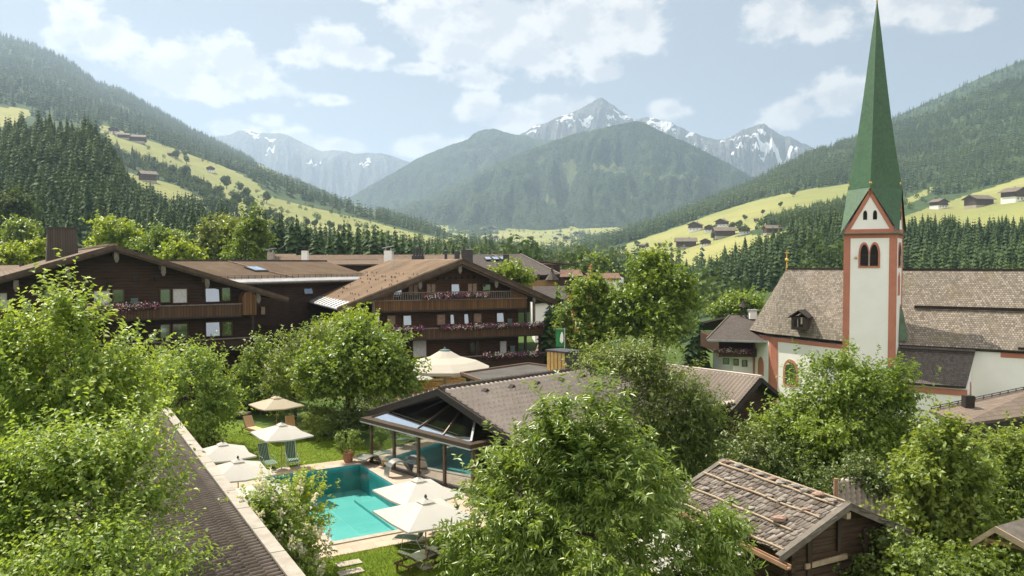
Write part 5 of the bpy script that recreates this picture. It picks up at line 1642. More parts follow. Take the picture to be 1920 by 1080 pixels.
def church():
    A = -33
    fr = Frame(1583, 440, 75, A)
    base = fr.P(3, -3)
    h = thing('church', 'white church with pink corner stripes, shingle roof and tall green spire', 'church', tuple(base))
    W = fr.hit(1680.5, 440)[0]; D = W
    zc = fr.hit(1630, 439)[1]
    Z = Vector((0, 0, 1))
    zb = -5.2
    # tower shaft
    mb = MB(); mb.obox(fr.P(0, zb, 0), fr.a*W, -fr.n*D, Z*(zc-zb)); tw = mb.build('tower', m_white, h)
    sw = .56
    for (u, w) in ((0, 0), (W, 0), (0, -D), (W, -D)):
        mb = MB()
        su = 1 if u == 0 else -1; sv = 1 if w == 0 else -1
        mb.prism([fr.P(u-su*.035, 0, w+sv*.035), fr.P(u+su*sw, 0, w+sv*.035), fr.P(u+su*sw, 0, w-sv*.01), fr.P(u+su*.01, 0, w-sv*.01), fr.P(u+su*.01, 0, w-sv*sw), fr.P(u-su*.035, 0, w-sv*sw)], Z*.01)
        # an L-shaped strip
        k = [v for v in mb.v]
        mb = MB()
        foot = [fr.P(u-su*.035, zb, w+sv*.035), fr.P(u+su*sw, zb, w+sv*.035), fr.P(u+su*sw, zb, w-sv*.01), fr.P(u+su*.01, zb, w-sv*.01), fr.P(u+su*.01, zb, w-sv*sw), fr.P(u-su*.035, zb, w-sv*sw)]
        mb.prism(foot, Z*(zc-.36-zb)); mb.build('corner_stripe', m_pink, tw)
    mb = MB(); mb.obox(fr.P(-.045, zc-.36, .045), fr.a*(W+.09), -fr.n*(D+.09), Z*.36); mb.build('cornice', m_pink, tw)
    mb = MB(); mb.obox(fr.P(-.32, zc, .32), fr.a*(W+.64), -fr.n*(D+.64), Z*.09); mb.build('eave_ledge', m_sheet_green, tw)
    # belfry window: pink surround, twin lancets, louvres
    def belfry(frx, uc, ww, z0, zt, nm):
        u0, u1 = uc-ww/2, uc+ww/2; zs = z0+(zt-z0)*.52; um = uc
        mb = MB()
        pts = [frx.P(u0, z0, .0), frx.P(u1, z0, .0)]
        ra = arch_pts(frx, um, u1, z0, zs, zt, 0)[2:]; la = arch_pts(frx, u0, um, z0, zs, zt, 0)[2:]
        mb.prism(pts+ra[:-1]+[frx.P(um, zs+.02, 0)]+la[1:], frx.n*.07)
        win = mb.build(nm, m_pink, tw)
        b = ww*.09
        for (a_, c_) in ((u0+b, um-b*.5), (um+b*.5, u1-b)):
            mb = MB(); mb.prism(arch_pts(frx, a_, c_, z0+b*1.1, zs, zt-b*1.3, .072), frx.n*.012); mb.build('opening', m_dark, win)
            for k in range(6):
                zz = z0+b*1.2+(zs-z0-b)*(k+.5)/6
                mb = MB(); mb.obox(frx.P(a_+.03, zz, .085), frx.a*(c_-a_-.06), frx.n*.05+Z*-.05, Z*.03); mb.build('louvre', m_trim_dark, win)
        mb = MB(); mb.tube([frx.P(um, z0+b, .11), frx.P(um, zs, .11)], .06, 8); mb.build('colonnette', m_stone, win)
    _, z0 = fr.hit(1631, 502); _, zt = fr.hit(1631, 454)
    belfry(fr, W*.5-.02, W*.415, z0, zt, 'belfry_window')
    fs = Frame(0, 0, 1, A+90)
    o = fr.P(W, 0, 0); fs.O = Vector((o.x, o.y, 0))
    belfry(fs, D*.5, D*.415, z0, zt, 'belfry_window')
    # painted sundial on the flank
    mb = MB(); mb.prism([fs.P(D*.32, z0-2.6, .005), fs.P(D*.68, z0-2.6, .005), fs.P(D*.68, z0-.9, .005), fs.P(D*.5, z0-.35, .005), fs.P(D*.32, z0-.9, .005)], fs.n*.015); mb.build('wall_painting', m_pink, tw)
    mb = MB(); p = fr.P(W*.235, fr.hit(1612, 483)[1], .08); mb.rock(p, .12, .12, .12, 1, 10, 8, 0); mb.build('gilt_boss', m_gold, tw)
    # gables on the four sides
    zg = fr.hit(1636, 354)[1]
    zl = zc+.09
    for k in range(4):
        fk = Frame(0, 0, 1, A+90*k)
        o = [fr.P(0, 0, 0), fr.P(W, 0, 0), fr.P(W, 0, -D), fr.P(0, 0, -D)][k]; fk.O = Vector((o.x, o.y, 0))
        mb = MB(); mb.prism([fk.P(.25, zl, 0), fk.P(W-.25, zl, 0), fk.P(W/2, zg-.25, 0)], -fk.n*.3); gb = mb.build('gable', m_white, h)
        mb = MB()
        def strip(p, q, wd):
            d = (q-p).normalized(); s = fk.n.cross(d).normalized()
            if s.z > 0: s = -s
            mb.prism([p, q, q+s*wd, p+s*wd], fk.n*.05)
        strip(fk.P(.12, zl+.3, .002), fk.P(W/2, zg, .002), .34); strip(fk.P(W-.12, zl+.3, .002), fk.P(W/2, zg, .002), .34)
        mb.obox(fk.P(.15, zl, .002), fk.a*(W-.3), fk.n*.055, Z*.38)
        mb.build('gable_border', m_pink, gb)
        for du in (-.42, .42):
            mb = MB(); mb.prism(arch_pts(fk, W/2+du-.17, W/2+du+.17, zl+1.25, zl+1.75, zl+2.1, .004), fk.n*.03); mb.build('slit_window', m_dark, gb)
        mb = MB(); p = fk.P(W/2, zg+.05, -.05); mb.lathe(p, [(.08, 0), (.05, .25), (.13, .40), (.15, .52), (.08, .66), (.03, .8), (.015, 1.2)], 10); mb.build('finial', m_gold, h)
    # spire: ridges rise from the gable tips, the faces run down to the four corners
    apz = fr.hit(1650, -4, -D/2)[1]
    T = fr.P(W/2, apz, -D/2)
    ov = .28
    corners = [fr.P(-ov, zl+.02, ov), fr.P(W+ov, zl+.02, ov), fr.P(W+ov, zl+.02, -D-ov), fr.P(-ov, zl+.02, -D-ov)]
    tips = [fr.P(W/2, zg+.12, ov*.6), fr.P(W+ov*.6, zg+.12, -D/2), fr.P(W/2, zg+.12, -D-ov*.6), fr.P(-ov*.6, zg+.12, -D/2)]
    # slightly swept-in profile toward the top
    mb = MB()
    NS = 14
    cT = lambda p, f: Vector(p).lerp(T, f)
    for k in range(4):
        c0 = corners[k]; g0 = tips[(k-1) % 4 if False else k]; gprev = tips[(k-1) % 4]
        # corner k lies between side k-1 (left of it) and side k
        gl, gr = tips[(k-1) % 4], tips[k]
        ctr = Vector((T.x, T.y, 0))
        # lower fan: corner -> the two gable tips
        mid0 = (gl+gr)/2
        prev = (gl, mid0.lerp((c0+mid0)/2, .0), gr)
        def row(f):
            pinch = 1-.10*math.sin(f*math.pi)
            out = []
            for p in (gl, gr):
                q = p.lerp(T, f); q2 = Vector((T.x, T.y, q.z)) + Vector((q.x-T.x, q.y-T.y, 0))*pinch
                out.append(q2)
            return out
        e = (gr-gl).normalized()
        uvp = lambda p: ((p-gl).dot(e), p.z)
        mb.poly([c0, gr, gl], [uvp(c0), uvp(gr), uvp(gl)])
        a = row(0)
        for j in range(1, NS+1):
            b = row(j/NS)
            if j < NS: mb.poly([a[0], a[1], b[1], b[0]], [uvp(x) for x in (a[0], a[1], b[1], b[0])])
            else: mb.poly([a[0], a[1], T], [uvp(x) for x in (a[0], a[1], T)])
            a = b
    sp = mb.build('spire', m_green, h)
    mb = MB(); mb.lathe(T-Vector((0, 0, .3)), [(.10, 0), (.06, .5), (.22, .75), (.22, .95), (.05, 1.2), (.03, 2.2)], 10); mb.build('spire_ball', m_gold, h)
    # ---- nave and choir
    wr = -9.6; wf = -3.0; we = -2.45
    ur, zr = fr.hit(1475, 504, wr)
    ze = fr.hit(1880, 656, we)[1]
    uend = W+34
    zw = ze-.30
    c0 = (fr.hit(1413, 640, -10.2)[0], -10.2)
    c1 = (fr.hit(1446, 640, -7.0)[0], -7.0)
    c2 = (.2, -2.2)
    cb = (c0[0]+.6, -13.2); cbb = (c1[0]+2, -16.4)
    fp = [c0, c1, c2, (c2[0], wf-.0), (uend, wf), (uend, -16.2), cbb, cb]
    mb = MB(); mb.prism([fr.P(u, zb, w) for u, w in fp], Z*(zw-zb)); nv = mb.build('nave_wall', m_white, h)
    # roof: choir hip and long slopes
    ecz = fr.hit(1448, 628, -5.2)[1]
    def E(c, o=.5):
        u, w = c; du, dw = u-(ur+3), w-wr; L = math.hypot(du, dw); return (u+du/L*o, w+dw/L*o)
    e0, e1 = E(c0), E(c1); e2 = (c2[0]+.0, c2[1]+.45)
    eb, ebb = E(cb), E(cbb)
    Rg = fr.P(ur, zr, wr)
    Re = fr.P(uend, zr, wr)
    def slope(pts, name='nave_roof', mat=None):
        p = [Vector(q) for q in pts]
        n = Vector((0, 0, 0))
        for i in range(len(p)): n += p[i].cross(p[(i+1) % len(p)])
        n.normalize()
        if n.z < 0: p = p[::-1]; n = -n
        e = Z.cross(n).normalized(); up = n.cross(e)
        mb = MB(); mb.poly(p, [((q-p[0]).dot(e), (q-p[0]).dot(up)) for q in p])
        low = [q-n*.2 for q in p]; mb.poly(low[::-1], [(0, 0)]*len(p))
        for i in range(len(p)): mb.poly([p[i], low[i], low[(i+1) % len(p)], p[(i+1) % len(p)]], [(0, 0)]*4)
        return mb.build(name, mat or m_shingle, h)
    P0, P1, P2 = (fr.P(e[0], ecz, e[1]) for e in (e0, e1, e2))
    slope([P0, P1, Rg]); slope([P1, P2, Rg]); slope([P2, fr.P(c2[0]+2, zr-.02, wr), Rg])
    slope([fr.P(c2[0]-.4, ze, we), fr.P(uend, ze, we), Re, fr.P(c2[0]-.4, zr-.01, wr)])
    slope([fr.P(uend, ze, -16.8), fr.P(c1[0], ze, -16.8), Rg, Re]); slope([fr.P(eb[0], ecz, eb[1]), P0, Rg]); slope([fr.P(c1[0], ze, -16.8), fr.P(eb[0], ecz, eb[1]), Rg])
    mb = MB(); mb.bar(Rg+Vector((0, 0, .03)), Re+Vector((0, 0, .03)), .3, .14); mb.build('ridge_cap', m_trim, h)
    # pink cornice under the eaves and corner stripes of the choir
    def band(p, q, z, hgt, out=.04):
        a, b = fr.P(p[0], z, p[1]), fr.P(q[0], z, q[1]); d = (b-a).normalized(); o = Vector((d.y, -d.x, 0))
        mb = MB(); mb.obox(a-o*.02, b-a, o*(out+.02), Z*hgt); mb.build('cornice', m_pink, nv)
    band(c0, c1, zw-.42, .42); band(c1, c2, zw-.42, .42); band((W+8.2, wf), (uend, wf), zw-.42, .42)
    def stripe(p, q, f0, f1):
        a, b = fr.P(p[0], zb, p[1]), fr.P(q[0], zb, q[1]); d = (b-a).normalized(); o = Vector((d.y, -d.x, 0)); L = (b-a).length
        s0 = a + d*f0*1.0; mb = MB(); mb.obox(s0-o*.02, d*(f1-f0), o*.06, Z*(zw-.42-zb)); mb.build('corner_stripe', m_pink, nv)
    L01 = math.hypot(c1[0]-c0[0], c1[1]-c0[1])
    stripe(c0, c1, .0, .45); stripe(c0, c1, L01-.5, L01+.03); stripe(c1, c2, -.03, .95)
    # choir windows
    def choir_win(p, q, px0, px1, py0, py1, round_=False):
        a, b = fr.P(p[0], 0, p[1]), fr.P(q[0], 0, q[1]); d = (b-a).normalized()
        fk = Frame(0, 0, 1, math.degrees(math.atan2(d.y, d.x))); fk.O = a
        u0, zt = fk.hit(px0, py0); u1, z0 = fk.hit(px1, py1)
        mb = MB(); mb.prism(arch_pts(fk, u0-.3, u1+.3, z0-.2, zt-.9, zt+.3, .0), fk.n*.05); wn = mb.build('choir_window', m_pink, nv)
        mb = MB(); mb.prism(arch_pts(fk, u0, u1, z0, zt-.9, zt, .052), fk.n*.012); mb.build('pane', m_pane_tree, wn)
        mb = MB()
        for k in range(1, 4): mb.obox(fk.P(u0, z0+(zt-z0)*k/4.5, .066), fk.a*(u1-u0), fk.n*.02, Z*.04)
        mb.obox(fk.P((u0+u1)/2-.02, z0, .087), fk.a*.04, fk.n*.015, Z*(zt-z0-.2)); mb.build('glazing_bar', m_trim_dark, wn)
    choir_win(c1, c2, 1473, 1492, 678, 722)
    a, b = fr.P(c0[0], 0, c0[1]), fr.P(c1[0], 0, c1[1])
    fk = Frame(0, 0, 1, math.degrees(math.atan2((b-a).y, (b-a).x))); fk.O = a
    u0, zt = fk.hit(1422, 668); u1, z0 = fk.hit(1432, 705)
    mb = MB(); mb.prism(arch_pts(fk, u0, u1, z0, zt-.9, zt, .0), fk.n*.05); mb.build('blind_arch', m_pink, nv)
    # dormer on the choir roof
    ud, zd0 = fr.hit(1499, 618, -3.6); zd1 = fr.hit(1499, 590, -3.6)[1]
    w_, hh = .72, zd1-zd0
    dm = MB(); dm.obox(fr.P(ud-w_, zd0, -3.2), fr.a*2*w_, -fr.n*2.6, Z*(hh-.25)); d_ = dm.build('dormer', m_trim, h)
    mb = MB(); mb.obox(fr.P(ud-w_*.62, zd0+.3, -3.19), fr.a*w_*1.24, fr.n*.03, Z*(hh-.75)); mb.build('opening', m_dark, d_)
    mb = MB(); mb.obox(fr.P(ud-.1, zd0+.3, -3.155), fr.a*.06, fr.n*.03, Z*(hh-.75)); mb.obox(fr.P(ud+.22, zd0+.6, -3.15), fr.a*.16, fr.n*.03, Z*.7); mb.build('bar', m_stone, d_)
    mb = MB()
    for s in (-1, 1):
        mb.prism([fr.P(ud, zd1+.35, -2.9), fr.P(ud+s*(w_+.28), zd1-.35, -2.9), fr.P(ud+s*(w_+.28), zd1-.25, -2.9), fr.P(ud, zd1+.47, -2.9)], -fr.n*3.0)
    mb.build('dormer_roof', m_trim_dark, d_)
    # snow beam across the nave roof
    def on_nave(u, f, lift=.18): 
        p = fr.P(u, ze, we).lerp(fr.P(u, zr, wr), f); n = Vector(fr.n*.72)+Z*.68; return p+n*lift
    u_s = fr.hit(1714, 577, -5.5)[0]
    mb = MB(); mb.bar(on_nave(u_s, .47), on_nave(uend, .47), .16, .3); mb.build('snow_beam', m_trim_dark, h)
    mb = MB(); mb.bar(on_nave(W+9.5, .02, .1), on_nave(uend, .02, .1), .14, .2); mb.build('eave_board', m_trim_dark, h)
    # lean-to chapel by the tower
    uc1 = fr.hit(1812, 656, we)[0]; uc1 = max(W+6, min(W+9.5, uc1))
    zt_ = ze+.25; wl = 1.6; zl2 = fr.hit(1765, 722, wl)[1]
    slope([fr.P(W-.1, zl2, wl), fr.P(uc1-.2, zl2, wl), fr.P(uc1+.35, zt_, we-.6), fr.P(W-.1, zt_, we-.6)], 'chapel_roof', m_shingle_dark)
    mb = MB(); mb.prism([fr.P(W-.2, zb, wl-.5), fr.P(uc1, zb, wl-.5), fr.P(uc1, zb, wf), fr.P(W-.2, zb, wf)], Z*(zl2-.25-zb)); mb.prism([fr.P(uc1-.02, zl2-.3, wl-.5), fr.P(uc1-.02, zl2-.25, wf+.02), fr.P(uc1-.02, zt_-.5, wf+.02)], -fr.a*.3); cp = mb.build('chapel_wall', m_white, h)
    mb = MB(); mb.obox(fr.P(W+.6, zl2-.85, wl-.48), fr.a*(uc1-W-.7), fr.n*.06, Z*.5); mb.build('cornice', m_pink, cp)
    mb = MB(); mb.bar(fr.P(W+.2, zt_-.55, we+.55), fr.P(uc1+.2, zt_-.55, we+.55), .2, .12); mb.build('snow_beam', m_trim_dark, h)
    fk = Frame(0, 0, 1, A+90); o = fr.P(uc1, 0, wl-.5); fk.O = Vector((o.x, o.y, 0))
    dd = wl-.5-wf
    mb = MB(); mb.prism(arch_pts(fk, dd*.28, dd*.80, zl2-4.2, zl2-1.6, zl2+.1, .0), fk.n*.06); wn = mb.build('chapel_window', m_pink, cp)
    mb = MB(); mb.prism(arch_pts(fk, dd*.36, dd*.72, zl2-4.0, zl2-1.7, zl2-.2, .062), fk.n*.012); mb.build('pane', m_pane_tree, wn)
    # copper flashing between tower and roof
    mb = MB(); mb.prism([fr.P(W+.03, fr.hit(1690, 570, -3)[1], -3.2), fr.P(W+.03, ze+.3, -2.4), fr.P(W+.8, ze+.5, -2.5), fr.P(W+.35, fr.hit(1690, 590, -3)[1], -3.2)], fr.n*.1); mb.build('flashing', m_sheet_green, h)
    # gilded cross on the choir ridge
    x, y = 1476, 504
    p = Rg+Vector((0, 0, .05))
    k = 82/FPX
    mb = MB(); mb.lathe(p, [(.12, -.2), (.09, .3), (.06, .7), (.22, .85), (.22, 1.0), (.06, 1.15), (.04, 1.4)], 10)
    mb.bar(p+Vector((0, 0, 1.3)), p+Vector((0, 0, 2.0)), .07, .07); mb.bar(p+Vector((0, 0, 1.72))-fr.a*.25, p+Vector((0, 0, 1.72))+fr.a*.25, .07, .07)
    mb.build('cross', m_gold, h)
    return fr
m_sheet_green = MAT('green_copper_sheet', (.10, .16, .10), (.07, .11, .07), 2, .5, .1, .01, .3)
church()
# ---------------------------------------------------------------- pool garden
PEX = Vector((.857, .515, 0)).normalized()
PEY = Vector((-.515, .857, 0)).normalized()
PO = gz(625, 1017, 0.0)
PW, PL = 5.15, 11.0
def pp(u, v, z=0.0):
    p = PO + PEX*u + PEY*v
    return Vector((p.x, p.y, z))

def mat_deck():
    g = NT('sandstone_paving')
    b = g.N('ShaderNodeTexBrick'); b.offset = .5
    mp = g.N('ShaderNodeMapping'); mp.inputs['Rotation'].default_value = (0, 0, -math.atan2(PEX.y, PEX.x)); g.L(g.tc.outputs['Object'], mp.inputs['Vector'])
    g.L(mp.outputs[0], b.inputs['Vector'])
    g.set(b.inputs['Scale'], 1.0); g.set(b.inputs['Brick Width'], .9); g.set(b.inputs['Row Height'], .6); g.set(b.inputs['Mortar Size'], .012)
    g.set(b.inputs['Color1'], (.44, .36, .28)); g.set(b.inputs['Color2'], (.37, .29, .22)); g.set(b.inputs['Mortar'], (.24, .19, .15))
    n = g.noise(1.3, 5, .6)
    col = g.mix(g.ramp(n, .35, .7, 0, .6), b.outputs['Color'], (.46, .36, .29))
    return g.done(g.bsdf(col, .75, g.bump(g.math('ADD', n, g.math('MULTIPLY', b.outputs['Fac'], -.8)), .25, .01), 0, .3))
m_deck = mat_deck()
def mat_lawn():
    g = NT('mown_lawn')
    n = g.noise(.5, 5, .65); n2 = g.noise(28, 4, .75, stretch=(1, 1, 1)); n3 = g.noise(5, 4, .6)
    col = g.mix(g.ramp(n, .3, .7), (.105, .175, .012), (.16, .215, .020))
    col = g.mix(g.ramp(n3, .45, .75, 0, .5), col, (.14, .17, .03))
    col = g.mix(g.ramp(n2, .35, .7, 0, .55), col, (.055, .105, .010))
    return g.done(g.bsdf(col, .9, g.bump(n2, 1.0, .05), 0, .15))
m_lawn = mat_lawn()
def mat_poolfloor():
    g = NT('pool_tiles')
    n = g.noise(.7, 4, .6)
    mp = g.N('ShaderNodeMapping'); mp.inputs['Rotation'].default_value = (0, 0, -math.atan2(PEX.y, PEX.x)); g.L(g.tc.outputs['Object'], mp.inputs['Vector'])
    b = g.N('ShaderNodeTexBrick'); b.offset = 0; g.L(mp.outputs[0], b.inputs['Vector'])
    g.set(b.inputs['Scale'], 1.0); g.set(b.inputs['Brick Width'], 2.6); g.set(b.inputs['Row Height'], 1.4); g.set(b.inputs['Mortar Size'], .03)
    g.set(b.inputs['Color1'], (.16, .44, .44)); g.set(b.inputs['Color2'], (.20, .50, .49)); g.set(b.inputs['Mortar'], (.25, .52, .51))
    # caustic net as the water's own wobble over the tiles is left to the light; only tile tone varies here
    col = g.mix(g.ramp(n, .35, .7, 0, .4), b.outputs['Color'], (.13, .39, .40))
    return g.done(g.bsdf(col, .5, None, 0, .3))
m_poolfloor = mat_poolfloor()
m_poolwall = MAT('pool_wall_tiles', (.05, .36, .38), (.035, .28, .32), 2.2, .5, .1, .01)
def mat_water():
    g = NT('pool_water')
    n = g.noise(2.2, 4, .6, dist=.6); n2 = g.noise(7, 3, .6)
    nm = g.bump(g.math('ADD', n, g.math('MULTIPLY', n2, .35)), .22, .06)
    fr_ = g.N('ShaderNodeFresnel'); fr_.inputs['IOR'].default_value = 1.33; g.L(nm, fr_.inputs['Normal'])
    tr = g.N('ShaderNodeBsdfTransparent'); g.set(tr.inputs['Color'], (.70, .92, .90))
    gs = g.N('ShaderNodeBsdfGlossy'); gs.inputs['Roughness'].default_value = .03; g.L(nm, gs.inputs['Normal'])
    ms = g.N('ShaderNodeMixShader'); g.L(fr_.outputs[0], ms.inputs[0]); g.L(tr.outputs[0], ms.inputs[1]); g.L(gs.outputs[0], ms.inputs[2])
    return g.done(ms.outputs[0])
m_water = mat_water()
m_canvas = mat_leaf('parasol_canvas', (.50, .485, .455), (.56, .54, .51), .16, .85, .1)
m_canvas_tan = mat_leaf('sand_canvas', (.50, .44, .36), (.56, .50, .42), .25, .85, .1)
m_pole_wood = MAT('parasol_wood', (.36, .24, .11), (.28, .18, .08), 4, .5, .1)
m_alu = MAT('pale_metal_tube', (.62, .62, .60), (.5, .5, .5), 5, .35, 0, 0, .8)
m_sling_green = None
def mat_stripe(name, a, b, pitch, ax=0):
    g = NT(name)
    s = g.sep(g.tc.outputs['Object'])[ax]
    f = g.math('FRACT', g.math('DIVIDE', s, pitch))
    col = g.mix(g.ramp(f, .60, .66), a, b)
    n = g.noise(9, 3)
    col = g.mix(g.ramp(n, .4, .7, 0, .25), col, tuple(x*.6 for x in a))
    return g.done(g.bsdf(col, .85, g.bump(g.noise(60, 2), .2, .01), 0, .1))
m_sling_green = mat_stripe('green_striped_sling', (.022, .095, .055), (.34, .40, .34), .085)
m_cush_stripe = mat_stripe('pale_striped_cushion', (.60, .62, .57), (.30, .40, .34), .12, 0)
m_lounger_wood = MAT('lounger_wood', (.17, .10, .055), (.10, .06, .034), 4, .6, .2, .01, stretch=(1, 6, 1))
m_peach = MAT('peach_cushion', (.62, .42, .26), (.55, .36, .22), 5, .9, .15)
m_greytan = MAT('grey_tan_sling', (.34, .29, .23), (.27, .23, .18), 5, .9, .15)
m_terracotta = MAT('terracotta', (.42, .19, .11), (.34, .15, .085), 5, .85, .2, .01)

def carve_ground():
    """cut the pool pits out of the ground sheet"""
    bpyo = GROUND
    mb = MB(); m = .15
    mb.prism([pp(-m, -m, -2.5), pp(PW+m, -m, -2.5), pp(PW+m, PL+m, -2.5), pp(-m, PL+m, -2.5)], Vector((0, 0, 5)))
    c = mb.build('cutter', m_dark)
    mod = bpyo.modifiers.new('pit', 'BOOLEAN'); mod.operation = 'DIFFERENCE'; mod.object = c; mod.solver = 'EXACT'
    dg = bpy.context.evaluated_depsgraph_get()
    me = bpy.data.meshes.new_from_object(bpyo.evaluated_get(dg))
    bpyo.modifiers.clear(); bpyo.data = me
    bpy.data.objects.remove(c)

def pool():
    t = thing('swimming_pool', 'turquoise outdoor swimming pool with pale stone rim beside the glass pavilion', 'pool', tuple(pp(PW/2, PL/2)))
    dpt = 1.35; wl = -.10
    mb = MB(); mb.poly([pp(0, 0, -dpt), pp(PW, 0, -dpt), pp(PW, PL, -dpt), pp(0, PL, -dpt)]); mb.build('floor', m_poolfloor, t)
    mb = MB()
    c = [(0, 0), (PW, 0), (PW, PL), (0, PL)]
    for i in range(4):
        a, b = c[i], c[(i+1) % 4]
        mb.poly([pp(*a, -dpt), pp(*a, .03), pp(*b, .03), pp(*b, -dpt)])
    mb.build('basin_wall', m_poolwall, t)
    mb = MB(); mb.obox(pp(0, .0, -dpt), PEX*PW, PEY*1.1, Vector((0, 0, dpt-.55))); mb.build('step', m_poolwall_pale, t)
    mb = MB(); mb.obox(pp(PW-1.1, 1.1, -dpt), PEX*1.1, PEY*(PL-3.2), Vector((0, 0, .14))); mb.build('floor_ledge', m_poolfloor, t)
    nx, ny = 40, 80
    V = [tuple(pp(PW*i/nx, PL*j/ny, wl)) for j in range(ny+1) for i in range(nx+1)]
    idx = np.arange((nx+1)*(ny+1)).reshape(ny+1, nx+1)
    F = np.stack([idx[:-1, :-1], idx[:-1, 1:], idx[1:, 1:], idx[1:, :-1]], -1).reshape(-1, 4)
    np_mesh('water_surface', V, F, m_water, t, smooth=True)
    r = .32
    for (u0, v0, u1, v1) in ((-r, -r, PW+r, 0), (-r, PL, PW+r, PL+r), (-r, 0, 0, PL), (PW, 0, PW+r, PL)):
        mb = MB(); mb.obox(pp(u0, v0, .0), PEX*(u1-u0), PEY*(v1-v0), Vector((0, 0, .045))); mb.build('rim', m_stone, t)
    # water spout and curved massage fall
    for (u, v, lab) in ((PW+.1, PL-.6, 0),):
        mb = MB()
        pts = [pp(PW+1.0, PL+.35, .05), pp(PW+.75, PL+.2, .38), pp(PW+.3, PL-.15, .50), pp(PW-.25, PL-.5, .40)]
        for i in range(3):
            d = PEY*.45-PEX*.2
            a, b = pts[i], pts[i+1]
            mb.prism([a-d, b-d, b+d, a+d], Vector((0, 0, .06)))
        mb.build('spout', m_metal, t)
    mb = MB()
    c0 = pp(PW+.25, PL-3.1)
    for i in range(10):
        a0, a1 = math.pi*i/10, math.pi*(i+1)/10
        f = lambda a: c0 + PEX*(.62-.62*math.cos(a)) + Vector((0, 0, .05+.75*math.sin(a)*(1 if a < 1.9 else .95)))
        p, q = f(a0), f(a1); d = PEY*.30
        mb.prism([p-d, q-d, q+d, p+d], (Vector((0, 0, .05)) if abs(math.sin(a0)) > .5 else PEX*.05))
    mb.build('massage_fall', m_metal, t)
    # hand rail at the corner
    mb = MB(); p = pp(PW+.25, .9); q = p-PEX*.9
    mb.tube([p, p+Vector((0, 0, .85)), p+Vector((0, 0, .95))-PEX*.15, q+Vector((0, 0, .55)), q+Vector((0, 0, .45))-PEX*.1, q+Vector((0, 0, -.4))-PEX*.12], .025, 8); mb.build('handrail', m_alu, t)
m_poolwall_pale = MAT('pale_step_tiles', (.20, .48, .50), (.14, .40, .44), 2, .5, .05)

def flat_poly(name, pts, mat, kind='structure', thick=.06):
    mb = MB(); p = [Vector(q) for q in pts]
    mb.prism([q-Vector((0, 0, thick)) for q in p], Vector((0, 0, thick)))
    o = mb.build(name, mat); o['kind'] = kind
    return o

def gardens():
    z = .0
    # paving: four strips round the pool, butted
    flat_poly('paving', [pp(-2.6, -1.45, z), pp(9.5, -1.45, z), pp(9.5, -.32, z), pp(-2.6, -.32, z)], m_deck)
    flat_poly('paving', [pp(-2.6, -.32, z), pp(-.32, -.32, z), pp(-.32, PL+.32, z), pp(-2.6, PL+.32, z)], m_deck)
    flat_poly('paving', [pp(-2.6, PL+.32, z), pp(PW+3.6, PL+.32, z), pp(PW+3.6, PL+1.5, z), pp(-2.6, PL+1.5, z)], m_deck)
    flat_poly('paving', [pp(PW+.32, -.32, z), pp(9.5, -.32, z), pp(9.5, 8, z), pp(PW+3.6, PL+.32, z), pp(PW+.32, PL+.32, z)], m_deck)
    # lawns
    lz = -.012
    flat_poly('lawn', [pp(-2.6, PL+1.5, lz), pp(PW+3.0, PL+1.5, lz), pp(6.5, 16, lz), pp(4.5, 22, lz), pp(1.5, 27, lz), pp(-7, 27, lz), pp(-9, 18, lz), pp(-6.5, PL+1.5, lz)], m_lawn, thick=.04)
    flat_poly('lawn', [pp(-5, -9, lz), pp(11, -9, lz), pp(11, -1.45, lz), pp(-5, -1.45, lz)], m_lawn, thick=.04)
    flat_poly('lawn', [gz(-60, 1075, lz), gz(300, 1075, lz), gz(160, 800, lz), gz(-60, 760, lz)], m_lawn, thick=.03)
    for i, (x, y) in enumerate(((654, 1057), (657, 1073))):
        p = gz(x, y, .0); mb = MB(); mb.obox(p-PEX*.45-PEY*.22, PEX*.9, PEY*.44, Vector((0, 0, .035)))
        o = mb.build('stepping_stone', m_stone); tag(o, ['pale stepping stone set in the lawn, the one closer to the paving', 'pale stepping stone in the lawn, farther from the paving'][i], 'stone', 'stepping stones')
    # grass blades at the lawn's surface
    rng = np.random.default_rng(5)
    def blades(poly, n, name):
        P = []
        xs = [p[0] for p in poly]; ys = [p[1] for p in poly]
        while len(P) < n:
            q = rng.random((n, 2))*[max(xs)-min(xs), max(ys)-min(ys)]+[min(xs), min(ys)]
            k = inpoly(q[:, 0], q[:, 1], poly); P.extend(q[k].tolist())
        P = np.array(P[:n]); W3 = np.array([tuple(pp(a, b, -.01)) for a, b in P])
        ax = np.array([0, 0, 1.])+rng.normal(size=(n, 3))*.45
        V, F = leaf_mesh(W3, ax, rng.normal(size=(n, 3)), np.full(n, .075), np.full(n, .022), rng)
        o = np_mesh(name, V, F, m_grassblade, tint=np.repeat(rng.random(n), 2)); o['kind'] = 'stuff'
    blades([(-2.6, PL+1.52), (PW+3, PL+1.52), (6.5, 16), (4.5, 22), (-6, 24), (-8, 18), (-6.4, PL+1.52)], 26000, 'grass')
    blades([(-1, -6), (9, -6), (9, -1.47), (-1, -1.47)], 14000, 'grass')
m_grassblade = mat_leaf('grass_blade', (.10, .17, .012), (.17, .22, .022), .3, .7, .2)
pool(); gardens(); carve_ground()

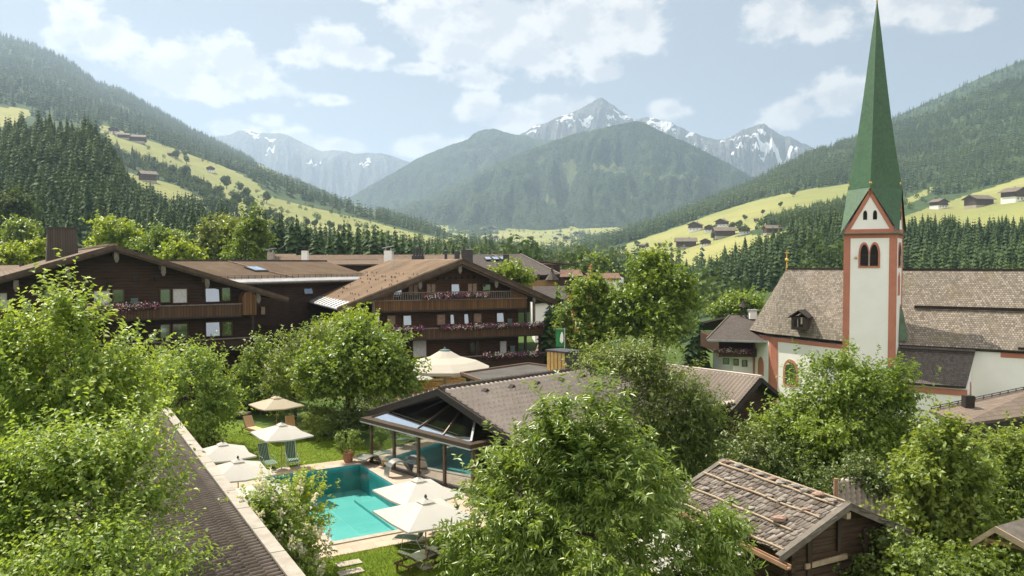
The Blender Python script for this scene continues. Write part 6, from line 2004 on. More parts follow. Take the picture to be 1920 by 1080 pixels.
# ---- parasols
def parasol_mesh(t, size=3.0, h=2.5, drop=.52, canvas=None, pole=None):
    rng = random.Random(3)
    mb = MB(); N = 8
    half = size/2
    cor = [(-half, -half), (half, -half), (half, half), (-half, half)]
    for k in range(4):
        (x0, y0), (x1, y1) = cor[k], cor[(k+1) % 4]
        grid = []
        for i in range(N+1):
            f = i/N
            row = []
            for j in range(N+1):
                g = j/N
                x = (x0*(1-g)+x1*g)*f; y = (y0*(1-g)+y1*g)*f
                edge = 1-abs(2*g-1)
                sag = .10*f*edge*(.6+.4*f)
                inn = 1-.045*edge*f
                row.append(Vector((x*inn, y*inn, h-.06-drop*f - sag*.9)))
            grid.append(row)
        for i in range(N):
            for j in range(N):
                if i == 0: mb.poly([grid[0][0], grid[1][j], grid[1][j+1]])
                else: mb.poly([grid[i][j], grid[i+1][j], grid[i+1][j+1], grid[i][j+1]])
        for j in range(N):
            a, b = grid[N][j], grid[N][j+1]
            mb.poly([a, a-Vector((0, 0, .07)), b-Vector((0, 0, .07)), b])
    mb.build('canopy', canvas or m_canvas, t, local=True, smooth=False)
    mb = MB()
    top = [(-.28, -.28), (.28, -.28), (.28, .28), (-.28, .28)]
    mb.add([Vector((x, y, h-.115)) for x, y in top]+[Vector((0, 0, h+.03))], [(0, 1, 4), (1, 2, 4), (2, 3, 4), (3, 0, 4)]); v = mb.build('vent_cap', canvas or m_canvas, t, local=True)
    mb = MB(); mb.tube([(0, 0, 0.05), (0, 0, h+.02)], .026, 10); mb.build('pole', pole or m_pole_wood, t, local=True)
    mb = MB(); mb.lathe((0, 0, h+.02), [(.05, 0), (.06, .05), (.02, .12)], 8); mb.build('finial', m_sheet_dark, t, local=True)
    for x, y in cor:
        mb = MB(); mb.bar((0, 0, h-.09), (x*.985, y*.985, h-.09-drop), .022, .03); mb.build('rib', pole or m_pole_wood, t, local=True)
    mb = MB(); mb.box((0, 0, .03), .62, .62, .06); mb.box((0, 0, .075), .4, .4, .03); mb.tube([(0, 0, .09), (0, 0, .4)], .04, 8); mb.build('base', m_stone, t, local=True)

prot = thing('parasol', 'white square parasol', 'parasol')
parasol_mesh(prot)
U_ = [(527, 792, 2.55, 'white square parasol on the lawn above two green striped recliners', .84, 0.1, .02),
      (418, 829, 2.45, 'pale square parasol by the long tiled roof, the one closest to the lawn', .86, 0, -.01),
      (446, 860, 2.45, 'pale square parasol by the long tiled roof, second along from the lawn', .88, .04, 0),
      (488, 903, 2.45, 'white square parasol half hidden by the flowering lilac beside the pool', .86, -.05, 0),
      (785, 895, 2.5, 'white square parasol over the paving next to the glass pavilion', .90, .1, 0),
      (798, 934, 2.5, 'big white square parasol at the pool corner above two striped recliners', .95, .06, 0),
      (1262, 1000, 2.6, 'white square parasol glimpsed through the long leaved tree', 1.1, .3, 0)]
base_rz = math.atan2(PEX.y, PEX.x)
for i, (px, py, hz, lab, sc, dr, tl) in enumerate(U_):
    p = gz(px, py, hz); o = prot if i == 0 else copy_tree(prot)
    o.location = (p.x, p.y, -.005 if i == 0 else .0); o.rotation_euler = (tl, tl*.5, base_rz+dr); o.scale = (sc, sc, hz/2.5); o['label'] = lab; o['group'] = 'parasols round the pool'
t = thing('parasol', 'sand coloured parasol on a wooden pole at the shaded back of the lawn', 'parasol', tuple(gz(518, 742, 2.6)*1.0 - Vector((0, 0, 2.61))), 'parasols round the pool', base_rz+.15)
parasol_mesh(t, 2.6, 2.6, .5, m_canvas_tan)

# ---- recliners and loungers
def recliner(label, loc, rz, group):
    t = thing('recliner', label, 'recliner', loc, group, rz)
    prof = [(-.78, .34), (-.45, .40), (-.15, .40), (.12, .36), (.22, .40), (.34, .66), (.46, .98), (.54, 1.22)]
    mb = MB()
    for i in range(len(prof)-1):
        (y0, z0), (y1, z1) = prof[i], prof[i+1]
        n = Vector((0, -(z1-z0), (y1-y0))).normalized()*-.03
        mb.prism([(-.25, y0, z0), (.25, y0, z0), (.25, y1, z1), (-.25, y1, z1)], n)
    mb.build('sling', m_sling_green, t, local=True)
    mb = MB()
    for s in (-.27, .27): mb.tube([Vector((s, y, z-.015)) for y, z in prof], .017, 6)
    mb.tube([(-.27, prof[-1][0], prof[-1][1]), (.27, prof[-1][0], prof[-1][1])], .017, 6); mb.tube([(-.27, -.78, .33), (.27, -.78, .33)], .017, 6)
    mb.build('frame', m_alu, t, local=True)
    for s in (-.31, .31):
        mb = MB(); mb.tube([(s, -.40, .02), (s, -.34, .38), (s, -.26, .60), (s, .26, .62), (s, .36, .56)], .015, 6); mb.build('armrest', m_alu, t, local=True)
        mb = MB(); mb.tube([(s, -.42, .015), (s, .0, .015), (s, .46, .015), (s, .42, .10), (s, .22, .42)], .015, 6); mb.build('leg', m_alu, t, local=True)
    return t
def face(px, py, qx, qy):
    a, b = gz(px, py), gz(qx, qy); return math.atan2((b-a).y, (b-a).x)+math.pi/2
for (x, y, rz, lab) in ((500, 876, base_rz+.15, 'green striped recliner under the lawn parasol, the one closer to the pale parasols'), (547, 872, base_rz-.12, 'green striped recliner under the lawn parasol, the one closer to the potted tree'),
                        (776, 1026, base_rz+math.pi+.75, 'green striped recliner seen from behind beside the corner parasol pole'), (833, 1002, base_rz+math.pi+.55, 'green striped recliner turned away at the edge of the paving by the leafy tree')):
    p = gz(x, y); recliner(lab, (p.x, p.y, .0), rz, 'green striped recliners')

def lounger(label, loc, rz, cush, frame, group=None, back=.62, cushion=True):
    t = thing('sun_lounger', label, 'sun lounger', loc, group, rz)
    mb = MB()
    for s in (-.31, .31): mb.box((s, -.35, .30), .05, 1.95, .07)
    for y in (-1.3, -.35, .58): mb.box((0, y, .30), .57, .05, .06)
    mb.build('frame', frame, t, local=True)
    for sx in (-.31, .31):
        for sy in (-1.2, .5): mb = MB(); mb.box((sx, sy, .132), .06, .06, .264); mb.build('leg', frame, t, local=True)
    mb = MB(); mb.prism([(-.29, -1.28, .336), (.29, -1.28, .336), (.29, .05, .336), (-.29, .05, .336)], (0, 0, .09)); mb.build('seat_cushion', cush, t, local=True)
    hb = back
    mb = MB(); mb.prism([(-.29, .06, .37), (.29, .06, .37), (.29, .06+.42, .37+hb), (-.29, .06+.42, .37+hb)], (0, -.09, .05)); mb.build('back_cushion', cush, t, local=True)
    mb = MB(); mb.bar((-.27, .15, .38), (-.27, .52, .35+hb), .04, .04); mb.bar((.27, .15, .38), (.27, .52, .35+hb), .04, .04); mb.bar((0, .45, .37+hb*.8), (0, .56, .30), .04, .04); mb.build('back_frame', frame, t, local=True)
    return t
for (x, y, rz, lab, cu, fr_, bk) in (
    (470, 812, base_rz+.25, 'peach cushioned lounger under the sand coloured parasol', m_peach, m_lounger_wood, .68),
    (545, 812, base_rz-.15, 'peach cushioned lounger behind the white lawn parasol', m_peach, m_lounger_wood, .66),
    (436, 783, base_rz+.9, 'grey tan lounger with raised back in shade beside the hedge', m_greytan, m_lounger_wood, .66),
    (398, 779, base_rz+.5, 'low grey tan lounger half hidden behind the shady hedge', m_greytan, m_lounger_wood, .3),
    (775, 1066, base_rz+math.pi*.5+.35, 'dark wooden lounger with pale striped cushion at the lawn edge', m_cush_stripe, m_lounger_wood, .30),
    (822, 1056, base_rz+math.pi*.5+.25, 'dark wooden lounger with pale striped cushion partly under the parasol pole', m_cush_stripe, m_lounger_wood, .30)):
    p = gz(x, y); lounger(lab, (p.x, p.y, -.005), rz, cu, fr_, None, bk)

# ---- potted tree and round shrubs
def shrub(name, label, px, py, rx, ry, Y, n, mat, seed, L=.09, W=.06, cat='shrub', zb=0, lump=.12, blossom=None, **kw):
    b = pxblob(px, py, rx, ry, Y)
    base = (b[0].x, b[0].y, zb)
    return leafy_tree(name, label, base, [b], n, 7, L, W, mat, seed, None, cat, shootL=kw.pop('shootL', .32), csig=kw.pop('csig', .22), trunk_r=kw.pop('trunk_r', .06), limbs=18, lump=lump, shell=kw.pop('shell', .72), upw=.3, blossom=blossom, **kw)
t = thing('plant_pot', 'terracotta pot standing on the paving by the glass pavilion', 'pot', tuple(gz(653, 866)))
mb = MB(); p = gz(653, 866); mb.lathe(p, [(.20, .0), (.24, .05), (.31, .48), (.36, .50), (.36, .60), (.31, .60)], 16); mb.build('body', m_terracotta, t)
mb = MB(); mb.lathe(p+Vector((0, 0, .50)), [(.30, 0), (.29, .03)], 12); mb.build('soil', m_trim_dark, t)
shrub('potted_tree', 'small clipped tree growing in the terracotta pot', 654, 828, 20, 18, gz(653, 866).y, 330, m_leaf_maple, 71, .10, .06, 'tree', .5, .15, trunk_r=.03, shootL=.2, csig=.12)
# ---------------------------------------------------------------- glass pavilion
m_clear = mat_clear('clear_pane', (.92, .96, .95), .10, .9)
m_clear_roof = mat_clear('roof_pane', (.86, .90, .88), .62, 1.0)
m_bronze = MAT('bronze_frame', (.085, .060, .042), (.06, .042, .03), 4, .45, .05, .01, .3)
m_brown_post = MAT('brown_post', (.13, .085, .05), (.09, .06, .035), 4, .55, .1)
m_ochre_beam = MAT('ochre_beam', (.42, .29, .10), (.34, .23, .08), 4, .6, .1)

def pavilion():
    A0 = gz(824, 731, 4.55); R0 = gz(993, 844, 2.55)
    E1, E2 = gz(677, 786, 2.40), gz(880, 839, 2.40)
    d = Vector((R0.x-A0.x, R0.y-A0.y, 0)); hw = d.length; d.normalize()
    dE = Vector((E2.x-E1.x, E2.y-E1.y, 0)).normalized()
    d = (d+dE).normalized()
    e = Vector((-d.y, d.x, 0)); e = e if e.y > 0 else -e
    Z = Vector((0, 0, 1))
    h = thing('pool_pavilion', 'glazed pool pavilion with pale pantile roof and hipped glass front', 'pavilion', (A0.x+e.x*5, A0.y+e.y*5, 0))
    Rz, Az = R0.z, A0.z
    def P(u, v, z): return Vector((A0.x, A0.y, 0)) + d*u + e*v + Z*z     # u across the gable, v along the ridge
    LEN = 17.5
    tiled('roof_slope', P(hw, 0, Rz), P(hw, LEN, Rz), P(0, LEN, Az), P(0, 0, Az), 52, 15, m_tile_grey, h, .085, .10, 8)
    tiled('roof_slope', P(-hw, LEN, Rz), P(-hw, 0, Rz), P(0, 0, Az), P(0, LEN, Az), 52, 15, m_tile_grey, h, .085, .10, 4)
    for s in (1, -1):
        roof_quad('roof_deck', P(s*(hw-.05), .05, Rz-.08), P(s*(hw-.05), LEN-.05, Rz-.08), P(0, LEN-.05, Az-.10), P(0, .05, Az-.10), m_trim_dark, h, .2)
        mb = MB(); a, b = P(0, -.02, Az+.06), P(s*hw*1.02, -.02, Rz+.02)
        mb.prism([a, b, b-Z*.36, a-Z*.36], -e*.1); mb.build('verge_board', m_trim_dark, h)
        mb = MB(); mb.tube([P(s*(hw+.06), 0, Rz-.06), P(s*(hw+.06), LEN, Rz-.06)], .08, 8); mb.build('gutter', m_trim_dark, h)
    mb = MB()
    nk = 48
    for k in range(nk):
        a, b = P(0, LEN*k/nk, Az+.07), P(0, LEN*(k+1.06)/nk, Az+.10); mb.tube([a, b], [.14, .16], 8)
    mb.build('ridge_cap', m_tile_dark, h)
    # little roof vents
    for k in range(5):
        q = P(hw*.14, 2.2+k*1.9, Az-(Az-Rz)*.14+.09); mb = MB(); mb.prism([q-e*.16, q+e*.16, q+d*.02+Z*.16], d*.3); mb.build('vent_tile', m_trim_dark, h)
    # gable wall, and the side wall under the pantiles
    vw = 1.7
    mb = MB(); mb.prism([P(-hw+.5, vw, 0), P(hw-.5, vw, 0), P(hw-.5, vw, Rz-.25), P(0, vw, Az-.4), P(-hw+.5, vw, Rz-.25)], e*.2)
    # upper part only: below it the hall is open to the glass front
    mb = MB(); mb.prism([P(-hw+.5, vw, 2.45), P(hw-.5, vw, 2.45), P(0, vw, Az-.45)], e*.15); mb.build('gable_wall', m_trim_dark, h)
    mb = MB(); mb.obox(P(hw-.75, vw, 0), e*(LEN-vw-1), d*.2, Z*(Rz-.3)); mb.build('side_wall', m_trim_dark, h)
    mb = MB(); mb.obox(P(-hw+.55, vw+5, 0), e*(LEN-vw-6), d*.2, Z*(Rz-.3)); mb.build('side_wall', m_trim_dark, h)
    mb = MB(); mb.obox(P(-hw+.6, 7.5, 0), d*(2*hw-1.4), e*.2, Z*3.2); mb.build('back_wall', m_stone, h)
    # glass front
    L = (E2-E1).dot(d)
    e1u = (Vector((E1.x, E1.y, 0))-Vector((A0.x, A0.y, 0))).dot(d); v0 = ((E2-A0).dot(e)+(E1-A0).dot(e))/2
    e2u = e1u+L
    zE = 2.40
    npost = 5
    for k in range(npost):
        u = e1u+.35+(L-.7)*k/(npost-1)
        mb = MB(); mb.obox(P(u-.07, v0+.42, .0), d*.14, e*.14, Z*(zE-.12)); mb.build('post', m_brown_post, h)
    for k in range(npost-1):
        ua, ub = e1u+.35+(L-.7)*k/(npost-1)+.07, e1u+.35+(L-.7)*(k+1)/(npost-1)-.07
        mb = MB(); mb.prism([P(ua, v0+.48, .06), P(ub, v0+.48, .06), P(ub, v0+.48, zE-.12), P(ua, v0+.48, zE-.12)], e*.02); mb.build('glass_panel', m_clear, h)
    ue = e2u-.35+.07
    v1 = vw
    mb = MB(); mb.prism([P(ue, v0+.56, .06), P(ue, v1, .06), P(ue, v1, zE-.12), P(ue, v0+.56, zE-.12)], -d*.02); mb.build('glass_panel', m_clear, h)
    mb = MB(); mb.obox(P(e1u+.3, v0+.38, 0), d*(L-.6), e*.22, Z*.06); mb.build('sill', m_bronze, h)
    # eave frame
    mb = MB(); mb.obox(P(e1u, v0, zE-.12), d*L, e*.5, Z*.22); mb.obox(P(e2u-.5, v0+.5, zE-.12), d*.5, e*(v1+.2-v0-.5), Z*.22); mb.obox(P(e1u, v0+.5, zE-.12), d*.5, e*(v1+.2-v0-.5), Z*.22); mb.build('eave_frame', m_bronze, h)
    mb = MB(); mb.obox(P(e1u-.03, v0-.03, zE-.15), d*(L+.06), e*.03, Z*.05); mb.obox(P(e2u, v0, zE-.15), d*.03, e*(v1-v0), Z*.05); mb.build('edge_trim', m_sheet, h)
    # hipped glass roof
    zt = 3.75
    c0, c1 = P(e1u+.45, v0+.45, zE+.1), P(e2u-.45, v0+.45, zE+.1)
    r0, r1 = P(e1u+L*.36, v1-.02, zt), P(e2u-L*.28, v1-.02, zt)
    b0, b1 = P(e1u+.45, v1-.02, zE+.1), P(e2u-.45, v1-.02, zE+.1)
    def pane(pts, nm='roof_glass'):
        n = (pts[1]-pts[0]).cross(pts[-1]-pts[0]).normalized(); n = n if n.z > 0 else -n
        mb = MB(); mb.prism(pts, n*.02); mb.build(nm, m_clear_roof, h)
    for k in range(4):
        f0, f1 = k/4, (k+1)/4
        pane([c0.lerp(c1, f0), c0.lerp(c1, f1), r0.lerp(r1, f1), r0.lerp(r1, f0)])
    pane([c1, b1, r1]); pane([c0, r0, b0])
    for a, b, w, m_ in ((c0, r0, .09, m_bronze), (c1, r1, .10, m_sheet), (c0.lerp(c1, .5), r0.lerp(r1, .5), .07, m_bronze), (c0.lerp(c1, .75), r0.lerp(r1, .75), .06, m_bronze)):
        mb = MB(); mb.bar(a+Z*.03, b+Z*.03, w, .09); mb.build('glazing_bar', m_, h)
    mb = MB(); mb.bar(b1.lerp(c1, .05)+Z*-.06, r1+Z*-.10, .10, .12); mb.bar(b1+Z*-.05-d*.2, r1.lerp(r0, .1)+Z*-.1, .1, .12); mb.build('rafter', m_ochre_beam, h)
    mb = MB(); mb.bar(r0.lerp(r1, .55)+Z*-.1, c0.lerp(c1, .5)+Z*-.1, .1, .14); mb.build('rafter', m_ochre_beam, h)
    mb = MB(); mb.bar(r0, r1, .12, .12); mb.build('glass_ridge', m_bronze, h)
    # hall floor and the pool indoors
    vb = 7.4
    u_a, u_b = e1u+.4, hw-.8
    pu0, pu1, pv0, pv1 = e1u+4.5, e1u+6.9, v0+1.7, 5.2
    fl = MB()
    for (a, b, c_, dd) in ((u_a, u_b, v0+.6, pv0), (u_a, u_b, pv1, vb), (u_a, pu0, pv0, pv1), (pu1, u_b, pv0, pv1)):
        fl.obox(P(a, c_, .005), d*(b-a), e*(dd-c_), Z*.035)
    fl.build('hall_floor', m_deck, h)
    mb = MB(); mb.poly([P(pu0, pv0, .012), P(pu1, pv0, .012), P(pu1, pv1, .012), P(pu0, pv1, .012)]); mb.build('indoor_pool', m_poolfloor, h)
    mb = MB(); mb.poly([P(pu0, pv0, .035), P(pu1, pv0, .035), P(pu1, pv1, .035), P(pu0, pv1, .035)]); mb.build('indoor_water', m_water, h)
    mb = MB(); mb.obox(P(e1u+2.3, v0+.75, .04), d*2.0, e*2.6, Z*.62); mb.build('stone_bench', m_stone, h)
    mb = MB(); mb.obox(P(e1u+2.2, v0+.65, .66), d*2.2, e*2.8, Z*.08); mb.build('bench_top', MAT('bench_slab', (.48, .36, .22), (.40, .30, .18), 2, .7), h)
    mb = MB(); mb.obox(P(e1u+4.3, v0+.9, .04), d*2.3, e*.5, Z*.30); mb.build('pool_kerb', m_stone, h)
    c0_ = P(e1u+6.6, v0+2.6, .04)
    mb = MB()
    for i in range(9):
        f = lambda a: c0_ + d*(.7-.7*math.cos(a)) + Z*(.75*math.sin(a))
        p, q = f(math.pi*i/9), f(math.pi*(i+1)/9); mb.prism([p-e*.4, q-e*.4, q+e*.4, p+e*.4], Z*.05 if 2 < i < 7 else d*.05)
    mb.build('water_slide', m_metal, h)
    for k, (u, v, lab) in enumerate(((e1u+7.6, v0+1.45, 'pale green lounger inside the glass pavilion behind the corner pane'), (e1u+8.15, v0+2.3, 'second pale lounger inside the pavilion, set back from the corner pane'), (e1u+1.2, v0+1.5, 'pale lounger inside the pavilion behind its end pane'))):
        p = P(u, v, .045); lounger(lab, (p.x, p.y, .042), math.atan2(d.y, d.x)-math.pi/2+(.2 if k < 2 else 2.2), m_pale_green, m_ochre_beam, None, .5)
    # wood clad flue box on the ridge
    c = at(1056, 676, P(0, 11.2, 0).y)
    v = (Vector((c.x, c.y, 0))-Vector((A0.x, A0.y, 0))).dot(e); u = (Vector((c.x, c.y, 0))-Vector((A0.x, A0.y, 0))).dot(d)
    cp = P(min(.3, u), v, 0); zt = at(1056, 659, cp.y).z
    t = thing('flue_box', 'ochre board clad flue box with zinc lid above the pantile ridge', 'chimney', (cp.x, cp.y, Az-.3))
    mb = MB(); mb.obox(P(min(.3, u)-.75, v-.6, Az-.5), d*1.5, e*1.2, Z*(zt-Az+.5)); mb.build('casing', m_sheet_dark, t)
    for k in range(5):
        mb = MB(); mb.obox(P(min(.3, u)-.74+.30*k, v-.64, Az-.4), d*.24, e*.035, Z*(zt-Az+.38)); mb.build('cladding_board', m_ochre_beam, t)
    mb = MB(); mb.obox(P(min(.3, u)-.85, v-.7, zt), d*1.7, e*1.4, Z*.1); mb.build('lid', m_sheet_dark, t)
    return P, hw, Az, Rz
m_pale_green = MAT('pale_green_cushion', (.50, .60, .53), (.42, .52, .46), 5, .85, .1)
PAV = pavilion()

# ---- flat felt roof between pavilion and terrace
def flat_roof():
    pts = [gz(864, 700, 3.2), gz(990, 682, 3.2), gz(1062, 692, 3.2), gz(925, 722, 3.2)]
    t = thing('terrace_building', 'low terrace building with flat dark felt roof behind the pantile ridge', 'building', (pts[0].x, pts[0].y, 0))
    mb = MB(); mb.prism([p-Vector((0, 0, .25)) for p in pts], Vector((0, 0, .22))); mb.build('roof', m_felt, t)
    c = sum(pts, Vector())/4
    mb = MB()
    for i in range(4):
        a, b = pts[i], pts[(i+1) % 4]; mb.bar(a+Vector((0, 0, .0)), b+Vector((0, 0, .0)), .14, .2)
    mb.build('parapet', MAT('roof_edge', (.16, .10, .065), (.12, .075, .05), 3), t)
    q = [c+(p-c)*.9 for p in pts]; mb = MB(); mb.prism([Vector((p.x, p.y, -3)) for p in q], Vector((0, 0, 5.95))); mb.build('wall', m_wood_brown, t)
flat_roof()

# ---- terrace under the big parasol
m_canvas_cream = mat_leaf('cream_canvas', (.50, .465, .41), (.54, .505, .45), .2, .85, .1)
def terrace():
    Y = 61
    top = at(834, 651, Y); rimL, rimR = at(772, 698, Y), at(927, 693, Y)
    R_ = (rimR.x-rimL.x)/2*1.10; zr = (rimL.z+rimR.z)/2+.28; top.z -= .12
    t = thing('giant_parasol', 'giant cream terrace parasol with green crown cap in front of the gabled chalet', 'parasol', (top.x, Y, 0))
    n = 12; mb = MB()
    C = Vector((top.x, Y, 0))
    ring = lambda r, z: [C+Vector((r*math.cos(2*math.pi*(k+.5)/n), r*math.sin(2*math.pi*(k+.5)/n), z)) for k in range(n)]
    prof = [(.35, top.z-.12), (R_*.35, top.z-.62), (R_*.7, zr+.50), (R_, zr)]
    for a, b in zip(prof[:-1], prof[1:]):
        A, B = ring(*a), ring(*b)
        for k in range(n): mb.poly([A[k], B[k], B[(k+1) % n], A[(k+1) % n]])
    A, B = ring(R_, zr), ring(R_, zr-.22)
    for k in range(n): mb.poly([A[k], B[k], B[(k+1) % n], A[(k+1) % n]])
    mb.build('canopy', m_canvas_cream, t)
    mb = MB(); mb.lathe(C+Vector((0, 0, top.z-.16)), [(.42, 0), (.40, .08), (.12, .14), (.04, .3)], 14); mb.build('crown_cap', m_chair_teal, t)
    mb = MB(); mb.tube([C, C+Vector((0, 0, top.z-.1))], .12, 12); mb.build('pole', m_stone, t)
    mb = MB()
    for k in range(n):
        a = ring(.2, top.z-.3)[k]; b = ring(R_*.97, zr-.03)[k]; mb.bar(a, b, .05, .06)
    mb.build('rib_frame', m_pole_wood, t)
    mb = MB()
    fl = [gz(740, 750, .3), gz(905, 740, .3), gz(935, 705, .3), gz(770, 700, .3)]
    flat_poly('terrace', fl, m_lounger_wood_warm, thick=.36)
    # planters, tables, benches
    def tbl(px, py, label, rz=0.3):
        p = gz(px, py, .3); t = thing('terrace_table', label, 'table', tuple(p), None, rz)
        mb = MB(); mb.box((0, 0, .74), 1.5, .8, .05); mb.build('tabletop', m_ochre_beam, t, local=True)
        for sx in (-.6, .6):
            for sy in (-.3, .3): mb = MB(); mb.box((sx, sy, .357), .07, .07, .71); mb.build('leg', m_ochre_beam, t, local=True)
    def bench(px, py, label, rz=0.3):
        p = gz(px, py, .3); t = thing('terrace_bench', label, 'bench', tuple(p), None, rz)
        mb = MB(); mb.box((0, 0, .45), 1.5, .36, .05); mb.build('seat', m_ochre_beam, t, local=True)
        mb = MB()
        for k in range(3): mb.box((0, .2, .58+.13*k), 1.5, .035, .09)
        mb.build('backrest', m_ochre_beam, t, local=True)
        for sx in (-.65, .65): mb = MB(); mb.box((sx, 0, .212), .07, .32, .424); mb.build('leg', m_ochre_beam, t, local=True)
    tbl(820, 728, 'ochre wooden table at the middle of the terrace', .2); tbl(862, 722, 'ochre wooden table next to the felt roofed building', .4); tbl(798, 734, 'ochre wooden table at the terrace edge by the maple', .1)
    bench(812, 738, 'ochre slatted bench turned toward the pavilion roof', .25); bench(848, 733, 'ochre slatted bench at the middle of the terrace front', .35); bench(876, 728, 'ochre slatted bench close to the felt roofed building', .5)
    for i, (px, py, lab) in enumerate(((800, 724, 'wooden trough with green plants under the rim of the giant parasol'), (842, 716, 'wooden trough with green plants behind the terrace tables'))):
        p = gz(px, py, .3); t2 = thing('planter_trough', lab, 'planter', tuple(p))
        mb = MB(); mb.box((p.x, p.y, .55), 1.7, .45, .5); mb.build('trough', m_lounger_wood_warm, t2)
        rng = np.random.default_rng(90+i); k = 240
        P_ = np.array([[p.x, p.y, .92]])+rng.normal(size=(k, 3))*[.5, .14, .12]
        V, F = leaf_mesh(P_, rng.normal(size=(k, 3)), rng.normal(size=(k, 3))+[0, 0, 1.], np.full(k, .2), np.full(k, .12), rng); np_mesh('leaves', V, F, m_leaf_maple, t2, np.repeat(rng.random(k), 2))
    p = gz(792, 735, .3); t2 = thing('parasol', 'small round cream parasol at the terrace edge below the giant one', 'parasol', tuple(p))
    zt = at(792, 704, p.y).z
    mb = MB(); mb.lathe(Vector((p.x, p.y, zt-.25)), [(.9, 0), (.55, .17), (.05, .3)], 10); mb.build('canopy', m_canvas, t2)
    mb = MB(); mb.tube([p, Vector((p.x, p.y, zt))], .03, 8); mb.build('pole', m_pole_wood, t2)
m_lounger_wood_warm = MAT('warm_terrace_wood', (.30, .17, .085), (.22, .12, .06), 3, .7, .2)
terrace()

# ---- banners
def banner(px, py0, py1, w, Y, lab):
    a = at(px, py0, Y); b = at(px, py1, Y); k = Y/FPX
    t = thing('banner', lab, 'banner', (a.x, a.y, 0))
    mb = MB(); mb.tube([(a.x+w*k/2+.05, a.y, -1.5), (a.x+w*k/2+.05, a.y, a.z+.1)], .05, 8); mb.build('pole', m_alu, t)
    mb = MB(); x0, x1 = a.x-w*k/2, a.x+w*k/2; n = 6
    for i in range(n):
        f, g_ = i/n, (i+1)/n
        q = lambda f: .06*math.sin(f*5)
        mb.prism([(x0, a.y+q(f), a.z-(a.z-b.z)*f), (x1, a.y+q(f)*.4, a.z-(a.z-b.z)*f), (x1, a.y+q(g_)*.4, a.z-(a.z-b.z)*g_), (x0, a.y+q(g_), a.z-(a.z-b.z)*g_)], (0, .012, 0))
    cl = mb.build('cloth', MAT('green_banner', (.03, .22, .07), (.02, .17, .05), 2, .8), t)
    mb = MB(); mb.rock((a.x+w*k*.18, a.y-.10, (a.z+b.z)/2), w*k*.2, .03, (a.z-b.z)*.32, 4, 8, 6, .3); mb.build('emblem', m_white, cl)
    mb = MB(); mb.bar((x0, a.y, a.z+.02), (x1+.05, a.y, a.z+.02), .04, .04); mb.build('crossbar', m_alu, t)
banner(1050, 617, 650, 15, 66, 'green banner with white emblem beside the flowering chestnut')
banner(1153, 639, 660, 15, 60, 'green and white banner half hidden by the bushy dark tree')

# ---------------------------------------------------------------- long pantile roof with stone coping
def long_roof():
    z = 3.0
    a, b = gz(556, 1080, z), gz(312, 768, z)
    c = (b-a).normalized(); l = Vector((-c.y, c.x, 0)); l = l if l.x < 0 else -l
    a2 = a-c*5
    L = (b-a2).length
    t = thing('garden_house', 'long low garden house with dark pantile roof and pale stone coping', 'building', (a.x, a.y, 0))
    w = 6.0; dz = 1.15
    q0, q1 = a2+l*.22, b+l*.22
    lo0, lo1 = a2+l*w-Vector((0, 0, dz)), b+l*w-Vector((0, 0, dz))
    m_ = mat_tile('weathered_dark_pantiles', (.135, .11, .095), (.085, .068, .058), 1.4, (.10, .085, .06))
    tiled('roof_slope', lo0-Vector((0, 0, .08)), lo1-Vector((0, 0, .08)), q1-Vector((0, 0, .08)), q0-Vector((0, 0, .08)), int(L/.255), 17, m_, t, .055, .045, 8)
    roof_quad('roof_deck', lo0-Vector((0, 0, .2)), lo1-Vector((0, 0, .2)), q1-Vector((0, 0, .2)), q0-Vector((0, 0, .2)), m_trim_dark, t, .15)
    n = 14
    for k in range(n):
        p, q = a2.lerp(b, k/n+.0008), a2.lerp(b, (k+1)/n-.0008)
        mb = MB(); mb.prism([p-l*.16, q-l*.16, q+l*.24, p+l*.24], Vector((0, 0, .07))); mb.build('coping_stone', MAT('coping_stone_grey', (.36, .33, .29), (.27, .24, .20), 1.6+.1*k, .85, .3, .02) if k == 0 else bpy.data.materials['coping_stone_grey'], t)
    mb = MB(); mb.obox(Vector((a2.x, a2.y, -.05))-l*.05, b-a2, l*(w-.6), Vector((0, 0, z-dz-.1))); mb.obox(Vector((a2.x, a2.y, z-dz-.15))-l*.05, b-a2, l*.22, Vector((0, 0, dz+.148))); mb.build('wall', m_mason, t)
long_roof()

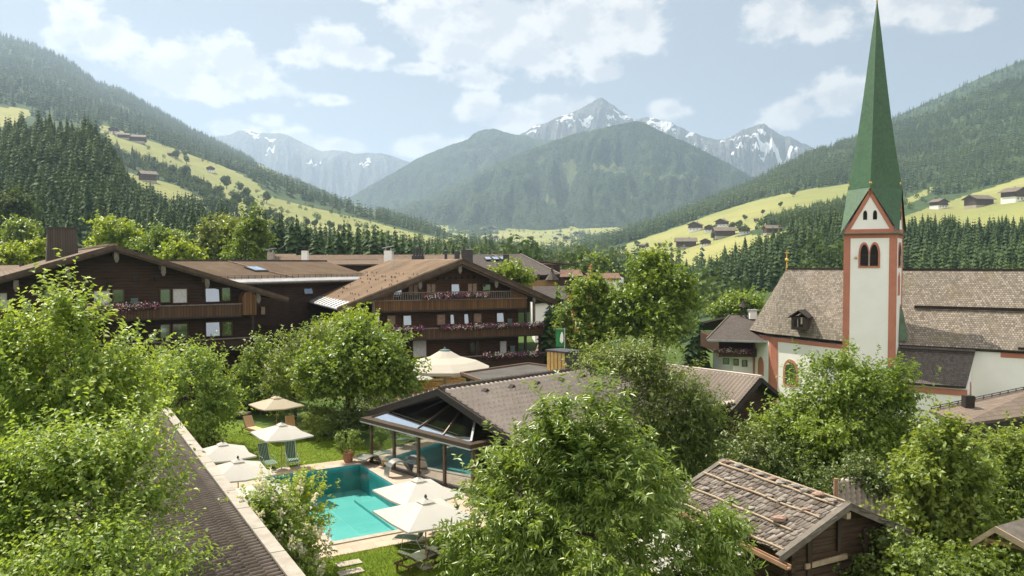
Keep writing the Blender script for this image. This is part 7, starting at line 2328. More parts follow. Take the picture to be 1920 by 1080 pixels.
# ---------------------------------------------------------------- log hut with stone weighted shingle roof
def log_hut():
    zr, ze = 3.55, 2.42
    Rf, Rn = gz(1357, 865, zr), gz(1592, 948, zr)
    c = (Rn-Rf); Lr = c.length; c.normalize()                       # along the ridge, toward the viewer
    s = Vector((-c.y, c.x, 0)); s = s if s.x < 0 else -s              # toward the sunny-side eave
    En = gz(1461, 1034, ze)
    w = abs((En-Rn).dot(s)); w = max(2.4, min(3.4, w))
    t = thing('log_hut', 'old log hut with stone weighted shingle roof and pole battens', 'hut', (Rn.x, Rn.y, 0))
    Z = Vector((0, 0, 1))
    def P(u, v, lift=0.0, side=1):
        """u along the ridge from the far end, v down the slope 0..1"""
        p = Vector((Rf.x, Rf.y, 0))+c*u+s*(w*v*side)
        sl = (s*side*(zr-ze)+Z*w).normalized()
        return Vector((p.x, p.y, zr-(zr-ze)*v))+sl*lift
    m_sh = mat_split_shingle()
    rng = random.Random(11)
    for side in (1, -1):
        mb_v, mb_f, tint = [], [], []
        rows = 11; k0 = 0
        for r in range(rows):
            v1 = (r+1)/rows*1.02; v0 = v1-.16
            u = -.05
            while u < Lr:
                wd = .07+.13*rng.random(); g_ = .008+.012*rng.random()
                j = rng.uniform(-.022, .022); lift = .03+.03*rng.random(); tw = rng.uniform(-.03, .03)
                a = P(u, max(v0+j, .0), .012, side); b = P(u+wd, max(v0+j, .0), .012, side)
                cc = P(u+wd+tw, v1+j, lift+.02, side); d_ = P(u+tw, v1+j, lift+.02, side)
                sl = (s*side*(zr-ze)+Z*w).normalized()*.016
                mb_v += [a, b, cc, d_, a-sl, b-sl, cc-sl, d_-sl]
                mb_f += [(k0, k0+1, k0+2, k0+3), (k0+3, k0+2, k0+6, k0+7), (k0, k0+3, k0+7, k0+4), (k0+1, k0+5, k0+6, k0+2)]
                tint += [rng.random()]*4; k0 += 8; u += wd+g_
        np_mesh('shingle_roof', [tuple(v) for v in mb_v], mb_f, m_sh, t, tint)
        q = [P(0, 0, -.03, side), P(Lr, 0, -.03, side), P(Lr, .99, -.03, side), P(0, .99, -.03, side)]
        mb = MB(); mb.prism(q, Vector((0, 0, -.06))); mb.build('roof_boarding', m_trim, t)
    # barge boards
    for side in (1, -1):
        for (u, out) in ((Lr, 1), (0, -1)):
            a, b = P(u, -.02, .06, side), P(u, 1.08, .06, side)
            mb = MB(); mb.prism([a, b, b-Z*.20, a-Z*.20], c*out*.06); mb.build('barge_board', m_trim_grey, t)
            mb = MB(); a2, b2 = P(u, -.02, .07, side), P(u, 1.08, .07, side); mb.prism([a2-c*out*.14, a2+c*out*.08, b2+c*out*.08, b2-c*out*.14], Z*.025); mb.build('barge_cap', m_trim_grey, t)
    # poles lying on the shingles
    for v, u0, u1, side in ((.09, .1, Lr-.35, 1), (.36, .05, Lr-.25, 1), (.68, -.02, Lr-.55, 1), (.05, .1, Lr-.3, -1), (.985, .9, Lr-.05, 1)):
        mb = MB(); n = 9
        pts = [P(u0+(u1-u0)*k/n, v+.008*math.sin(k*1.7+v*9), .10, side) for k in range(n+1)]
        mb.tube(pts, [.042-.010*k/n for k in range(n+1)], 7); mb.build('batten_pole', m_batten, t)
    # wooden gutter along the eave
    mb = MB(); a, b = P(1.0, 1.10, -.16), P(Lr+.35, 1.10, -.20); mb.bar(a, b, .16, .05); mb.bar(a+s*.08+Z*.05, b+s*.08+Z*.05, .04, .12); mb.bar(a-s*.08+Z*.05, b-s*.08+Z*.05, .04, .12); mb.build('wooden_gutter', m_gutter_wood, t)
    # log walls
    ins = .55; wv = .74
    zb = -.1
    corners = [Vector((Rf.x, Rf.y, 0))+c*u+s*w*k for u, k in ((ins, wv), (Lr-ins, wv), (Lr-ins, -wv), (ins, -wv))]
    ztop = zr-(zr-ze)*wv-.12
    mb = MB(); nlog = 11
    for i in range(4):
        a, b = corners[i], corners[(i+1) % 4]; d = (b-a).normalized()
        for k in range(nlog):
            hh = (ztop-zb)/nlog; zz = zb+hh*(k+.5)+(hh*.0 if i % 2 == 0 else 0)
            mb.bar(Vector((a.x, a.y, zz))-d*.22, Vector((b.x, b.y, zz))+d*.22, .15 if i % 2 else .155, hh*.94)
    wl = mb.build('log_wall', m_wood_hut, t)
    # gable boards
    for u in (Lr-ins, ins):
        a = Vector((Rf.x, Rf.y, 0))+c*u
        mb = MB(); mb.prism([a+s*w*wv+Z*ztop, a-s*w*wv+Z*ztop, a+Z*(zr-.14)], c*.08); mb.build('gable_boards', m_wood_hut, t)
    a = Vector((Rf.x, Rf.y, 0))+c*(Lr-ins)
    mb = MB(); mb.bar(a+s*1.35+c*.16+Z*1.72, a-s*.35+c*.16+Z*1.80, .06, .16); mb.build('pale_board', m_batten, t)
    mb = MB(); mb.bar(a+s*1.2+c*.14+Z*.55, a-s*1.4+c*.14+Z*.62, .10, .36); mb.build('plank', m_trim_grey, t)
    mb = MB(); mb.bar(a+c*.16+Z*2.0, a+c*.16+Z*3.1, .10, .12); mb.build('king_post', m_trim, t)
    for k in (1, -1):
        mb = MB(); mb.bar(a+s*k*w*wv*.62+c*.12+Z*0, a+s*k*w*wv*.62+c*.12+Z*ztop, .14, .14); mb.build('post', m_trim, t)
    mb = MB(); mb.bar(a+Z*(zr-.32)-c*.3, a+Z*(zr-.32)+c*.55, .16, .2); mb.build('purlin_end', m_batten, t)
    # the stones that weigh the roof down: each its own thing
    spots = [(.3, .03, .15), (.95, .02, .17), (1.5, .04, .12), (2.1, .035, .15), (2.75, .03, .13), (3.2, .05, .17), (3.75, .03, .14), (4.25, .045, .16), (4.8, .03, .17), (5.4, .05, .14),
             (1.3, .315, .15), (1.62, .32, .10), (2.5, .32, .10), (3.4, .325, .12), (3.95, .325, .14), (4.3, .33, .09), (5.0, .32, .12), (1.0, .62, .15), (2.4, .625, .12), (3.35, .625, .13), (4.7, .62, .25)]
    for i, (u, v, r) in enumerate(spots):
        p = P(u*Lr/5.9, v, .06+r*.45)
        mb = MB(); mb.rock(p, r*1.1, r*.85, r*.42, 200+i, 8, 6, .22)
        o = mb.build('roof_stone', m_rock if i % 4 else m_rock_red, smooth=False)
        lab = 'grey field stone lying along the ridge of the shingle roofed hut' if v < .1 else ('grey field stone resting against the upper pole of the shingle roof' if v < .5 else 'grey field stone resting against the lower pole of the shingle roof')
        if r == .25: lab = 'largest brown stone at the low corner of the shingle roof'
        tag(o, lab, 'stone', 'stones along the ridge' if v < .1 else ('stones at the upper pole' if v < .5 else 'stones at the lower pole'))
def mat_split_shingle():
    g = NT('split_shingles'); tn = g.attr('tint')
    n = g.noise(2.5, 5, .65)
    col = g.mix(tn, (.10, .082, .068), (.29, .255, .225))
    col = g.mix(g.ramp(n, .4, .72, 0, .65), col, (.075, .055, .045))
    return g.done(g.bsdf(col, .85, g.bump(g.noise(25, 3, .6), .4, .01), 0, .2))
m_batten = MAT('pale_pole_wood', (.40, .31, .215), (.29, .22, .15), 4, .8, .2, .01, stretch=(1, 1, 1))
m_gutter_wood = MAT('gutter_wood', (.34, .20, .12), (.26, .15, .09), 3, .8, .2)
m_wood_hut = mat_wood_wall('old_log_wall', (.080, .052, .034), (.042, .027, .018), .225)
m_rock = MAT('field_stone', (.34, .31, .28), (.22, .20, .18), 5, .9, .5, .03)
m_rock_red = MAT('reddish_field_stone', (.36, .24, .19), (.26, .17, .13), 5, .9, .5, .03)
log_hut()

# ---- pantile lean-to behind the hut, half hidden by trees
def small_roofs():
    t = thing('shed', 'low shed with wavy pantile roof half hidden behind the log hut', 'shed', tuple(gz(1640, 960, 0)))
    z = 1.9
    a, b, c_, d_ = gz(1560, 985, 1.5), gz(1720, 960, 1.5), gz(1700, 880, 2.7), gz(1560, 900, 2.7)
    tiled('roof_slope', a, b, c_, d_, 15, 8, m_tile_grey, t, .08, .05, 8)
    ctr = (a+b+c_+d_)/4
    mb = MB(); q = [ctr+(p-ctr)*.9 for p in (a, b, c_, d_)]; mb.prism([Vector((p.x, p.y, 0)) for p in q], Vector((0, 0, 1.35))); mb.build('wall', m_wood_brown, t)
    mb = MB(); p = gz(1567, 1000, 0); zt = at(1567, 897, p.y).z
    p = at(1567, 938, 27.5); zt = at(1567, 897, 27.5).z; mb.tube([(p.x, p.y, -.06), (p.x, p.y, zt)], .075, 10); o = mb.build('wooden_post', m_gutter_wood); tag(o, 'single brown wooden post standing behind the log hut roof', 'post')
    # barn roof beyond the pavilion
    h = thing('barn', 'dark barn with ribbed pantile roof between bushy tree and church', 'barn', tuple(gz(1380, 790, 0)))
    Y = 54
    r0, r1 = at(1250, 690, 58), at(1427, 704, 52); r1.z = r0.z = (r0.z+r1.z)/2
    dd = (r1-r0).normalized(); s = Vector((-dd.y, dd.x, 0)); s = s if s.y < 0 else -s
    e1 = gz(1366, 760, r1.z-1.75); wv = max(3.0, min(5.5, (e1-r1).dot(s)))
    e0, e1 = r0+s*wv-Vector((0, 0, 1.75)), r1+s*wv-Vector((0, 0, 1.75))
    tiled('roof_slope', e0, e1, r1, r0, 26, 13, m_tile_grey, h, .10, .06, 8)
    f0, f1 = r0-s*wv-Vector((0, 0, 1.75)), r1-s*wv-Vector((0, 0, 1.75))
    roof_quad('roof_slope', f1, f0, r0, r1, m_tile_dark, h, .15)
    roof_quad('roof_deck', e0-Vector((0, 0, .09)), e1-Vector((0, 0, .09)), r1-Vector((0, 0, .09)), r0-Vector((0, 0, .09)), m_trim_dark, h, .12)
    for q in (e1, f1):
        mb = MB(); mb.prism([r1+dd*.02, q+dd*.02, q+dd*.02-Vector((0, 0, .3)), r1+dd*.02-Vector((0, 0, .3))], dd*.08); mb.build('verge_board', m_trim_dark, h)
    mb = MB(); mb.bar(r0+Vector((0, 0, .08)), r1+Vector((0, 0, .08)), .28, .16); mb.build('ridge_cap', m_tile_grey, h)
    k = .85; i_ = dd*-.7
    mb = MB(); mb.prism([Vector((p.x, p.y, -5)) for p in (r0+s*wv*k, r1+s*wv*k+i_, r1-s*wv*k+i_, r0-s*wv*k)], Vector((0, 0, r1.z-1.75+5.1))); mb.prism([r1+i_+s*wv*k-Vector((0, 0, 1.62)), r1+i_-s*wv*k-Vector((0, 0, 1.62)), r1+i_-Vector((0, 0, .25))], -dd*.2); mb.build('wall', m_wood_dark, h)
    # brown roof at the picture's edge below the nave
    g = thing('house', 'house with wide brown tiled roof, snow rail and small chimney below the nave wall', 'house', tuple(gz(1860, 860, 0)))
    T0, T1 = at(1742, 768, 52), at(1960, 720, 58); B0, B1 = at(1803, 795, 49), at(1985, 772, 54)
    roof_quad('roof_slope', B0, B1, T1, T0, mat_brickuv('flat_brown_tiles', (.225, .175, .14), (.18, .14, .11), (.09, .07, .055), .3, .34, .015, 0, .5, .3), g, .2)
    n = (B1-B0).cross(T0-B0).normalized(); n = n if n.z > 0 else -n
    mb = MB(); mb.prism([B0-n*.21, B1-n*.21, B1-n*.55, B0-n*.55], Vector((.0, .12, 0))); mb.build('fascia', m_trim_dark, g)
    mb = MB(); a, b = T0.lerp(B0, .06)+n*.25, T1.lerp(B1, .06)+n*.25
    mb.bar(a, b, .05, .05); mb.bar(a-n*.14, b-n*.14, .05, .05)
    for q in range(15): p = a.lerp(b, q/14); mb.bar(p-n*.26, p+n*.02, .05, .05, up=(1, 0, 0))
    mb.build('snow_rail', m_sheet_dark, g)
    p = at(1815, 757, 52.5); mb = MB(); mb.box(p, .62, .5, 1.1); mb.build('chimney', m_trim_dark, g)
    mb = MB(); mb.bar(T0.lerp(B0, .42).lerp(T1.lerp(B1, .42), .3)+n*.03, T0.lerp(B0, .22).lerp(T1.lerp(B1, .22), .98)+n*.03, .10, .05); mb.build('flashing', m_trim_dark, g)
    c4_ = [B0, B1, T1, T0]; ctr = sum(c4_, Vector())/4
    q = [ctr+(p-ctr)*.86 for p in c4_]; mb = MB(); zl_ = B0.z-.5; mb.prism([Vector((p.x, p.y, -5)) for p in q], Vector((0, 0, zl_+5))); mb.build('wall', m_wood_brown, g)
    # house beside the choir
    h = thing('house', 'wooden house with flowered balcony over white ground floor beside the choir', 'house', tuple(gz(1380, 690, -1)))
    fr = Frame(1372, 640, 90, -8)
    e0, e1 = at(1325, 632, 88), at(1470, 648, 86); e0.z = e1.z = (e0.z+e1.z)/2+.1
    r0, r1 = at(1369, 592, 96), at(1500, 592, 94); r0.z = r1.z = at(1390, 592, 95).z
    roof_quad('roof_slope', e0, e1, r1, r0, m_tile_grey_uv, h, .25); 
    bk = Vector((0, 1, 0))*(r0.y-e0.y)*2
    roof_quad('roof_slope', e1+bk, e0+bk, r0, r1, m_tile_grey_uv, h, .25)
    mb = MB(); mb.prism([e0+Vector((0, 0, .1)), r0+Vector((0, 0, .1)), r0-Vector((0, 0, .2)), e0-Vector((0, 0, .2))], Vector((-.12, 0, 0))); mb.build('verge_board', m_trim_grey, h)
    mb = MB(); mb.bar(e0+Vector((0, -.05, -.1)), e1+Vector((0, -.05, -.1)), .12, .2); mb.build('gutter', m_sheet, h)
    x0, y0 = at(1348, 650, 90).x, 90
    zf = at(1348, 663, 90).z; zb = -6
    mb = MB(); mb.obox((x0, y0, zf), (9, 0, 0), (0, 9, 0), (0, 0, e0.z-zf-.15)); mb.build('upper_wall', m_wood_brown, h)
    mb = MB(); mb.obox((x0+1.6, y0+.03, zb), (7.4, 0, 0), (0, 8.9, 0), (0, 0, zf-zb-.02)); mb.build('lower_wall', m_white, h)
    mb = MB(); mb.obox((x0-.3, y0-1.1, zf-.25), (9.2, 0, 0), (0, 1.1, 0), (0, 0, .14)); mb.obox((x0-.3, y0-1.1, zf-.1), (9.2, 0, 0), (0, .07, 0), (0, 0, .8)); mb.build('balcony', m_board_dark, h)
    fw = Frame(0, 0, 1, 0); fw.O = Vector((0, y0+.03, 0))
    for rc in ((1356, 672, 1366, 682), (1376, 674, 1384, 684), (1392, 676, 1400, 686)): window(fw, rc, h, m_pane, 0, .1, .06)
    fw.O = Vector((0, y0-1.1, 0)); 
    flower_box(fw, (1338, 656), (1372, 658), .02, 'planter of small red flowers on the balcony of the house beside the choir', None, 401, None)
    flower_box(fw, (1375, 658), (1411, 660), .02, 'planter of red flowers on the balcony, its end touching the choir wall', None, 402, None)
    p = at(1394, 590, 95); t = thing('bell_turret', 'small ridge bell turret with pointed cap on the house beside the choir', 'turret', tuple(p))
    mb = MB(); 
    for sx in (-.25, .25):
        for sy in (-.25, .25): mb.box(p+Vector((sx, sy, .35)), .09, .09, 1.3)
    mb.build('turret_frame', m_trim_dark, t)
    mb = MB(); mb.lathe(p+Vector((0, 0, .95)), [(.6, 0), (.3, .35), (.08, .8), (.02, 1.1)], 8); mb.build('cap', m_trim_dark, t)
    p = at(1411, 590, 94); t = thing('chimney_stack', 'short white chimney next to the little bell turret', 'chimney', tuple(p)); mb = MB(); mb.box(p, .8, .7, 1.0); mb.build('shaft', m_white, t); mb = MB(); mb.box(p+Vector((0, 0, .55)), 1.1, 1.0, .1); mb.build('cap', m_sheet, t)
small_roofs()

# ---- little roofed shelter
def shelter():
    t = thing('wooden_shelter', 'small open wooden shelter with board roof on round posts', 'shelter', tuple(gz(1880, 1090, 0)))
    zr = 3.05; ze = 2.45
    a = gz(1867, 992, zr); b = gz(1835, 1019, 2.72)
    r = Vector((.93, .36, 0)).normalized()
    s = Vector((-r.y, r.x, 0))      # back-left
    Z = Vector((0, 0, 1))
    L = 3.2
    zz = gz(1821, 1020, ze)
    lft = (zz-a); lft.z = 0
    rgt = Vector((.72, -.66, 0))*1.45
    A1 = a+s*0
    dirr = Vector((.86, .5, 0))
    for nm, off, k in (('far', lft, 0), ('near', rgt, 1)):
        e0 = a+off; e0.z = ze; 
        n = 7
        for i in range(n):
            f0, f1 = i/n, (i+1.12)/n
            p = [a.lerp(e0, f0)+Z*.05, a.lerp(e0, f0)+dirr*L+Z*.05, a.lerp(e0, f1)+dirr*L+Z*.02, a.lerp(e0, f1)+Z*.02]
            mb = MB(); mb.prism([q+Z*.012*(i % 2) for q in p], Z*.03); mb.build('roof_board', m_trim_grey if k else m_trim, t)
        mb = MB(); mb.prism([a+Z*.09, e0+Z*.09, e0-Z*.1, a-Z*.1], -dirr*.05); mb.build('barge_board', m_batten, t)
    for q, k in ((a+lft*.62+dirr*.25, 0), (a+rgt*.62+dirr*.25, 1), (a+lft*.62+dirr*(L-.4), 2), (a+rgt*.62+dirr*(L-.4), 3)):
        mb = MB(); mb.tube([(q.x, q.y, -.06), (q.x, q.y, ze+.12)], .085, 12); mb.build('post', m_gutter_wood, t)
    q0, q1 = a+lft*.62+dirr*.25, a+rgt*.62+dirr*.25
    mb = MB(); mb.bar(Vector((q0.x, q0.y, ze+.15)), Vector((q1.x, q1.y, ze+.15)), .12, .14); mb.build('tie_beam', m_gutter_wood, t)
shelter()

# ---------------------------------------------------------------- farmhouses on the slopes
def farmhouses():
    def proto(kind):
        t = thing('farmhouse', 'farmhouse', 'farmhouse')
        Lx, Ly, hb, hu, rz = (10, 9, 2.4, 3.0, 2.3)
        if kind == 'barn': Lx, Ly, hb, hu, rz = 12, 8, .5, 3.6, 2.0
        if kind == 'hut': Lx, Ly, hb, hu, rz = 10, 8, .3, 4.6, 2.2
        mb = MB(); mb.box((0, 0, hb/2-.75), Lx, Ly, hb+1.5); mb.build('ground_floor', m_white if kind == 'house' else m_stone, t, local=True)
        mb = MB(); mb.prism([(-Lx/2, -Ly/2-.02, hb), (Lx/2, -Ly/2-.02, hb), (Lx/2, -Ly/2-.02, hb+hu), (0, -Ly/2-.02, hb+hu+rz*.92), (-Lx/2, -Ly/2-.02, hb+hu)] if kind == 'house' else [(-Lx/2-.02, -Ly/2, hb), (-Lx/2-.02, Ly/2, hb), (-Lx/2-.02, Ly/2, hb+hu), (-Lx/2-.02, 0, hb+hu+rz*.92), (-Lx/2-.02, -Ly/2, hb+hu)], (0, Ly+.04, 0) if kind == 'house' else (Lx+.04, 0, 0)); mb.build('timber_wall', m_far_wood, t, local=True)
        for s in (-1, 1):
            if kind == 'house':
                o = 1.3; p = [(0, -Ly/2-o, hb+hu+rz), (s*(Lx/2+1.2), -Ly/2-o, hb+hu-.45), (s*(Lx/2+1.2), Ly/2+o, hb+hu-.45), (0, Ly/2+o, hb+hu+rz)]
            else:
                o = 1.0; p = [(-Lx/2-o, 0, hb+hu+rz), (-Lx/2-o, s*(Ly/2+1.1), hb+hu-.45), (Lx/2+o, s*(Ly/2+1.1), hb+hu-.45), (Lx/2+o, 0, hb+hu+rz)]
            mb = MB(); mb.prism(p, (0, 0, .28)); mb.build('roof', m_far_roof, t, local=True)
        if kind == 'house':
            mb = MB(); mb.box((0, -Ly/2-.7, hb+.5), Lx*1.02, .12, .9); mb.box((0, -Ly/2-.4, hb+.02), Lx*1.02, .7, .14); mb.build('balcony', m_far_wood, t, local=True)
            for x in (-3, 0, 3):
                mb = MB(); mb.box((x, -Ly/2-.03, hb*.55), 1.1, .1, 1.1); mb.build('window', m_pane, t, local=True)
            mb = MB(); mb.box((1.5, 1, hb+hu+rz+.3), .8, .8, 1.3); mb.build('chimney', m_stone, t, local=True)
        return t
    m_far_wood = MAT('far_timber', (.075, .045, .028), (.05, .03, .02), .5, .85, .1)
    m_far_roof = MAT('far_roof', (.15, .115, .09), (.11, .085, .068), .5, .85, .1)
    pr = {k: proto(k) for k in ('house', 'barn', 'hut')}
    used = set()
    def put(hill, px, py, wpx, kind, rz, lab, grp):
        p = hill.point(px, py); k = wpx*p.y/FPX/(11.5 if kind != 'barn' else 13.5)
        o = pr[kind] if kind not in used else copy_tree(pr[kind]); used.add(kind)
        o.location = (p.x, p.y, p.z); o.scale = (k, k, k); o.rotation_euler = (0, 0, rz); o['label'] = lab; o['group'] = grp
    G1 = 'farmhouses on the sunny hillside'; G2 = 'farmhouses on the sloping meadow'; G3 = 'farmhouses of the far valley'
    put(HR, 1304, 435, 25, 'house', -.5, 'brown farmhouse at the upper edge of the hamlet, against the forest', G1)
    put(HR, 1331, 437, 20, 'house', -.4, 'small farmhouse, second along the upper row of the hamlet', G1)
    put(HR, 1354, 427, 22, 'house', -.6, 'reddish farmhouse topmost in the hamlet on the sunny hillside', G1)
    put(HR, 1358, 446, 40, 'barn', -.1, 'long brown barn in the middle of the hamlet', G1)
    put(HR, 1396, 440, 22, 'house', -.3, 'dark farmhouse behind bushes at the hamlet end nearer the spire', G1)
    put(HR, 1286, 466, 40, 'barn', -.15, 'long barn lowest in the hamlet, alone on the pale field', G1)
    put(HR, 1323, 463, 21, 'house', -.3, 'white walled farmhouse beside the lowest long barn', G1)
    put(HR, 1241, 466, 12, 'hut', -.4, 'tiny hay hut on the pale field below the hamlet', G1)
    put(HR, 1449, 440, 34, 'barn', .05, 'long grey roofed barn at the edge of the dark wood', G1)
    put(HR, 1418, 416, 10, 'hut', -.3, 'tiny hay hut high on the pale meadow', G1)
    put(HR, 1204, 469, 14, 'hut', -.2, 'small hay hut beside two lone trees low on the field', G1)
    put(HR, 1760, 390, 26, 'house', .3, 'white based farmhouse just beside the spire on the upper meadow', G1)
    put(HR, 1835, 388, 46, 'barn', .3, 'long farmhouse with wide roof in the middle of the upper meadow', G1)
    put(HR, 1902, 379, 38, 'house', .35, 'farmhouse at the far end of the upper meadow by the picture edge', G1)
    put(HL, 232, 265, 22, 'barn', .3, 'farmhouse topmost on the sloping meadow under the forest', G2)
    put(HL, 257, 272, 30, 'barn', .35, 'broad farmhouse with long roof on the upper sloping meadow', G2)
    put(HL, 214, 254, 18, 'house', .3, 'small farmhouse at the upper tip of the sloping meadow', G2)
    put(HL, 325, 296, 20, 'barn', .4, 'farmhouse among round trees halfway down the sloping meadow', G2)
    put(HL, 277, 344, 30, 'hut', .7, 'dark weathered hay barn alone on the bright steep meadow', G2)
    put(HL, 395, 322, 15, 'house', .3, 'little farmhouse under the forest edge past the round trees', G2)
    put(HL, 622, 442, 22, 'barn', .2, 'brown barn showing just above the row of dark spruces', G2)
    put(HL, 564, 468, 24, 'house', .2, 'farmhouse seen between the spruces behind the chalet roofs', G2)
    put(HL, 545, 342, 18, 'barn', .2, 'far barn at the edge of the upper clearing', G2)
    rng = random.Random(8)
    for k in range(16):
        x, y = rng.uniform(900, 1180), rng.uniform(425, 462)
        put(VALLEY, x, y, rng.uniform(8, 14), 'house', rng.uniform(-.6, .6), 'tiny pale house of the hazy village on the valley floor', G3)
farmhouses()

# ---------------------------------------------------------------- trees and shrubs of the village
def gzz(x, y): return float(ground_z(x, y))
def grow(name, label, blobs, Y, nsh, nper, L, W, mat, seed, base=None, **kw):
    sk = (.50*kw.get('shootL', .8) + .55*kw.get('csig', .55))*FPX/Y
    bl = [pxblob(b[0], b[1], max(b[2]-sk, b[2]*.42), max(b[3]-sk*.9, b[3]*.42), Y+(b[4] if len(b) > 4 else 0), b[5] if len(b) > 5 else None) for b in blobs]
    if base is None:
        x = sum(b[0].x for b in bl)/len(bl); y = sum(b[0].y for b in bl)/len(bl)
        base = (x, y, gzz(x, y))
    else: base = (base[0], base[1], gzz(base[0], base[1]))
    return leafy_tree(name, label, base, bl, nsh, nper, L, W, mat, seed, **kw)

def village_trees():
    # big sparse fruit trees in front of the dark chalet
    grow('fruit_tree', 'large sunlit fruit tree with ragged shoots before the dark chalet', [(60, 690, 110, 95), (165, 670, 85, 75), (125, 618, 50, 38), (25, 650, 60, 50), (200, 760, 110, 90), (70, 800, 120, 100), (230, 700, 60, 55), (115, 590, 24, 34)], 23, 2000, 10, .17, .095, m_leaf_apple, 101, base=(-14.2, 23), shootL=.85, clump=18, csig=.32, trunk_r=.17, limbs=110, lump=.6, shell=.45, strays=330, upw=.75)
    grow('fruit_tree', 'fruit tree whose boughs hang over the dark pantile roof', [(150, 900, 110, 90), (60, 940, 110, 100), (240, 860, 80, 55), (190, 990, 90, 80), (40, 1040, 110, 80), (270, 950, 45, 30)], 17.5, 2000, 10, .14, .08, m_leaf_apple, 102, base=(-11.4, 17.5), shootL=.75, clump=18, csig=.26, trunk_r=.14, limbs=100, lump=.6, shell=.42, strays=280, upw=.65)
    grow('fruit_tree', 'low leafy boughs at the lower corner over the dark pantile roof', [(200, 1060, 110, 60), (100, 1090, 120, 70), (300, 1070, 70, 40)], 15.5, 900, 9, .12, .07, m_leaf_apple, 103, base=(-9.5, 15.0), shootL=.6, clump=9, csig=.24, trunk_r=.10, limbs=60, lump=.6, shell=.4, strays=160, upw=.5)
    grow('shrub_tree', 'dense yellow green bushy tree behind the end of the pantile roof', [(350, 700, 70, 55), (395, 730, 55, 65), (310, 720, 55, 60), (370, 780, 70, 45)], 47, 1700, 8, .20, .12, m_leaf_apple, 104, base=(-18.5, 48), shootL=.7, clump=12, csig=.45, trunk_r=.2, limbs=40, lump=.3, shell=.6)
    grow('shrub_tree', 'small upright green tree between bushy tree and white flowering shrub', [(488, 668, 32, 42), (480, 715, 38, 50), (505, 700, 30, 40)], 58, 700, 8, .22, .13, m_leaf_maple, 105, shootL=.7, clump=11, csig=.4, trunk_r=.14, limbs=26)
    grow('maple_tree', 'bright yellow green round maple before the gabled chalet', [(660, 618, 52, 40), (640, 640, 55, 40), (690, 650, 45, 45)], 60, 1300, 8, .24, .17, m_leaf_lime, 106, base=(-12.2, 60), shootL=.6, clump=13, csig=.42, trunk_r=.2, limbs=32)
    grow('maple_tree', 'large spreading maple, bright on one side and dark on the other', [(618, 690, 62, 52), (690, 680, 80, 60), (732, 700, 54, 54), (650, 700, 72, 46), (598, 705, 44, 40), (670, 640, 50, 40)], 51, 2700, 8, .26, .19, m_leaf_maple, 107, base=(-10.7, 51), shootL=.75, clump=28, csig=.45, trunk_r=.24, limbs=64, lump=.5, shell=.6, strays=120)
    grow('shrub_tree', 'loose grey green shrub tree with pale blossoms behind the lawn', [(555, 660, 40, 48), (530, 700, 38, 45), (590, 640, 36, 38), (535, 745, 40, 40)], 56, 800, 8, .2, .11, m_leaf_hazel, 108, shootL=.7, clump=9, csig=.45, trunk_r=.12, limbs=40, lump=.4, blossom=(m_blossom_white, 40, .12))
    grow('shrub', 'dark evergreen bush filling the shade behind the lawn parasols', [(470, 745, 40, 40), (500, 740, 40, 45), (430, 745, 40, 35)], 60, 800, 7, .2, .12, m_leaf_dark, 109, shootL=.5, clump=12, csig=.4, trunk_r=.1, limbs=24)
    grow('shrub', 'dark bush between the maple and the dark pavilion verge', [(705, 785, 46, 40), (672, 775, 36, 36), (735, 770, 40, 34)], 54, 800, 7, .18, .1, m_leaf_dark, 110, shootL=.5, clump=12, csig=.35, trunk_r=.1, limbs=24)
    shrub('round_bush', 'round glossy clipped bush at the edge of the lawn', 607, 805, 32, 36, 50.0, 1100, m_leaf_hazel, 111, .13, .075, 'bush', 0, .10)
    shrub('round_bush', 'small dark bush at the corner of the pantile roof', 376, 812, 30, 22, 48.5, 420, m_leaf_dark, 112, .13, .08, 'bush', 0, .15)
    shrub('round_bush', 'tiny dark bush by the deep shade at the foot of the maple', 641, 795, 22, 24, 49, 300, m_leaf_dark, 113, .12, .07, 'bush', 0, .2)
    # lilac by the pool
    grow('lilac_bush', 'lilac bush with cream flower spikes beside the pool', [(508, 965, 46, 42), (524, 1008, 54, 48), (546, 1048, 50, 52), (496, 1000, 42, 44), (482, 945, 34, 32), (532, 1082, 54, 46)], 27, 1050, 8, .16, .09, m_leaf_apple, 114, base=(-7.6, 27), shootL=.5, clump=8, csig=.3, trunk_r=.09, limbs=50, lump=.35, shell=.5, strays=60, blossom=(m_blossom_white, 95, .20))
    grow('shrub', 'thin leafy shoots reaching over the pool water', [(566, 925, 30, 42), (576, 965, 34, 46), (548, 942, 34, 34)], 28.5, 320, 8, .14, .085, m_leaf_lime, 115, base=(-7.2, 28.6), shootL=.45, clump=7, csig=.25, trunk_r=.05, limbs=28, lump=.45, strays=50, upw=.8)
    # long leaved tree in the middle
    grow('chestnut_tree', 'large tree with long narrow glossy leaves in front of the pavilion', [(1090, 800, 95, 90), (1035, 880, 105, 80), (1150, 900, 110, 90), (975, 955, 75, 65), (1070, 990, 140, 90), (1215, 975, 95, 75), (950, 1050, 95, 60), (1130, 1070, 170, 80), (1300, 1050, 95, 50), (1315, 1000, 80, 60), (1340, 1050, 70, 50), (1250, 1040, 90, 60), (1115, 738, 48, 40), (1045, 805, 55, 50), (1165, 815, 55, 52)], 22, 3100, 12, .235, .070, m_leaf_chest, 120, base=(2.2, 22.3), shootL=.5, clump=24, csig=.27, trunk_r=.2, limbs=120, lump=.55, shell=.6, strays=200, upw=.55, droop=.35)
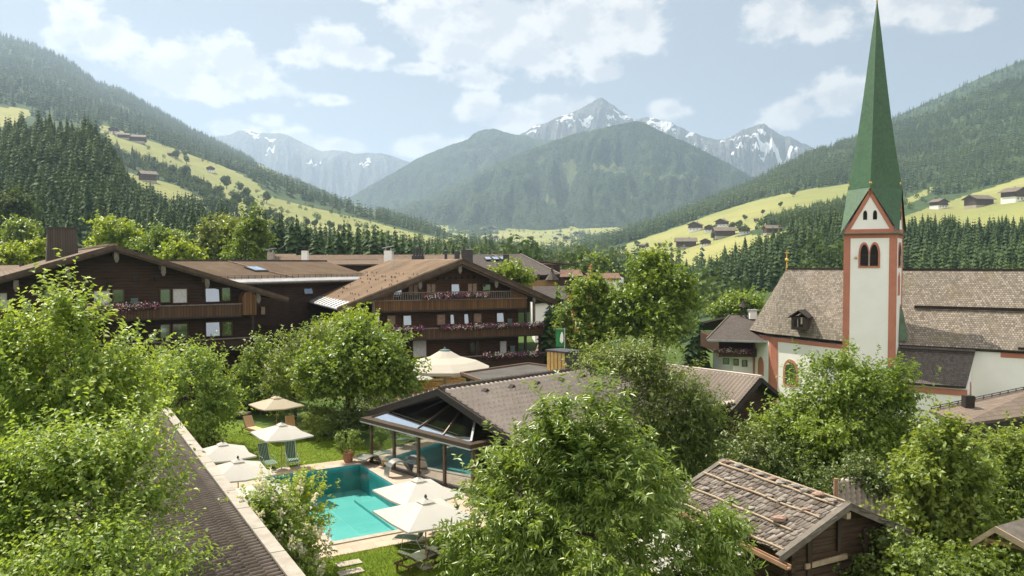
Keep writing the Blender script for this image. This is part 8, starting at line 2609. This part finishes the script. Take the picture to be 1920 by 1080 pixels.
    grow('chestnut_tree', 'low bough of narrow leaves beside the pool paving', [(950, 880, 52, 38), (925, 925, 45, 45), (890, 1020, 55, 50)], 23, 480, 11, .22, .066, m_leaf_chest, 121, base=(-.6, 23.5), shootL=.5, clump=8, csig=.3, trunk_r=.07, limbs=36, lump=.4, strays=40, upw=.5, droop=.35)
    grow('hawthorn_tree', 'dark bushy tree with rusty shoots over the pantile roof', [(1190, 690, 85, 45), (1250, 760, 90, 75), (1150, 680, 60, 40), (1310, 790, 65, 80), (1270, 850, 70, 55), (1330, 850, 55, 45)], 40, 3300, 8, .20, .085, m_leaf_olive_dark, 122, base=(8.2, 40), shootL=.75, clump=26, csig=.42, trunk_r=.2, limbs=70, lump=.5, shell=.6, strays=160, droop=.45)
    grow('maple_tree', 'tall dense maple standing before the hay meadows', [(1222, 520, 50, 50), (1200, 565, 55, 45), (1260, 560, 48, 55), (1225, 600, 75, 45), (1170, 605, 32, 35), (1285, 610, 28, 32)], 72, 2600, 8, .34, .26, m_leaf_maple, 123, base=(12.9, 72), shootL=.8, clump=22, csig=.5, trunk_r=.3, limbs=50, lump=.45, shell=.62, strays=60)
    grow('red_chestnut_tree', 'chestnut tree with rusty red flower spikes beside the green banner', [(1105, 560, 42, 48), (1090, 600, 40, 45), (1128, 590, 34, 50), (1105, 635, 46, 30)], 74, 1700, 8, .36, .22, m_leaf_maple, 124, base=(7.6, 74), shootL=.7, clump=14, csig=.5, trunk_r=.26, limbs=36, lump=.25, shell=.62, blossom=(m_blossom_red, 85, .24))
    grow('plum_tree', 'broad bright green tree in front of the church tower', [(1565, 735, 82, 72), (1490, 795, 62, 55), (1640, 730, 75, 65), (1560, 810, 120, 75), (1450, 840, 50, 60), (1670, 800, 60, 70), (1600, 860, 90, 45), (1590, 670, 40, 28)], 38, 3800, 8, .20, .12, m_leaf_maple, 125, base=(15.6, 38), shootL=.75, clump=26, csig=.40, trunk_r=.24, limbs=110, lump=.5, shell=.55, strays=160)
    grow('hazel_tree', 'upright hazel with big soft leaves beside the board roofed shelter', [(1770, 830, 45, 65), (1745, 900, 65, 60), (1800, 900, 50, 60), (1730, 980, 55, 55), (1785, 980, 70, 60), (1760, 1050, 80, 45)], 27, 1900, 8, .20, .155, m_leaf_hazel, 126, base=(14.6, 27), shootL=.55, clump=12, csig=.28, trunk_r=.12, limbs=80, lump=.5, shell=.5, strays=60)
    grow('shrub_tree', 'leafy tree at the picture edge below the brown roof', [(1880, 850, 60, 50), (1930, 880, 70, 70), (1860, 920, 55, 55), (1910, 960, 80, 50)], 31, 1300, 8, .18, .12, m_leaf_hazel, 127, base=(19.5, 31), shootL=.55, clump=11, csig=.38, trunk_r=.13, limbs=44, lump=.35, strays=30)
    grow('shrub', 'low sunlit bush filling the ground under the hazel', [(1700, 1060, 45, 40), (1760, 1075, 70, 40), (1830, 1075, 60, 35), (1880, 1060, 50, 40)], 23.5, 900, 7, .15, .11, m_leaf_hazel, 128, base=(12.8, 23.5), shootL=.4, clump=9, csig=.3, trunk_r=.05, limbs=30, lump=.3)
    grow('shrub', 'dark bush in the shade between log hut and barn', [(1420, 850, 60, 50), (1480, 880, 60, 40), (1380, 880, 40, 30)], 36, 1000, 7, .18, .11, m_leaf_dark, 129, shootL=.5, clump=11, csig=.4, trunk_r=.1, limbs=26)
    grow('shrub', 'shaded bush behind the stone weighted roof', [(1620, 900, 60, 40), (1690, 930, 50, 45), (1560, 905, 40, 28)], 31, 800, 7, .17, .11, m_leaf_dark, 130, shootL=.45, clump=10, csig=.36, trunk_r=.08, limbs=26)
    grow('shrub', 'dark leafy bush against the log hut gable', [(1670, 1040, 40, 45), (1640, 1080, 50, 30)], 24.5, 500, 7, .14, .10, m_leaf_dark, 131, shootL=.4, clump=9, csig=.3, trunk_r=.05, limbs=20)
    # rounded trees beyond the chalets
    G = 'round trees behind the long chalet'
    far = [('round green lime tree behind the ridge of the long chalet', [(222, 432, 40, 28), (205, 448, 28, 24), (245, 448, 26, 22)], 118, m_leaf_lime, 140),
           ('low round tree next to the lime behind the long chalet', [(300, 456, 38, 26), (330, 452, 28, 22), (318, 475, 36, 18)], 112, m_leaf_maple, 141),
           ('pale round bush tree lowest behind the long chalet roof', [(340, 478, 22, 16)], 106, m_leaf_lime, 142),
           ('olive green tree with full crown beside the birch', [(410, 440, 36, 34), (395, 468, 32, 28), (430, 425, 24, 24)], 122, m_leaf_olive, 143),
           ('tall drooping birch behind the long chalet', [(478, 420, 22, 32), (465, 450, 32, 34), (485, 455, 22, 36), (440, 478, 26, 16)], 116, m_leaf_maple, 144),
           ('bright tree at the picture edge behind the clad chimney', [(36, 440, 26, 26), (40, 462, 30, 22)], 130, m_leaf_maple, 145),
           ('tall hazy tree at the picture edge against the wooded knoll', [(30, 390, 30, 32), (22, 420, 26, 30)], 170, m_leaf_far, 146),
           ('small bright bush at the picture edge by the neighbouring roof', [(18, 486, 22, 18)], 88, m_leaf_lime, 147),
           ('small bright bush just beside the clad chimney', [(70, 474, 18, 15)], 92, m_leaf_lime, 148),
           ('low yellow green tree peeping over the gabled chalet slope', [(958, 516, 26, 17), (975, 526, 18, 14)], 86, m_leaf_maple, 149),
           ('round green tree behind the house beside the choir', [(1390, 575, 32, 26), (1360, 585, 24, 20), (1410, 570, 20, 18)], 112, m_leaf_maple, 150),
           ('rounded tree on the near edge of the pale field behind the red roofs', [(1110, 500, 20, 10), (1095, 505, 14, 8)], 190, m_leaf_maple, 151)]
    for lab, bl, Y, m_, sd_ in far:
        k = Y/110
        grow('broadleaf_tree', lab, bl, Y, 700, 7, .42*k, .32*k, m_, sd_, shootL=.9*k, clump=12, csig=.6*k, trunk_r=.22*k, limbs=26, lump=.3, shell=.6, group=None)
m_leaf_olive_dark = mat_leaf('hawthorn_leaf', (.080, .130, .022), (.19, .245, .045), .30)
village_trees()
